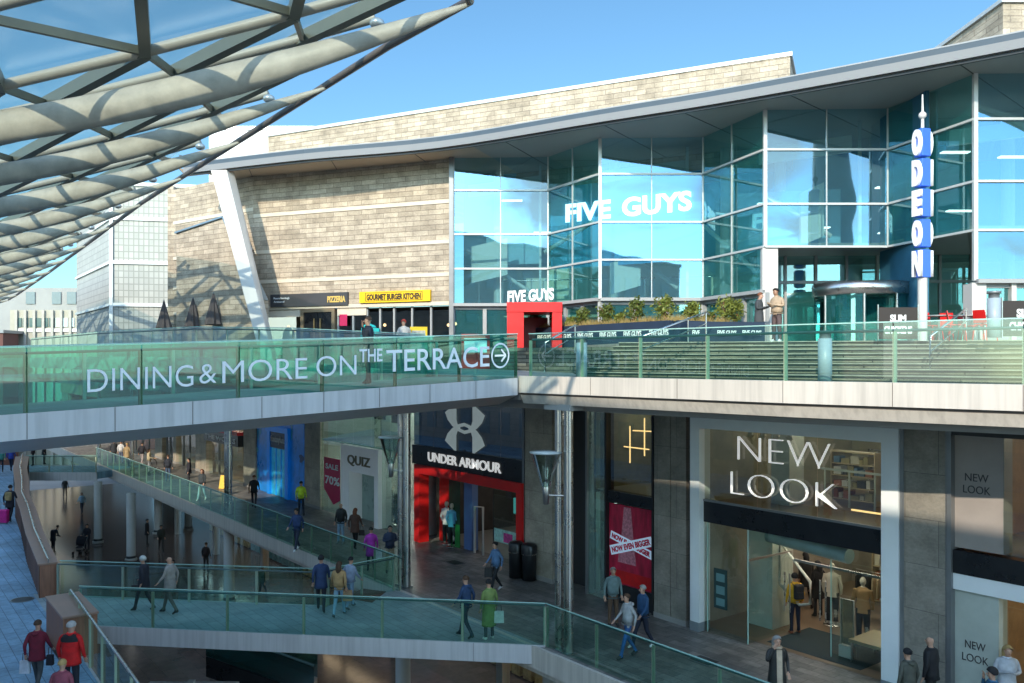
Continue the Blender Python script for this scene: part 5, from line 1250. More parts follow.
# ---- sports shop
UA = empty('sports_shopfront', 'black sports shopfront with bright red portal, crossed arc emblem and white under armour letters', 'shopfront', loc=F(-10, 0, 0))
u0, u1 = S(412, .1), S(524.5, .1)
zb_ = 4.05
n = 5
for i in range(n):
    a_, b_ = lerp(u0, u1, i/n), lerp(u0, u1, (i+1)/n); pane(UA, a_+.01, b_-.01, zb_, HT, .0, mat_glass('smoked glass', (.10, .13, .14), .13, gcol=(.8, .9, 1)), 'upper_window')
room(UA, u0, u1, zb_-.4, HT, 2.5, M_w3, M_w3, lights=1, lm=M_stripw)
za0, za1 = 3.22, 4.05
part(MB().fbox(u0, u1, -.2, .10, za0+.04, za1), 'fascia', M_black, UA)
r0, r1 = S(414, .22), S(521.5, .22); zt2 = 3.26
part(MB().fbox(r0, r0+.42, -.25, .22, .01, zt2), 'portal_jamb', M_red, UA); part(MB().fbox(r1-.32, r1, -.9, .22, .01, zt2), 'portal_jamb', M_red, UA); part(MB().fbox(r0+.42, r1-.32, -.9, .22, zt2-.36, zt2), 'portal_head', M_red, UA)
part(MB().fbox(r1+.003, u1, -.3, .08, .01, 3.26), 'side_panel', M_black, UA); part(MB().fbox(u1-.12, u1, -.3, .12, .01, HT), 'end_trim', M_grey, UA)
room(UA, r0, r1, .014, 3.2, 7, mat('charcoal shop wall', (.05, .047, .045), .6, var=.4, scale=2), M_shopgrey, t=-.9, lights=3, lm=mat_emit('sports shop strip', (1, .92, .8), 7))
rr0, rr1 = r0+.42, r1-.32; RL = rr1-rr0
part(MB().fbox(rr0+.12, rr0+.85, -.75, -.70, .02, 2.8), 'red_side_screen', M_red, UA)
part(MB().fbox(rr0+1.15, rr0+1.95, -.52, -.5, .02, 2.75), 'image_panel', mat('dark green image panel', (.02, .06, .03), .4, var=.6, scale=2), UA)
part(MB().fbox(rr0+1.15, rr0+1.95, -.497, -.492, .03, .95), 'image_pitch', mat('pitch green', (.03, .28, .05), .4, var=.3, scale=3), UA)
part(MB().fbox(rr0+2.1, rr0+2.65, -.9, -.6, .02, 2.9), 'blue_pier', mat('blue shop pier', (.12, .20, .42), .5), UA)
pane(UA, rr0+4.3, rr1, .02, 2.9, -.45, M_gshop, 'glass_screen')
part(MB().tube([F(rr0+4.3, -.45, .02), F(rr0+4.3, -.45, 2.9)], .02, 6), 'glass_edge', M_dark, UA)
part(MB().fbox(rr1-.75, rr1-.2, -.9, -.86, 1.1, 2.5), 'blue_panel', mat_emit('bright blue display panel', (.12, .5, .95), .9), UA)
part(MB().fbox(rr1-1.25, rr1-.95, -1.4, -1.3, 1.8, 2.4), 'orange_shirt_print', mat_emit('orange display panel', (1, .2, .05), .7), UA); part(MB().fbox(rr1-2.1, rr1-1.85, -1.4, -1.3, 1.7, 2.3), 'teal_shirt_print', mat_emit('teal display panel', (.1, .5, .5), .5), UA)
part(MB().fbox(rr0+4.4, rr1-.1, -.42, -.41, .75, 1.25), 'window_graphic', mat('mint window graphic', (.45, .75, .65), .5, var=.4, scale=6), UA); part(MB().fbox(rr0+5.0, rr1-1.0, -.405, -.40, .8, 1.15), 'window_graphic_patch', mat('magenta patch', (.7, .08, .3), .5, var=.5, scale=9), UA)
mb = MB()
for (a_, b_) in ((3.05, 3.0), ): mb.tube([F(rr0+3.0, -.5, .02), F(rr0+3.0, -.5, 1.85), F(rr0+3.55, -.5, 1.9), F(rr0+3.55, -.5, .02)], .05, 6)
part(mb, 'security_gate', M_white, UA)
for k, (so, tt, c1_, c2_, lb) in enumerate(((.9, -.55, mat('white shirt', (.7, .7, .7), .7), CC[1], 'mannequin in white jersey before the red side screen'), (1.45, -.45, mat('sky blue shirt', (.12, .4, .6), .7), CC[1], 'mannequin in sky blue shirt in the sports shop'), (3.9, -3.5, CC[3], CC[1], 'grey mannequin deep in the sports shop'))):
    mannequin(F(rr0+so, tt, .03), 2.6, lb, c1_, c2_)
ftext('UNDER ARMOUR', 428, 501, 3.48, .52, M_sign, UA, t=.13, off=.008)
# emblem: two mirrored arcs
cxs = (S(445, .05)+S(485, .05))/2; czz = (ZF(465, 411, .05)+ZF(465, 446, .05))/2; hw = (S(485, .05)-S(445, .05))/2*1.0; hh = .92
def uarc(sg_):
    outer = [(-.50, 1), (-1, .62), (-.86, .30), (-.62, .05), (-.34, -.14), (0, -.24), (.34, -.14), (.62, .05), (.86, .30), (1, .62), (.50, 1)]
    inner_ = [(.40, .98), (.40, .28), (.30, .06), (.17, -.05), (0, -.10), (-.17, -.05), (-.30, .06), (-.40, .28), (-.40, .98)]
    return outer, inner_
M_emb = mat('silver emblem', (.55, .62, .62), .4, emit=(.8, .95, .95), estr=.18)  # slight glow added to lift the emblem out of the shade
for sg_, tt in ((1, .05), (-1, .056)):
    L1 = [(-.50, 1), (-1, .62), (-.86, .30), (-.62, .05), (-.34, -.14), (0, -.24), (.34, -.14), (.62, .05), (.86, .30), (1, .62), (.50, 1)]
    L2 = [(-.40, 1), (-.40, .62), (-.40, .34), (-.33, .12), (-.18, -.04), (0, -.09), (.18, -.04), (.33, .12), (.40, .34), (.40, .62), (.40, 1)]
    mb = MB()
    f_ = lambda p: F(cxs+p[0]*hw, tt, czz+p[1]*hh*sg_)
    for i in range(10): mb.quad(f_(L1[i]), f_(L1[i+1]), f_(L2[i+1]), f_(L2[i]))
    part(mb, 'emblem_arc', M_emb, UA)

# ---- dress shop with QUIZ sign
QZ = empty('dress_shopfront', 'pale green glass dress shop with white portal and quiz sign', 'shopfront', loc=F(-17, 0, 0))
q0_, q1_ = S(321, 0), S(411, 0)
M_gq = mat_glass('pale sea green glass', (.60, .80, .72), .16, body=(.30, .50, .42), bodyf=.30)
n = 5
for i in range(n):
    a_, b_ = lerp(q0_, q1_, i/n), lerp(q0_, q1_, (i+1)/n); pane(QZ, a_+.008, b_-.008, 3.62, HT, .0, M_gq, 'upper_window')
w0, w1 = S(342.5, .1), S(380, .1)
pane(QZ, q0_, w0, .02, 3.6, 0, M_gq, 'display_window'); pane(QZ, w1, q1_, .02, 3.6, 0, M_gq, 'display_window')
part(MB().fbox(q0_, q1_, -.1, .02, 3.60, 3.64), 'transom', M_edge, QZ)
dw0, dw1 = S(349, .2), S(374, .2); M_qw = mat('bright white portal', (.85, .87, .88), .45, var=.03, emit=(.8, .9, .95), estr=.05)  # faint glow added to brighten the shaded portal, which is no lamp
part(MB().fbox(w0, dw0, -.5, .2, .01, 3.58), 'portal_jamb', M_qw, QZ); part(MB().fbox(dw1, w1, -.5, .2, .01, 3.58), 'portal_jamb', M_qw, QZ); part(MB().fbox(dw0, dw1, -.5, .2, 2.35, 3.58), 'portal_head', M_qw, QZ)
part(MB().fbox(dw0, lerp(dw0, dw1, .55), -.55, -.5, .01, 2.35), 'glass_door', mat('pale green door', (.35, .48, .42), .3), QZ)
part(MB().fbox(lerp(dw0, dw1, .58), lerp(dw0, dw1, .88), -.5, -.45, .01, 2.35), 'dark_door', M_black, QZ)
room(QZ, q0_, q1_, .012, 3.6, 5, mat('pale shop wall', (.5, .48, .44)), M_shopgrey, lights=2, lm=M_stripw); room(QZ, q0_, q1_, 3.62, HT, 3, mat('pale green wall', (.4, .48, .42), .7), M_shopgrey, lights=1, lm=M_stripw)
ftext('QUIZ', 347.5, 370, 2.72, .60, mat('olive bronze letters', (.16, .14, .08), .4), QZ, t=.22, off=.01)
sp = empty('sale_poster', 'crimson sale banner with white 70% in the dress shop window', 'poster', loc=F(S(325), 0, .6))
e0_, e1_ = S(324, .03), S(340, .03)
part(MB().add([F(e0_, .03, 2.75), F(e1_, .03, 2.75), F(e1_, .03, .75), F(lerp(e0_, e1_, .6), .03, .45), F(e0_, .03, 1.15)], [(0, 4, 3, 2, 1)]), 'sheet', mat('crimson poster', (.6, .02, .1)), sp)
ftext('SALE', 325.5, 338, 2.2, .36, M_letter, sp, t=.045, ext=.002, off=.01); ftext('70%', 325, 339.5, 1.45, .55, M_letter, sp, t=.045, ext=.002, off=.015)
for i in range(3):
    px = 387+i*6
    mannequin(F(S(px, -.8), -.8, .05), 2.6, ['mannequin in black and white dress at the dress shop window', 'second mannequin in a dark dress near the sports shop', 'mannequin in grey dress beside the steel columns'][i], [CC[1], CC[3], CC[1]][i], CC[4] if i == 0 else CC[1])
part(MB().fbox(S(367), S(378), -.4, -.38, 4.9, 6.2), 'dark_print', M_black, QZ); part(MB().fbox(S(384), S(395), -.4, -.38, 4.8, 6.2), 'dark_print', M_black, QZ)

# ---- blue shop
BS = empty('blue_shopfront', 'vivid blue shopfront with small white sign over its glass doors', 'shopfront', loc=F(-25, 0, 0))
c0, c1 = S(256, 0), S(304, 0)
M_bl = mat('vivid blue film', (.01, .20, .60), .3, var=.55, scale=1.1, emit=(.0, .22, .9), estr=.06); M_bl2 = mat('bright blue frame', (.01, .25, .80), .35, var=.1, emit=(.0, .22, .9), estr=.10); M_bln = mat('navy sign board', (.006, .03, .11), .4)  # glow of film and frame stands in for blue light inside the shop
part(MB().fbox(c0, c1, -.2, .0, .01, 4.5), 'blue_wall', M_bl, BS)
part(MB().fbox(c0, c1, -.3, -.1, 4.505, HT), 'upper_panel', mat('mixed dark display', (.12, .12, .14), .4, var=.8, scale=3), BS)
f0, f1 = S(267, .12), S(288, .12)
part(MB().fbox(f0, f0+.42, -.1, .14, .01, 3.6), 'portal_jamb', M_bl2, BS); part(MB().fbox(f1-.42, f1, -.1, .14, .01, 3.6), 'portal_jamb', M_bl2, BS); part(MB().fbox(f0-.2, f1, -.1, .16, 3.6, 3.9), 'portal_head', M_bl2, BS)
part(MB().fbox(f0+.42, f1-.42, -.1, .1, 2.7, 3.598), 'sign_board', M_bln, BS)
o = text('footasylum', .5, M_letter, 'lettering', None, (0, 0, 0), (1, 0, 0), (0, 0, 1), .01, .006); fit(o, F(f0+.55, .12, 3.05), F(f1-.5, .12, 3.05), BS)
part(MB().fbox(f0+.42, f1-.42, -.08, .02, .02, 2.69), 'door_glass', mat('aqua lit door', (.02, .3, .5), .2, var=.5, scale=2, emit=(.05, .5, .9), estr=.12), BS)  # door glow stands in for the lit interior behind it
mb = MB()
for k in (.33, .66): mb.fbox(lerp(f0+.4, f1-.4, k)-.02, lerp(f0+.4, f1-.4, k)+.02, .02, .06, .02, 3.33)
part(mb, 'door_frame', M_bl2, BS)

# ---- farther shops
def far_shop(px0, px1, label, upc, sign=None, signc=None, body=None, open_=True, lum=None, signz=(2.3, 3.0), wall=None):
    r = empty('far_shopfront', label, 'shopfront', loc=F(S(px0), 0, 0)); a_, b_ = S(px0), S(px1)
    room(r, a_, b_, .012, 4.0, 5, wall or mat('dim shop wall', (.3, .27, .22)), M_shopfloor, lights=2, lm=lum)
    pane(r, a_, b_, .02, 3.2, -.1, M_gshop, 'display_window')
    part(MB().fbox(a_, b_, -.3, -.05, 4.0, HT), 'upper_panel', upc, r)
    for k in (0, .33, .66): part(MB().fbox(lerp(a_, b_, k), lerp(a_, b_, k)+.07, -.16, -.04, .01, 3.2), 'window_post', M_grey, r)
    if sign:
        part(MB().fbox(a_+.2, b_-.2, -.2, .25, signz[0], signz[1]), 'sign_box', signc, r)
        o = text(sign, .4, M_letter, 'lettering', None, (0, 0, 0), (1, 0, 0), (0, 0, 1), .01, .01); fit(o, F(a_+.6, .27, signz[0]+.18), F(b_-.6, .27, signz[0]+.18), r)
        part(MB().fbox(a_+.2, b_-.2, -.2, .30, signz[1]+.003, signz[1]+.22), 'sign_top', M_red if 'red' in label else M_grey, r)
    return r
far_shop(206.5, 243, 'dark shopfront with black sign box edged in bright red', M_ggrey, 'THE WORKS', M_black)
far_shop(176.5, 195, 'shop with dark red side banners between two pale pillars', mat('dark red panel', (.25, .02, .02), .5))
far_shop(162, 173, 'tall dark shop entrance with polished black doors', M_black, wall=M_w3)
far_shop(135, 155, 'pale shopfront with small white lettering on grey', M_ggrey, 'River Island', mat('slate sign', (.10, .11, .12), .5), lum=M_stripw)
far_shop(101, 135, 'warm salmon lit shop near the far end of the street', mat('salmon panel', (.40, .18, .12), .5), wall=mat('salmon wall', (.5, .22, .14), .6))
far_shop(60, 101, 'farthest orange lit shop seen under the bridge', mat('salmon panel', (.4, .18, .12)), wall=mat('salmon wall', (.5, .22, .14)))
# wall strip above shops + wall beyond
struct(MB().fbox(-90, 30, -.9, -.6, HT+.003, 6.9).build('upper_wall', M_conc))
struct(MB().fbox(-90, S(60), -.5, -.2, .01, 6.2).build('far_wall', mat('far warm wall', (.3, .2, .16), .7, var=.4, scale=.6)))

# ---- steel double columns
def dcol(px, t, label, z0=.004, z1=6.5, r_=.125, gap=.36):
    r = empty('steel_column', label, 'column', loc=F(S(px, t), t, z0)); s_1 = S(px, t)
    for k in (-1, 1): part(MB().tube([F(s_1+k*gap/2, t, z0), F(s_1+k*gap/2, t, z1)], r_, 20), 'tube', M_steel, r)
    part(MB().fbox(s_1-.5, s_1+.5, t-.25, t+.25, z1-.18, z1-.02), 'head_plate', M_ggrey, r)
    part(MB().fbox(s_1-.32, s_1+.32, t-.16, t+.16, z0, z0+.03), 'base_plate', M_grey, r)
    return r
dcol(564, TE-.35, 'pair of polished steel tubes rising before the stone pillar and window bay')
dcol(404, TE-.35, 'pair of polished steel tubes in front of the dress shop and sports shop', z1=6.7)
dcol(228, TE-.35, 'pair of polished steel tubes in front of the red edged shop sign', z1=6.9)
dcol(132, TE-.35, 'slim pair of steel tubes at the far end of the street', z1=6.9, r_=.09, gap=.22)
dcol(99, TE-.35, 'farthest slim steel column tubes before the orange lit shop', z1=6.9, r_=.09, gap=.22)
# glass funnel lamp on column
def funnel(P, label, arm):
    r = empty('funnel_lamp', label, 'lamp', 'funnel shaped lamps on the columns', loc=P)
    part(MB().lathe(P, [(.001, 1.02), (.42, 1.0), (.44, 1.04), (.001, 1.07)], 24), 'disc', mat('frosted disc', (.5, .55, .55), .3), r)
    part(MB().lathe(P, [(.40, 1.0), (.10, .12)], 16), 'glass_cone', M_gshopd, r)
    for a_ in range(4): part(MB().tube([V(P)+V((math.cos(a_*PI/2)*.38, math.sin(a_*PI/2)*.38, 1.0)), V(P)+V((math.cos(a_*PI/2)*.06, math.sin(a_*PI/2)*.06, 0))], .012, 5), 'rod', M_steel, r)
    part(MB().lathe(P, [(.001, -.35), (.07, -.33), (.10, .0), (.10, .22), (.05, .3), (.001, .3)], 14), 'lamp_body', M_steel, r)
    part(MB().tube([V(P)+UP*-.1, V(arm)], .025, 6), 'arm', M_steel, r)
c_ = F(S(564, TE-.35), TE-.35); Pl = at(546, c_.y+.1, zat(492, c_.y)); funnel(Pl, 'funnel shaped lamp with frosted disc left of the near steel tubes', c_+UP*(Pl.z-.1))
c_ = F(S(404, TE-.35), TE-.35); Pl = at(391, c_.y+.2, zat(468, c_.y)); funnel(Pl, 'funnel shaped lamp left of the steel tubes by the dress shop', c_+UP*(Pl.z-.1))
# twin litter bins
bp_ = ground(529, 580)
LB = empty('litter_bin', 'tall black litter bin standing beside the red portal, nearer the stone pillar', 'bin', 'black litter bins by the sports shop')
MB().lathe((0, 0, 0), [(.001, .02), (.24, .02), (.25, .9), (.25, .92)], 20).build('body', M_dark, LB); MB().lathe((0, 0, 0), [(.27, .921), (.27, 1.2), (.22, 1.27), (.001, 1.3)], 20).build('hood', M_black, LB); MB().lathe((0, 0, 0), [(.262, .90), (.272, .90), (.272, .93)], 20).build('steel_band', M_steel, LB)
LB.location = (bp_.x, bp_.y, 0); o = copy_tree(LB); o.location = (bp_.x-.45, bp_.y+.32, 0); o['label'] = 'tall black litter bin partly behind the other, touching the red portal'
# cleaning sign far
p = ground(222, 489); cs = empty('floor_sign', 'yellow folding floor sign near the red edged shop', 'sign', loc=p)
part(MB().add([p+V((-.2, 0, .02)), p+V((.2, 0, .02)), p+V((.12, .12, .8)), p+V((-.12, .12, .8))], [(0, 1, 2, 3)]), 'front_leaf', M_yel, cs); part(MB().add([p+V((-.2, .3, .02)), p+V((.2, .3, .02)), p+V((.12, .13, .8)), p+V((-.12, .13, .8))], [(3, 2, 1, 0)]), 'back_leaf', M_yel, cs)

# ---- stocked shelf units
def shelf(P, rz, L_, H_, label, pal, rows=4):
    r = empty('shelf_unit', label, 'shelf', 'stocked shelf units in the shops', loc=P, rz=rz)
    mb = MB()
    for k in range(rows+1): mb.box(-L_/2, L_/2, -.2, .2, .1+k*(H_-.15)/rows, .13+k*(H_-.15)/rows)
    mb.box(-L_/2-.03, -L_/2, -.2, .2, 0, H_); mb.box(L_/2, L_/2+.03, -.2, .2, 0, H_); mb.build('frame', mat('pale oak', (.42, .33, .2), .5), r)
    for k in range(rows):
        x = -L_/2+.04; z = .132+k*(H_-.15)/rows; mb = MB(); hmax = (H_-.15)/rows-.06
        while x < L_/2-.2:
            w_ = random.uniform(.09, .26); mb.box(x, x+w_, -.15, .17, z, z+hmax*random.uniform(.35, 1), random.randrange(len(pal))); x += w_+random.uniform(.01, .06)
        mb.build('stock', pal, r)
PAL1 = [cmat_(c) for c in ()] if False else [mat('stock %d' % i, c, .6) for i, c in enumerate(((.5, .45, .35), (.05, .05, .06), (.35, .12, .06), (.12, .2, .3), (.6, .58, .55), (.3, .25, .12)))]
PAL2 = [mat('sports stock %d' % i, c, .5) for i, c in enumerate(((.6, .05, .04), (.04, .04, .05), (.1, .4, .55), (.7, .7, .7), (.1, .1, .3)))]
az_ = math.atan2(U.y, U.x)
for (ss, tt, zz, L_, H_, pl_, lb) in ((sa+2.6, -6.5, .015, 2.2, 2.3, PAL1, 'tall stocked shelf at the back left of the fashion shop'), (sa+5.2, -6.5, .015, 1.8, 2.3, PAL1, 'tall stocked shelf at the back right of the fashion shop'), (sa+2.4, -3.8, 3.52, 1.3, 1.5, PAL1, 'low upstairs shelf of folded clothes behind the letters'), (sa+4.2, -6.8, 3.52, 2.6, 2.0, PAL1, 'long upstairs shelf at the back of the fashion shop'),
    (a0+2.5, -5.5, .015, 2.6, 2.2, PAL1, 'stocked shelf in the second fashion shop downstairs'), (a0+2.6, -5.5, 3.47, 2.6, 2.0, PAL1, 'stocked shelf in the second fashion shop upstairs'),
    (rr0+3.6, -5.5, .02, 2.0, 2.4, PAL2, 'dark wall of trainers deep in the sports shop'), (rr0+5.8, -3.2, .02, 1.8, 2.2, PAL2, 'shelf of coloured sportswear behind the window graphic'), (S(330), -2.2, .02, 1.6, 1.8, PAL1, 'shelf of accessories inside the dress shop left of the door'), (S(390), -3.0, .02, 2.0, 2.0, PAL1, 'shelf at the back of the dress shop near the steel tubes')):
    shelf(F(ss, tt, zz), az_, L_, H_, lb, pl_)
# round spot lamps on the fashion shop ceilings
M_spot = mat_emit('shop ceiling spot', (1, .9, .75), 14)
for i in range(3):
    for j in range(3):
        part(MB().lathe(F(sa+1.2+i*1.8, -1.6-j*1.8, 3.04), [(.001, 0), (.09, 0), (.09, .04)], 12), 'ceiling_spot', M_spot, NL)
        part(MB().lathe(F(sa+1.2+i*1.8, -1.6-j*1.8, 6.04), [(.001, 0), (.08, 0), (.08, .04)], 12), 'ceiling_spot', M_spot, NL)
for i in range(4):
    for j in range(2): part(MB().lathe(F(rr0+1.4+i*1.5, -2.0-j*2.2, 3.12), [(.001, 0), (.09, 0), (.09, .04)], 12), 'ceiling_spot', M_spot, UA)

# swirling print shapes on the blue shopfront and small graphics in windows
random.seed(21)
for k in range(9):
    ss = random.uniform(c0+.1, c1-.7); zz = random.uniform(.5, 4.0); w_, h_ = random.uniform(.3, .9), random.uniform(.3, 1.1)
    if f0-.3 < ss+w_ and ss < f1+.1 and zz < 4.0: ss = random.choice((c0+.05, f1+.08)); w_ = min(w_, .8)
    pts = [F(ss+w_*(.5+.5*math.cos(a)*(.7+.3*math.sin(3*a+k))), .006+.002*k, zz+h_*(.5+.5*math.sin(a))) for a in [2*PI*i/14 for i in range(14)]]
    part(MB().poly(pts[::-1]), 'print_shape', mat('blue print %d' % (k % 3), [(.02, .45, .8), (.005, .05, .2), (.1, .5, .6)][k % 3], .35), BS)
for k in range(10):
    x_ = lerp(c0, c1, (k+.2)/10); part(MB().fbox(x_, x_+lerp(.2, .5, random.random()), -.095, -.09, 4.7+random.random()*.6, 5.4+random.random()*.6), 'display_print', mat('upper print %d' % (k % 4), [(.3, .15, .5), (.4, .35, .1), (.5, .5, .5), (.1, .3, .15)][k % 4], .5), BS)
# ================================================================= PEOPLE
POSES = {}
SKEL_MAT = {'skin': 0, 'top': 1, 'legs': 2, 'shoe': 3}
def build_pose(pose):
    if pose in POSES: return POSES[pose]
    P = {}; E_ = []; R = {}; Tg = {}
    def j(n, p, r): P[n] = V(p); R[n] = r
    def e(a, b, tg): E_.append((a, b, tg))
    lean = {'walk': -.03, 'bend': -.25}.get(pose, 0)
    j('pelvis', (0, 0, .95), (.135, .105)); j('waist', (0, .005, 1.10), (.115, .09)); j('chest', (0, lean*.5, 1.30), (.15, .105)); j('yoke', (0, lean*.8+.01, 1.43), (.10, .075))
    j('neck', (0, lean, 1.50), (.052, .052)); hy = lean-.02
    tl = {'text': -.035, 'bend': -.05}.get(pose, 0)
    j('jaw', (0, hy-.01+tl, 1.565), (.062, .072)); j('head', (0, hy+tl, 1.635), (.077, .094)); j('crown', (0, hy+.01+tl, 1.70), (.052, .065))
    for a, b, tg in (('pelvis', 'waist', 'top'), ('waist', 'chest', 'top'), ('chest', 'yoke', 'top'), ('yoke', 'neck', 'skin'), ('neck', 'jaw', 'skin'), ('jaw', 'head', 'skin'), ('head', 'crown', 'skin')): e(a, b, tg)
    arms = {'stand': [((.245, .03, 1.17), (.255, -.04, .93)), ((.245, .03, 1.17), (.255, -.05, .93))],
            'walk': [((.235, .12, 1.18), (.245, .06, .94)), ((.235, -.08, 1.18), (.23, -.26, 1.0))],
            'walk2': [((.235, -.06, 1.18), (.245, -.22, 1.0)), ((.235, .12, 1.18), (.245, .08, .95))],
            'phone': [((.245, .03, 1.17), (.22, -.10, .96)), ((.26, -.10, 1.22), (.13, -.13, 1.50))],
            'text': [((.245, .0, 1.18), (.08, -.24, 1.22)), ((.245, .0, 1.18), (.09, -.24, 1.24))],
            'push': [((.24, -.02, 1.17), (.20, -.34, 1.08)), ((.24, -.02, 1.17), (.20, -.34, 1.08))],
            'bend': [((.24, -.2, 1.15), (.15, -.42, 1.02)), ((.24, -.2, 1.15), (.15, -.42, 1.02))]}[pose]
    for sd, nm in ((1, 'r'), (-1, 'l')):
        el, wr = arms[0 if sd > 0 else 1]
        j('sh'+nm, (sd*.175, lean*.7+.01, 1.415), (.062, .062)); j('el'+nm, (sd*el[0], el[1], el[2]), (.047, .047)); j('wr'+nm, (sd*wr[0], wr[1], wr[2]), (.030, .030))
        d = (P['wr'+nm]-P['el'+nm]).normalized(); pm = P['wr'+nm]+d*.07
        j('pm'+nm, pm, (.036, .022))
        e('yoke', 'sh'+nm, 'top'); e('sh'+nm, 'el'+nm, 'top'); e('el'+nm, 'wr'+nm, 'top'); e('wr'+nm, 'pm'+nm, 'skin')
        side = d.cross(V((0, 1, 0.2))).normalized() if abs(d.y) < .8 else V((1, 0, 0)); cur = d.cross(side).normalized()
        for fi, (o_, ln) in enumerate(((-.027, .062), (-.009, .072), (.009, .068), (.027, .052))):
            a = pm+d*.025+side*o_*1.2; b = a+d*ln*.55+cur*.006; c = b+d*ln*.4+cur*.02
            j(f'f{fi}a'+nm, b, (.0095, .0095)); j(f'f{fi}b'+nm, c, (.0075, .0075)); e('pm'+nm, f'f{fi}a'+nm, 'skin'); e(f'f{fi}a'+nm, f'f{fi}b'+nm, 'skin')
        b = P['wr'+nm]+d*.04+side*-.045; j('tha'+nm, b, (.011, .011)); j('thb'+nm, b+d*.035+side*-.008, (.009, .009)); e('wr'+nm, 'tha'+nm, 'skin'); e('tha'+nm, 'thb'+nm, 'skin')
    st = .0
    legs = {'walk': [((.095, -.16, .52), (.09, -.26, .09), .0), ((.095, .05, .50), (.09, .30, .14), -.06)],
            'walk2': [((.095, .05, .50), (.09, .28, .14), -.06), ((.095, -.16, .52), (.09, -.26, .09), .0)]}.get(pose, [((.10, -.015, .50), (.115, .02, .085), 0), ((.10, -.01, .50), (.12, .0, .085), 0)])
    for sd, nm in ((1, 'r'), (-1, 'l')):
        kn, an, lift = legs[0 if sd > 0 else 1]
        j('hp'+nm, (sd*.088, 0, .90), (.095, .098)); j('kn'+nm, (sd*kn[0], kn[1], kn[2]), (.062, .064)); j('an'+nm, (sd*an[0], an[1], an[2]), (.044, .046))
        toe = V((sd*(an[0]+.02), an[1]-.15, max(.035, an[2]-.05+lift))); j('to'+nm, toe, (.040, .030))
        j('he'+nm, (sd*an[0], an[1]+.045, max(.04, an[2]-.05)), (.036, .036))
        e('pelvis', 'hp'+nm, 'legs'); e('hp'+nm, 'kn'+nm, 'legs'); e('kn'+nm, 'an'+nm, 'legs'); e('an'+nm, 'to'+nm, 'shoe'); e('an'+nm, 'he'+nm, 'shoe')
    names = list(P); idx = {n: i for i, n in enumerate(names)}
    me = bpy.data.meshes.new('person_body'); me.from_pydata([P[n] for n in names], [(idx[a], idx[b]) for a, b, _ in E_], []); me.update()
    o = bpy.data.objects.new('tmp', me); COL.objects.link(o)
    md = o.modifiers.new('s', 'SKIN'); md.use_smooth_shade = True; md.branch_smoothing = .4
    for i, n in enumerate(names):
        v = me.skin_vertices[0].data[i]; v.radius = R[n]; v.use_root = (n == 'pelvis')
    sb = o.modifiers.new('b', 'SUBSURF'); sb.levels = 1; sb.render_levels = 1
    dg = bpy.context.evaluated_depsgraph_get(); dg.update()
    out = bpy.data.meshes.new_from_object(o.evaluated_get(dg)); bpy.data.objects.remove(o)
    out.name = 'person_body'
    # tag faces with the nearest bone's cloth
    nf = len(out.polygons); cen = np.empty(nf*3); out.polygons.foreach_get('center', cen); cen = cen.reshape(-1, 3)
    best = np.full(nf, 1e9); mi = np.zeros(nf, int)
    for a, b, tg in E_:
        A, B = np.array(P[a]), np.array(P[b]); ab = B-A; t = np.clip(((cen-A)@ab)/(ab@ab), 0, 1); d = np.linalg.norm(cen-(A+t[:, None]*ab), axis=1)-.5*(np.mean(R[a])*(1-t)+np.mean(R[b])*t)
        k = SKEL_MAT[tg]; m_ = d < best; best[m_] = d[m_]; mi[m_] = k
    mi[(cen[:, 2] > .90) & (cen[:, 2] < 1.46) & (np.abs(cen[:, 0]) < .16)] = 1
    mi[(cen[:, 2] < .90) & (mi == 1) & (np.abs(cen[:, 0]) < .19)] = 2
    # nose, ears, eyes, mouth
    bm = bmesh.new(); bm.from_mesh(out)
    for i, f in enumerate(bm.faces): f.material_index = int(mi[i]); f.smooth = True
    def sph(c, s, m_):
        r = bmesh.ops.create_icosphere(bm, subdivisions=1, radius=1, matrix=Matrix.Translation(c) @ Matrix.Diagonal((*s, 1)))
        for v in r['verts']:
            for f in v.link_faces: f.material_index = m_; f.smooth = True
    hd = P['head']; fy = hd.y-.086
    sph((0, fy-.012, hd.z-.022), (.013, .018, .022), 0); sph((.074, hd.y, hd.z-.01), (.010, .02, .03), 0); sph((-.074, hd.y, hd.z-.01), (.010, .02, .03), 0)
    sph((.030, fy+.006, hd.z+.002), (.013, .008, .008), 4); sph((-.030, fy+.006, hd.z+.002), (.013, .008, .008), 4); sph((0, fy+.008, hd.z-.058), (.022, .008, .006), 5)
    bm.to_mesh(out); bm.free()
    for _ in range(6): out.materials.append(None)
    POSES[pose] = (out, P); return POSES[pose]
SK = [mat('light skin', (.52, .30, .21), .55), mat('tan skin', (.36, .20, .13), .55), mat('brown skin', (.14, .07, .045), .55)]
HAIR = {'black': (.012, .010, .009), 'brown': (.06, .03, .015), 'blond': (.38, .25, .10), 'grey': (.26, .25, .24), 'white': (.42, .40, .38), 'auburn': (.16, .05, .02)}
M_eye = mat('dark eye', (.02, .015, .012), .3); M_lip = mat('lip', (.35, .12, .10), .5)
def cmat(c, r=.8): return mat('cloth %.2f %.2f %.2f' % tuple(c), c, r, var=.32, scale=5, bump=.6, bscale=9)
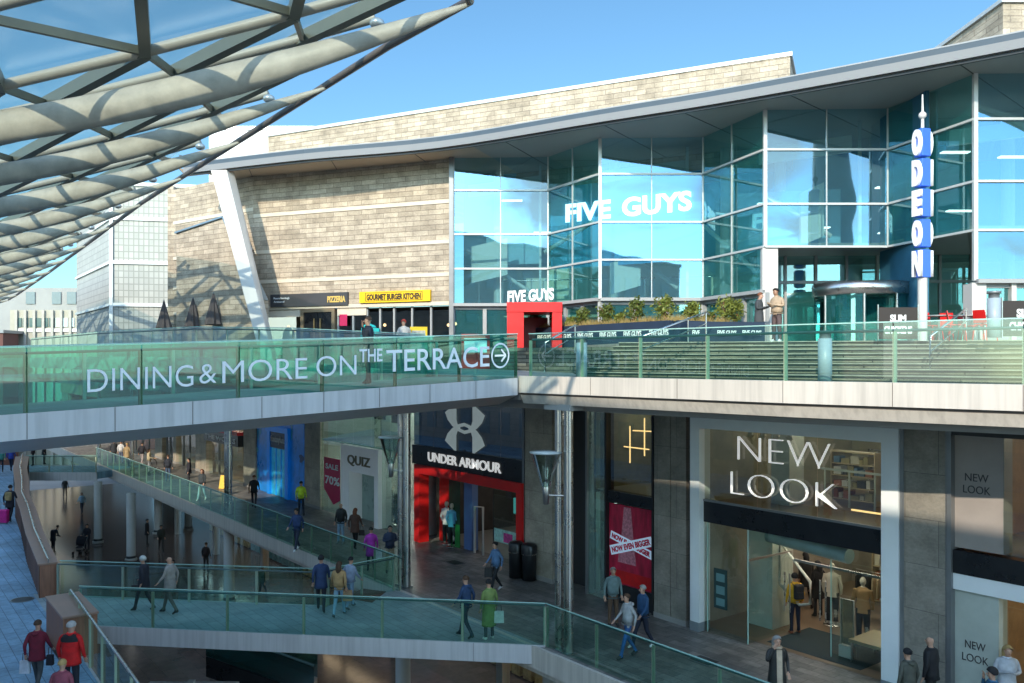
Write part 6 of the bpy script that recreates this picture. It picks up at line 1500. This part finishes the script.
def hairmesh(P, kind):
    hd = P['head']; mb = MB(); n = 14; vs = []; rows = 7
    low = {'short': .55, 'bald': .3, 'long': .60, 'bun': .58, 'beanie': .62}[kind]
    for i in range(rows+1):
        th = PI*low*i/rows
        for k in range(n):
            a = 2*PI*k/n; s_, c_ = math.sin(a), math.cos(a)
            front = max(0, -s_)
            th2 = th*(1-(.50 if kind != 'beanie' else .36)*front)
            rx, ry, rz = .092, .108, .100
            if kind == 'beanie': rx, ry, rz = .098, .114, .112
            vs.append((hd.x+rx*math.sin(th2)*c_, hd.y+.008+ry*math.sin(th2)*s_, hd.z+.022+rz*math.cos(th2)))
    mb.add(vs, [(i*n+k, i*n+(k+1) % n, (i+1)*n+(k+1) % n, (i+1)*n+k) for i in range(rows) for k in range(n)], 0, True)
    if kind == 'long':
        mb.tube([(hd.x, hd.y+.05, hd.z+.05), (hd.x, hd.y+.085, hd.z-.05), (hd.x, hd.y+.10, hd.z-.16), (hd.x, hd.y+.10, hd.z-.26)], [.075, .088, .08, .04], 10, flat=1.1)
    if kind == 'bun': mb.ball((hd.x, hd.y+.09, hd.z+.06), .045, 5)
    return mb
def coatmesh(hem, w=1.0, openf=False):
    mb = MB(); n = 18; vs = []
    prof = [(.075, .07, 1.485), (.15, .10, 1.45), (.195, .125, 1.38), (.185, .13, 1.25), (.165, .125, 1.10), (.175, .14, .98), (.19, .155, .85)]
    z = .85
    while z-.12 > hem: z -= .12; prof.append((.19+.02*(.85-z), .155+.03*(.85-z), z))
    prof.append((.19+.03*(.85-hem), .155+.04*(.85-hem), hem)) if hem < .84 else None
    prof = [p for p in prof if p[2] >= hem-.001]
    for (rx, ry, z) in prof:
        for k in range(n):
            a = 2*PI*k/n; f = 1+(.045*math.sin(a*4+z*5)+.02*math.sin(a*7-z*17))*(1 if z < 1.15 else .35); vs.append((rx*w*f*math.cos(a), ry*w*f*math.sin(a), z))
    mb.add(vs, [(i*n+k, i*n+(k+1) % n, (i+1)*n+(k+1) % n, (i+1)*n+k) for i in range(len(prof)-1) for k in range(n)], 0, True)
    return mb
def person(label, p, face, pose='stand', top=(.1, .1, .12), legs=(.03, .03, .04), shoe=(.02, .02, .02), hair='brown', hk='short', skin=0, coat=None, h=1.72, scarf=None, hood=False, zlevel=None, belt=None, w=1.0, group=None):
    """face: heading in degrees the person looks towards, 0 = towards +X, 90 = away from the camera, 270 = to the camera"""
    me, P = build_pose(pose)
    r = empty('person', label, 'person', group, loc=p, rz=math.radians(face+90)); s = h/1.755; r.scale = (s*w, s*w, s)
    b = new_obj('body', me, r)
    ms = [SK[skin], cmat(top), cmat(legs), cmat(shoe, .5), M_eye, M_lip]
    for i, m in enumerate(ms): b.material_slots[i].link = 'OBJECT'; b.material_slots[i].material = m
    if hk != 'bald': hairmesh(P, hk).build('hair' if hk != 'beanie' else 'hat', cmat(HAIR[hair] if isinstance(hair, str) else hair, .7), r)
    elif hair: 
        pass
    jk = coatmesh(coat if coat else .93, 1.0, False); o = jk.build('coat' if coat and coat < .8 else 'jacket', cmat(top), r)
    md = o.modifiers.new('thick', 'SOLIDIFY'); md.thickness = .008
    if not scarf: MB().tube([(math.cos(a)*.070, math.sin(a)*.074-.005, 1.492) for a in [2*PI*i/10 for i in range(11)]], .016, 6, cap=False).build('collar', cmat(tuple(min(1, x*1.6+.02) for x in top)), r)
    MB().lathe((0, 0, (coat or .93)), [(.19+.03*max(0, .85-(coat or .93))+.012, 0), (.19+.03*max(0, .85-(coat or .93))+.012, .03)], 18, 0, 1, .82).build('hem', cmat(tuple(x*.55 for x in top)), r)
    if hood: MB().tube([(-.08, .10, 1.47), (0, .14, 1.44), (.08, .10, 1.47)], [.035, .05, .035], 8).build('hood', cmat(top), r)
    if scarf:
        MB().tube([(math.cos(a)*.082, math.sin(a)*.085-.015, 1.50) for a in [2*PI*i/10 for i in range(11)]], .030, 8, cap=False).build('scarf', cmat(scarf), r)
        MB().obox((-.06, -.165, .75), (.12, 0, 0), (0, .02, 0), (0, .03, .72)).build('scarf_tail', cmat(scarf), r)
    return r
def bag(label, p, c, size=(.28, .12, .32), name='shopping_bag', handle=.16, rz=0):
    r = empty(name, label, 'bag' if name != 'suitcase' else 'suitcase', loc=p, rz=rz); a, b_, c_ = size
    MB().add([(-a/2, -b_/2, 0), (a/2, -b_/2, 0), (a/2, b_/2, 0), (-a/2, b_/2, 0), (-a*.47, -b_*.4, c_), (a*.47, -b_*.4, c_), (a*.47, b_*.4, c_), (-a*.47, b_*.4, c_)], [(0, 3, 2, 1), (4, 5, 6, 7), (0, 1, 5, 4), (1, 2, 6, 5), (2, 3, 7, 6), (3, 0, 4, 7)]).build('body', cmat(c), r, .015)
    MB().tube([(-a*.25, 0, c_), (-a*.2, 0, c_+handle), (a*.2, 0, c_+handle), (a*.25, 0, c_)], .009, 5).build('handle', cmat((.05, .05, .05)), r)
    return r
def backpack(label, pers, c, s=.30):
    M = Matrix.Translation(pers.location) @ Matrix.Rotation(pers.rotation_euler.z, 4, 'Z'); q = M @ V((0, .215, 1.02))
    r = empty('backpack', label, 'backpack', loc=q, rz=pers.rotation_euler.z)
    MB().box(-.14, .14, -.075, .075, 0, .42).build('body', cmat(c), r, .05); MB().box(-.10, .10, .076, .12, .04, .22).build('pocket', cmat(c), r, .03)
    for k in (-1, 1): MB().tube([(k*.10, -.08, .36), (k*.11, -.20, .42), (k*.12, -.33, .34), (k*.12, -.34, .12)], .014, 5).build('strap', cmat((.02, .02, .02)), r)
def pram(p, face, label):
    r = empty('pushchair', label, 'pushchair', 'pushchairs', loc=p, rz=math.radians(face+90))
    MB().add([(-.2, -.25, .42), (.2, -.25, .42), (.2, .22, .5), (-.2, .22, .5), (-.2, .32, .95), (.2, .32, .95)], [(0, 1, 2, 3), (3, 2, 5, 4)]).build('seat', cmat((.03, .03, .04)), r)
    vs = []
    for i in range(6):
        a = PI*.1+PI*.55*i/5
        for x in (-.23, .23): vs.append((x, .28-.36*math.sin(a)*.9, .68+.36*math.cos(a)*1.1+.05))
    MB().add(vs, [(2*i, 2*i+1, 2*i+3, 2*i+2) for i in range(5)]).build('hood', cmat((.02, .02, .03)), r)
    MB().tube([(-.22, .55, 1.0), (-.22, .1, .5), (-.22, -.38, .12)], .014, 6).tube([(.22, .55, 1.0), (.22, .1, .5), (.22, -.38, .12)], .014, 6).tube([(-.22, .55, 1.0), (.22, .55, 1.0)], .016, 6).tube([(-.22, .42, .12), (-.22, -.1, .5)], .014, 6).tube([(.22, .42, .12), (.22, -.1, .5)], .014, 6).build('frame', M_grey, r)
    MB().box(-.18, .18, -.1, .3, .18, .30).build('basket', cmat((.05, .05, .05)), r)
    for x in (-.25, .25):
        for y in (-.38, .40): 
            mb = MB(); mb.tube([(x-.02, y, .12), (x+.02, y, .12)], .12, 16); mb.build('wheel', M_dark, r)
G = ground
# street, right hand side
person('person in teal grey jacket and brown trousers facing forward before the red poster', G(613, 627), 280, 'stand', (.16, .24, .24), (.13, .08, .05), hair='grey', coat=.86)
person('person in pale grey hoodie and blue jeans walking beside the navy puffer jacket', G(628, 658), 200, 'walk', (.34, .36, .37), (.03, .10, .28), (.03, .03, .03), hair='brown', hood=True, h=1.66)
person('person in navy puffer jacket and white trainers walking behind the grey hoodie', G(643, 648), 205, 'walk2', (.02, .07, .16), (.015, .02, .04), (.7, .7, .7), hair='grey', coat=.88, h=1.68, w=1.05)
p_ = byhead(777, 635); person('person in black coat and long beige scarf holding a phone to one ear', p_, 275, 'phone', (.018, .018, .022), (.02, .02, .02), hair='grey', hk='long', coat=.6, scarf=(.48, .37, .27))
p_ = byhead(908, 648, h=1.65); person('person in olive green jacket with dark tied hair seen from behind by the stone pillar', p_, 110, 'stand', (.075, .08, .065), (.03, .03, .03), hair='black', hk='bun', coat=.7, h=1.65, hood=True)
p_ = byhead(931, 635, h=1.78); person('bald person in black jacket standing close to the stone pillar', p_, 130, 'stand', (.015, .015, .018), (.02, .02, .02), hk='bald', coat=.85, h=1.78)
p_ = byhead(993, 667, h=1.7); person('person in dark cap and blue jacket raising a phone at the bottom right corner', p_, 170, 'phone', (.03, .12, .22), (.03, .03, .05), hair='black', hk='beanie', coat=.85, h=1.7)
p_ = byhead(1007, 644, h=1.75); person('blond person in pale grey jacket with raised hands near the right edge', p_, 260, 'text', (.42, .44, .48), (.1, .1, .12), hair='blond', hk='long', coat=.85, h=1.75)
person('person in denim blue jacket and black leggings looking at a phone by the bins', G(496, 592), 215, 'walk', (.10, .20, .36), (.015, .017, .02), (.5, .5, .5), hair='black', hk='bun', coat=.92, h=1.66)
person('person in dark navy hooded jacket walking away beside the long green coat', G(466, 638), 150, 'walk2', (.02, .05, .12), (.02, .03, .05), (.02, .02, .02), hair='brown', hood=True, h=1.72, coat=.88)
person('person in long olive green coat and white shoes on the footbridge corner', G(489, 640), 120, 'stand', (.17, .24, .07), (.05, .06, .07), (.75, .75, .72), hair='black', hk='bun', coat=.42, h=1.66)
person('person in navy coat with dark hair in the group of three on the footbridge', G(321, 612), 100, 'walk', (.025, .05, .13), (.02, .02, .03), (.02, .02, .02), hair='black', hk='beanie', coat=.75, h=1.72)
pt_ = person('person in tan jacket and pale jeans in the group of three on the footbridge', G(339, 617), 85, 'walk2', (.42, .27, .12), (.22, .36, .48), (.05, .05, .05), hair='brown', hk='long', coat=.88, h=1.66)
person('person in grey blue jacket behind the tan jacket on the footbridge', G(350, 609), 60, 'walk', (.25, .30, .40), (.18, .28, .38), (.1, .1, .1), hair='black', h=1.6)
p1_ = person('person in black coat and pale woolly hat walking along the footbridge', G(144, 611), 170, 'walk', (.02, .022, .03), (.02, .02, .025), hair=(.45, .45, .43), hk='beanie', coat=.72, h=1.68)
person('bald person in stone grey coat and brown trousers walking along the footbridge', G(170, 614), 172, 'walk2', (.33, .30, .27), (.12, .11, .10), hk='bald', coat=.75, h=1.76)
person('person in navy hooded top and khaki trousers standing at the end of the diagonal rail', byhead(390, 525), 285, 'text', (.03, .045, .09), (.36, .30, .20), hair='black', hood=True)
person('person in bright magenta coat behind the diagonal rail', byhead(371, 527, h=1.6), 100, 'stand', (.45, .04, .40), (.03, .03, .03), hair='black', coat=.62, h=1.6)
person('person in dark brown fur coat and black leggings before the dress shop door', G(355, 549), 80, 'walk', (.10, .05, .035), (.015, .015, .015), hair='auburn', hk='long', coat=.72, h=1.66)
person('person in black jacket and light blue jeans before the dress shop door', G(341, 544), 250, 'stand', (.02, .02, .02), (.25, .38, .50), (.3, .3, .3), hk='bald', coat=.88, h=1.74)
person('person in navy and white jacket wearing a dark cap by the diagonal rail', byhead(297, 508), 250, 'walk', (.03, .06, .16), (.03, .04, .07), (.6, .6, .6), hair='black', hk='beanie', coat=.86)
person('person in black jacket walking past the blue shopfront', byhead(254, 475), 100, 'walk', (.015, .015, .018), (.02, .02, .03), hair='auburn', coat=.85)
person('person in yellow hi vis vest at the edge of the blue shopfront', byhead(301, 481), 90, 'stand', (.60, .80, .05), (.02, .03, .05), hair='black', coat=.9)
person('auburn haired person in dark top and pale jeans facing the viewer on the far pavement', byhead(202, 469), 260, 'walk2', (.04, .05, .06), (.35, .48, .55), (.6, .6, .6), hair='auburn', hk='long')
person('person in dark navy jacket and jeans walking away beyond the diagonal rail', G(168, 482), 90, 'stand', (.02, .025, .04), (.06, .10, .18), hair='brown')
person('person in cream jacket pushing a dark pushchair far down the street', G(149, 474), 20, 'push', (.50, .42, .28), (.3, .3, .32), hair='brown', hk='long')
pram(G(156, 475), 20, 'dark pushchair on the far pavement pushed by the cream jacket')
person('person in black top walking past the salmon lit shop', G(142, 466), 80, 'walk', (.02, .02, .025), (.35, .30, .30), hair='black')
person('dark dressed person far down the street left of the steel tubes', G(114, 463), 300, 'stand', (.03, .035, .045), (.03, .03, .04), hair='brown', coat=.8)
person('person in white top far down the street', G(121, 464), 90, 'stand', (.6, .6, .62), (.1, .12, .2), hair='brown')
person('person in tan coat right of the white top far down the street', G(127, 467), 90, 'stand', (.36, .26, .14), (.03, .03, .03), hair='blond', coat=.7)
person('dark dressed person beside the narrow pillar far down the street', byhead(189, 458), 200, 'stand', (.02, .02, .025), (.02, .02, .03), hair='black', coat=.8)
# near walkway
p_ = byhead(10, 485, h=1.74); pk_ = person('person in dark coat with a tan backpack beside the pink suitcase', p_, 100, 'walk', (.02, .022, .03), (.02, .02, .025), hair='black', hk='beanie', coat=.7, h=1.74); backpack('tan backpack worn by the person in the dark coat', pk_, (.30, .22, .10))
q = G(3, 524); su = empty('suitcase', 'bright pink suitcase at the left edge of the walkway', 'suitcase', loc=(q.x, q.y, 0)); MB().box(-.24, .24, -.13, .13, .06, .68).build('shell', cmat((.60, .02, .22), .4), su, .05); MB().tube([(-.1, 0, .68), (-.1, 0, 1.0), (.1, 0, 1.0), (.1, 0, .68)], .012, 6).build('handle', M_grey, su)
for x in (-.18, .18): MB().ball((x, 0, .04), .035, 4).build('wheel', M_dark, su)
p_ = byhead(37, 620, h=1.66); person('person in maroon jacket and dark trousers seen from behind with a white carrier bag', p_, 95, 'walk', (.17, .012, .03), (.06, .065, .07), hair='brown', h=1.66, hood=True, coat=.80)
bag('white and blue carrier bag held by the person in the maroon jacket', p_+V((-.30, .05, .42)), (.55, .58, .65), (.24, .1, .30)); bag('dark shoulder bag on the right of the maroon jacket', p_+V((.29, .02, .62)), (.02, .02, .03), (.16, .1, .24), 'shoulder_bag')
p_ = byhead(71, 621, h=1.76); person('grey haired person in bright red jacket seen from behind on the near walkway', p_, 88, 'stand', (.62, .012, .012), (.02, .02, .025), hair='white', coat=.80, h=1.76, w=1.12)
pr_ = [o for o in COL.objects if o.get('label', '').startswith('grey haired person in bright red')][0]
mbk = MB(); prk = [(.078, .073, 1.49), (.156, .106, 1.455), (.203, .133, 1.385), (.198, .138, 1.32)]
mbk.add([(a_[0]*math.cos(2*PI*k/18)*1.02, a_[1]*math.sin(2*PI*k/18)*1.02, a_[2]) for a_ in prk for k in range(18)], [(i*18+k, i*18+(k+1) % 18, (i+1)*18+(k+1) % 18, (i+1)*18+k) for i in range(3) for k in range(18)], 0, True)
mbk.build('shoulder_panel', cmat((.015, .015, .02)), pr_)
rp_ = empty('jacket_yoke', 'black shoulder panel of the red jacket', 'clothing', loc=p_, rz=math.radians(88+90)) if False else None
p_ = byhead(62, 659, h=1.60); person('blond person in dusty pink quilted jacket at the bottom edge of the walkway', p_, 92, 'stand', (.26, .06, .09), (.03, .03, .03), hair='blond', coat=.8, h=1.60)
person('person in royal blue jacket walking far up the walkway under the bridge', G(11, 471), 100, 'walk', (.03, .06, .35), (.02, .03, .06), hair='brown', coat=.85)
person('person in teal top walking at the far left under the bridge', G(1, 473), 300, 'walk2', (.06, .25, .22), (.02, .03, .05), hair='brown')
person('dark dressed person on the far footbridge near the parapet', G(33, 466), 200, 'stand', (.05, .03, .03), (.02, .02, .02), hair='brown')
person('second dark person on the far footbridge, farther from the parapet', G(44, 464.5), 20, 'stand', (.015, .015, .02), (.02, .02, .02), hair='black', coat=.7)
# lower street
person('person in light blue top walking in the lower street', G(82, 514, ZL), 270, 'walk', (.30, .48, .60), (.03, .04, .07), hair='black')
person('dark dressed person farthest up the lower street', G(65, 497, ZL), 100, 'stand', (.02, .02, .02), (.02, .02, .02), hair='black', coat=.8)
pq = G(80, 554, ZL); person('person in dark coat pushing a pushchair down the lower street', pq+V((0, .9, 0)), 270, 'push', (.02, .02, .025), (.02, .02, .025), hair='black', coat=.8); pram(pq, 270, 'black pushchair rolling down the middle of the lower street')
person('dark silhouette leaning against the lower parapet wall', G(53, 553, ZL), 60, 'bend', (.015, .017, .03), (.015, .017, .03), hair='black', coat=.8)
person('person in black in the shade of the lower arcade columns', G(147, 545, ZL), 20, 'stand', (.015, .015, .018), (.02, .02, .02), hair='black', coat=.7)
person('person in black and white jacket in the shade of the lower arcade', G(161, 552, ZL), 300, 'walk', (.04, .04, .045), (.02, .02, .02), hair='black')
person('dark coated person passing below the bald walker', G(173, 592, ZL), 250, 'stand', (.015, .015, .02), (.02, .02, .02), hair='black', coat=.7)
person('person in dark clothes by the warm lit arcade shop', G(206, 572, ZL), 80, 'stand', (.03, .02, .02), (.02, .02, .02), hair='brown')
person('person in green jacket in the arcade below the doormat', G(262, 600, ZL), 60, 'walk2', (.03, .07, .05), (.02, .02, .02), hair='brown')
# inside the shop
pi_ = person('shopper in yellow sleeves with a black backpack in the fashion shop doorway', G(795, 634), 100, 'stand', (.65, .36, .02), (.012, .014, .03), (.3, .1, .05), hair='black', hk='beanie', h=1.7); backpack('black backpack over the yellow sleeved shopper', pi_, (.015, .015, .018))
person('dark dressed shopper right of the yellow sleeves', G(818, 617), 110, 'stand', (.012, .012, .015), (.015, .015, .02), hair='black', hk='long', coat=.6, h=1.68)
person('shopper in black walking into the fashion shop between the others', G(806, 608), 90, 'walk', (.02, .02, .022), (.02, .02, .02), hair='black', hk='long', coat=.7)
# terrace
person('person in dark grey jacket chatting beside the white entrance column', at(759, 27.6, Z2), 330, 'text', (.05, .055, .06), (.03, .035, .04), (.03, .03, .03), hair='auburn', coat=.72, h=1.66)
person('person in beige sweatshirt looking down at a phone before the white column', at(777, 27.4, Z2), 210, 'text', (.42, .31, .21), (.10, .075, .065), (.75, .75, .75), hair='black', skin=1, h=1.78, w=1.1)
kb = (400-512)/FPX; 
pb = onb(396, 0, 0)+bn*1.2; person('person in dark suit crossing the upper footbridge with a hand to the face', V((pb.x, pb.y, lerp(6.67, ZT, .72))), 195, 'phone', (.02, .025, .04), (.02, .03, .04), hair='brown', coat=.8, h=1.70)
person('courier in turquoise jacket on the restaurant terrace', at(369, 31.8, 7.45), 100, 'stand', (.03, .55, .50), (.04, .06, .06), hair=(.05, .6, .6), hk='beanie', h=1.8, w=1.1)
ob = bag('turquoise square delivery box on the courier', at(374, 31.3, 8.35), (.02, .50, .46), (.45, .4, .45), 'delivery_bag', handle=.03)
person('person in pale jacket walking toward the burger restaurant', at(404, 31.0, 7.4), 260, 'walk', (.5, .45, .42), (.3, .28, .26), hair=(.6, .06, .03), hk='beanie', h=1.72)
person('person in bright green jacket sitting low behind the bridge rail', at(378, 29.5, 7.3), 90, 'stand', (.15, .45, .05), (.03, .04, .05), hair='brown', h=1.2)

# bags carried by some of the walkers
def hold(label, q, c, dx, dy, z=.48, **k): return bag(label, q+V((dx, dy, z)), c, **k)
hold('white paper carrier bag held by the green coat on the footbridge corner', G(489, 640), (.6, .6, .58), .27, -.02)
hold('black shopping bag held by the person in denim blue by the bins', G(496, 592), (.03, .03, .03), -.24, .05)
hold('brown paper bag carried by the tan jacket on the footbridge', G(339, 617), (.35, .22, .12), .26, 0)
hold('pale carrier bag hanging beside the magenta coat', byhead(371, 527, h=1.6), (.55, .55, .58), .27, -.05)
hold('black handbag hanging at the side of the black coat and woolly hat', G(144, 611), (.03, .03, .03), -.26, .0, z=.6, size=(.24, .1, .2))
hold('dark bag held by the person in the fur coat', G(355, 549), (.04, .03, .03), .27, 0, z=.55, size=(.24, .1, .22))
# ================================================================= LIGHT AND CAMERA
w = bpy.data.worlds.new('World'); SC.world = w; w.use_nodes = True
nt = w.node_tree; nt.nodes.clear()
sky = nt.nodes.new('ShaderNodeTexSky'); sky.sky_type = 'NISHITA'; sky.sun_disc = False
SUND = V((.30, .954, 0)).normalized()   # horizontal direction the light travels
EL_S = math.radians(25)
az = math.atan2(-SUND.x, -SUND.y)        # clockwise from +Y to the sun
sky.sun_elevation = EL_S; sky.sun_rotation = az; sky.altitude = 20; sky.air_density = 1.0; sky.dust_density = .6; sky.ozone_density = 2.2
bg = nt.nodes.new('ShaderNodeBackground'); bg.inputs['Strength'].default_value = .15
hs = nt.nodes.new('ShaderNodeHueSaturation'); hs.inputs['Saturation'].default_value = 1.0
ow = nt.nodes.new('ShaderNodeOutputWorld')
tint = nt.nodes.new('ShaderNodeVectorMath'); tint.operation = 'MULTIPLY'; tint.inputs[1].default_value = (.88, 1.25, 1.34); nt.links.new(sky.outputs[0], tint.inputs[0]); 
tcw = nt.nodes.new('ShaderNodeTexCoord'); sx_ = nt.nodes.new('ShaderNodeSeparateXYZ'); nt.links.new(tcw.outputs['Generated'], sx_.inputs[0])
# sky boosted on the unseen sun side to lift the shadows; thin clouds there
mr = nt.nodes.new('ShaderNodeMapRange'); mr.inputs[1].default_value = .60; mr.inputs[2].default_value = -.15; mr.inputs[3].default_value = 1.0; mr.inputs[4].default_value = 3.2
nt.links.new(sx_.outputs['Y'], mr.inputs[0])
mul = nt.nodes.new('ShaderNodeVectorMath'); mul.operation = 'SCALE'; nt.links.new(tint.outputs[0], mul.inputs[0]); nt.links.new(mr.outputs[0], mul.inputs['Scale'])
mpc = nt.nodes.new('ShaderNodeMapping'); mpc.inputs['Scale'].default_value = (3.5, 3.5, 7); nt.links.new(tcw.outputs['Generated'], mpc.inputs['Vector'])
cn_ = nt.nodes.new('ShaderNodeTexNoise'); cn_.inputs['Scale'].default_value = 1.4; cn_.inputs['Detail'].default_value = 7; cn_.inputs['Distortion'].default_value = .6; nt.links.new(mpc.outputs[0], cn_.inputs['Vector'])
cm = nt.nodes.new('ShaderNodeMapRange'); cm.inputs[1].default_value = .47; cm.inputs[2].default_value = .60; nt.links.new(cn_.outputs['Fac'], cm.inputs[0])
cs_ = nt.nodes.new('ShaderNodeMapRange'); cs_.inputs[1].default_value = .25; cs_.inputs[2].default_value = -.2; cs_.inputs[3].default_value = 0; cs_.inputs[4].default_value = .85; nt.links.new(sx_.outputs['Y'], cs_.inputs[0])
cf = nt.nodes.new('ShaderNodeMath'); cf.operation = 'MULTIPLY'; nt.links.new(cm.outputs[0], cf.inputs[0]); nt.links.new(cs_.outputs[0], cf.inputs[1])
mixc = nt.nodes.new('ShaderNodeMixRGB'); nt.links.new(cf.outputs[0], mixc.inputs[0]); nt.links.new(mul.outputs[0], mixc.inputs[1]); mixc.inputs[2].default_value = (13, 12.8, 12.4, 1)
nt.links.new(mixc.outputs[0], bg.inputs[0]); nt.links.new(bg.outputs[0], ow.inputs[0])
ld = bpy.data.lights.new('Sun', 'SUN'); ld.energy = 4.7; ld.angle = math.radians(.5); ld.color = (1, .88, .70)
lo = bpy.data.objects.new('Sun', ld); COL.objects.link(lo)
dirv = V((SUND.x*math.cos(EL_S), SUND.y*math.cos(EL_S), -math.sin(EL_S)))
lo.rotation_euler = dirv.to_track_quat('-Z', 'Y').to_euler(); lo.location = (-10, -10, 40)
cd = bpy.data.cameras.new('Camera'); co = bpy.data.objects.new('Camera', cd); COL.objects.link(co)
cd.sensor_width = 36; cd.lens = FPX/1024*36; cd.shift_y = (HZ-341.5)/1024; cd.clip_start = .1; cd.clip_end = 2000
co.location = (0, 0, EYE); co.rotation_euler = (PI/2, 0, 0); SC.camera = co
SC.view_settings.view_transform = 'Standard'; SC.view_settings.look = 'None'; SC.view_settings.exposure = 0; SC.view_settings.gamma = 1
SC.cycles.use_denoising = True
SC.cycles.max_bounces = 8; SC.cycles.transparent_max_bounces = 24; SC.cycles.glossy_bounces = 3; SC.cycles.diffuse_bounces = 4
SC.cycles.sample_clamp_indirect = 6; SC.cycles.caustics_reflective = False; SC.cycles.caustics_refractive = False
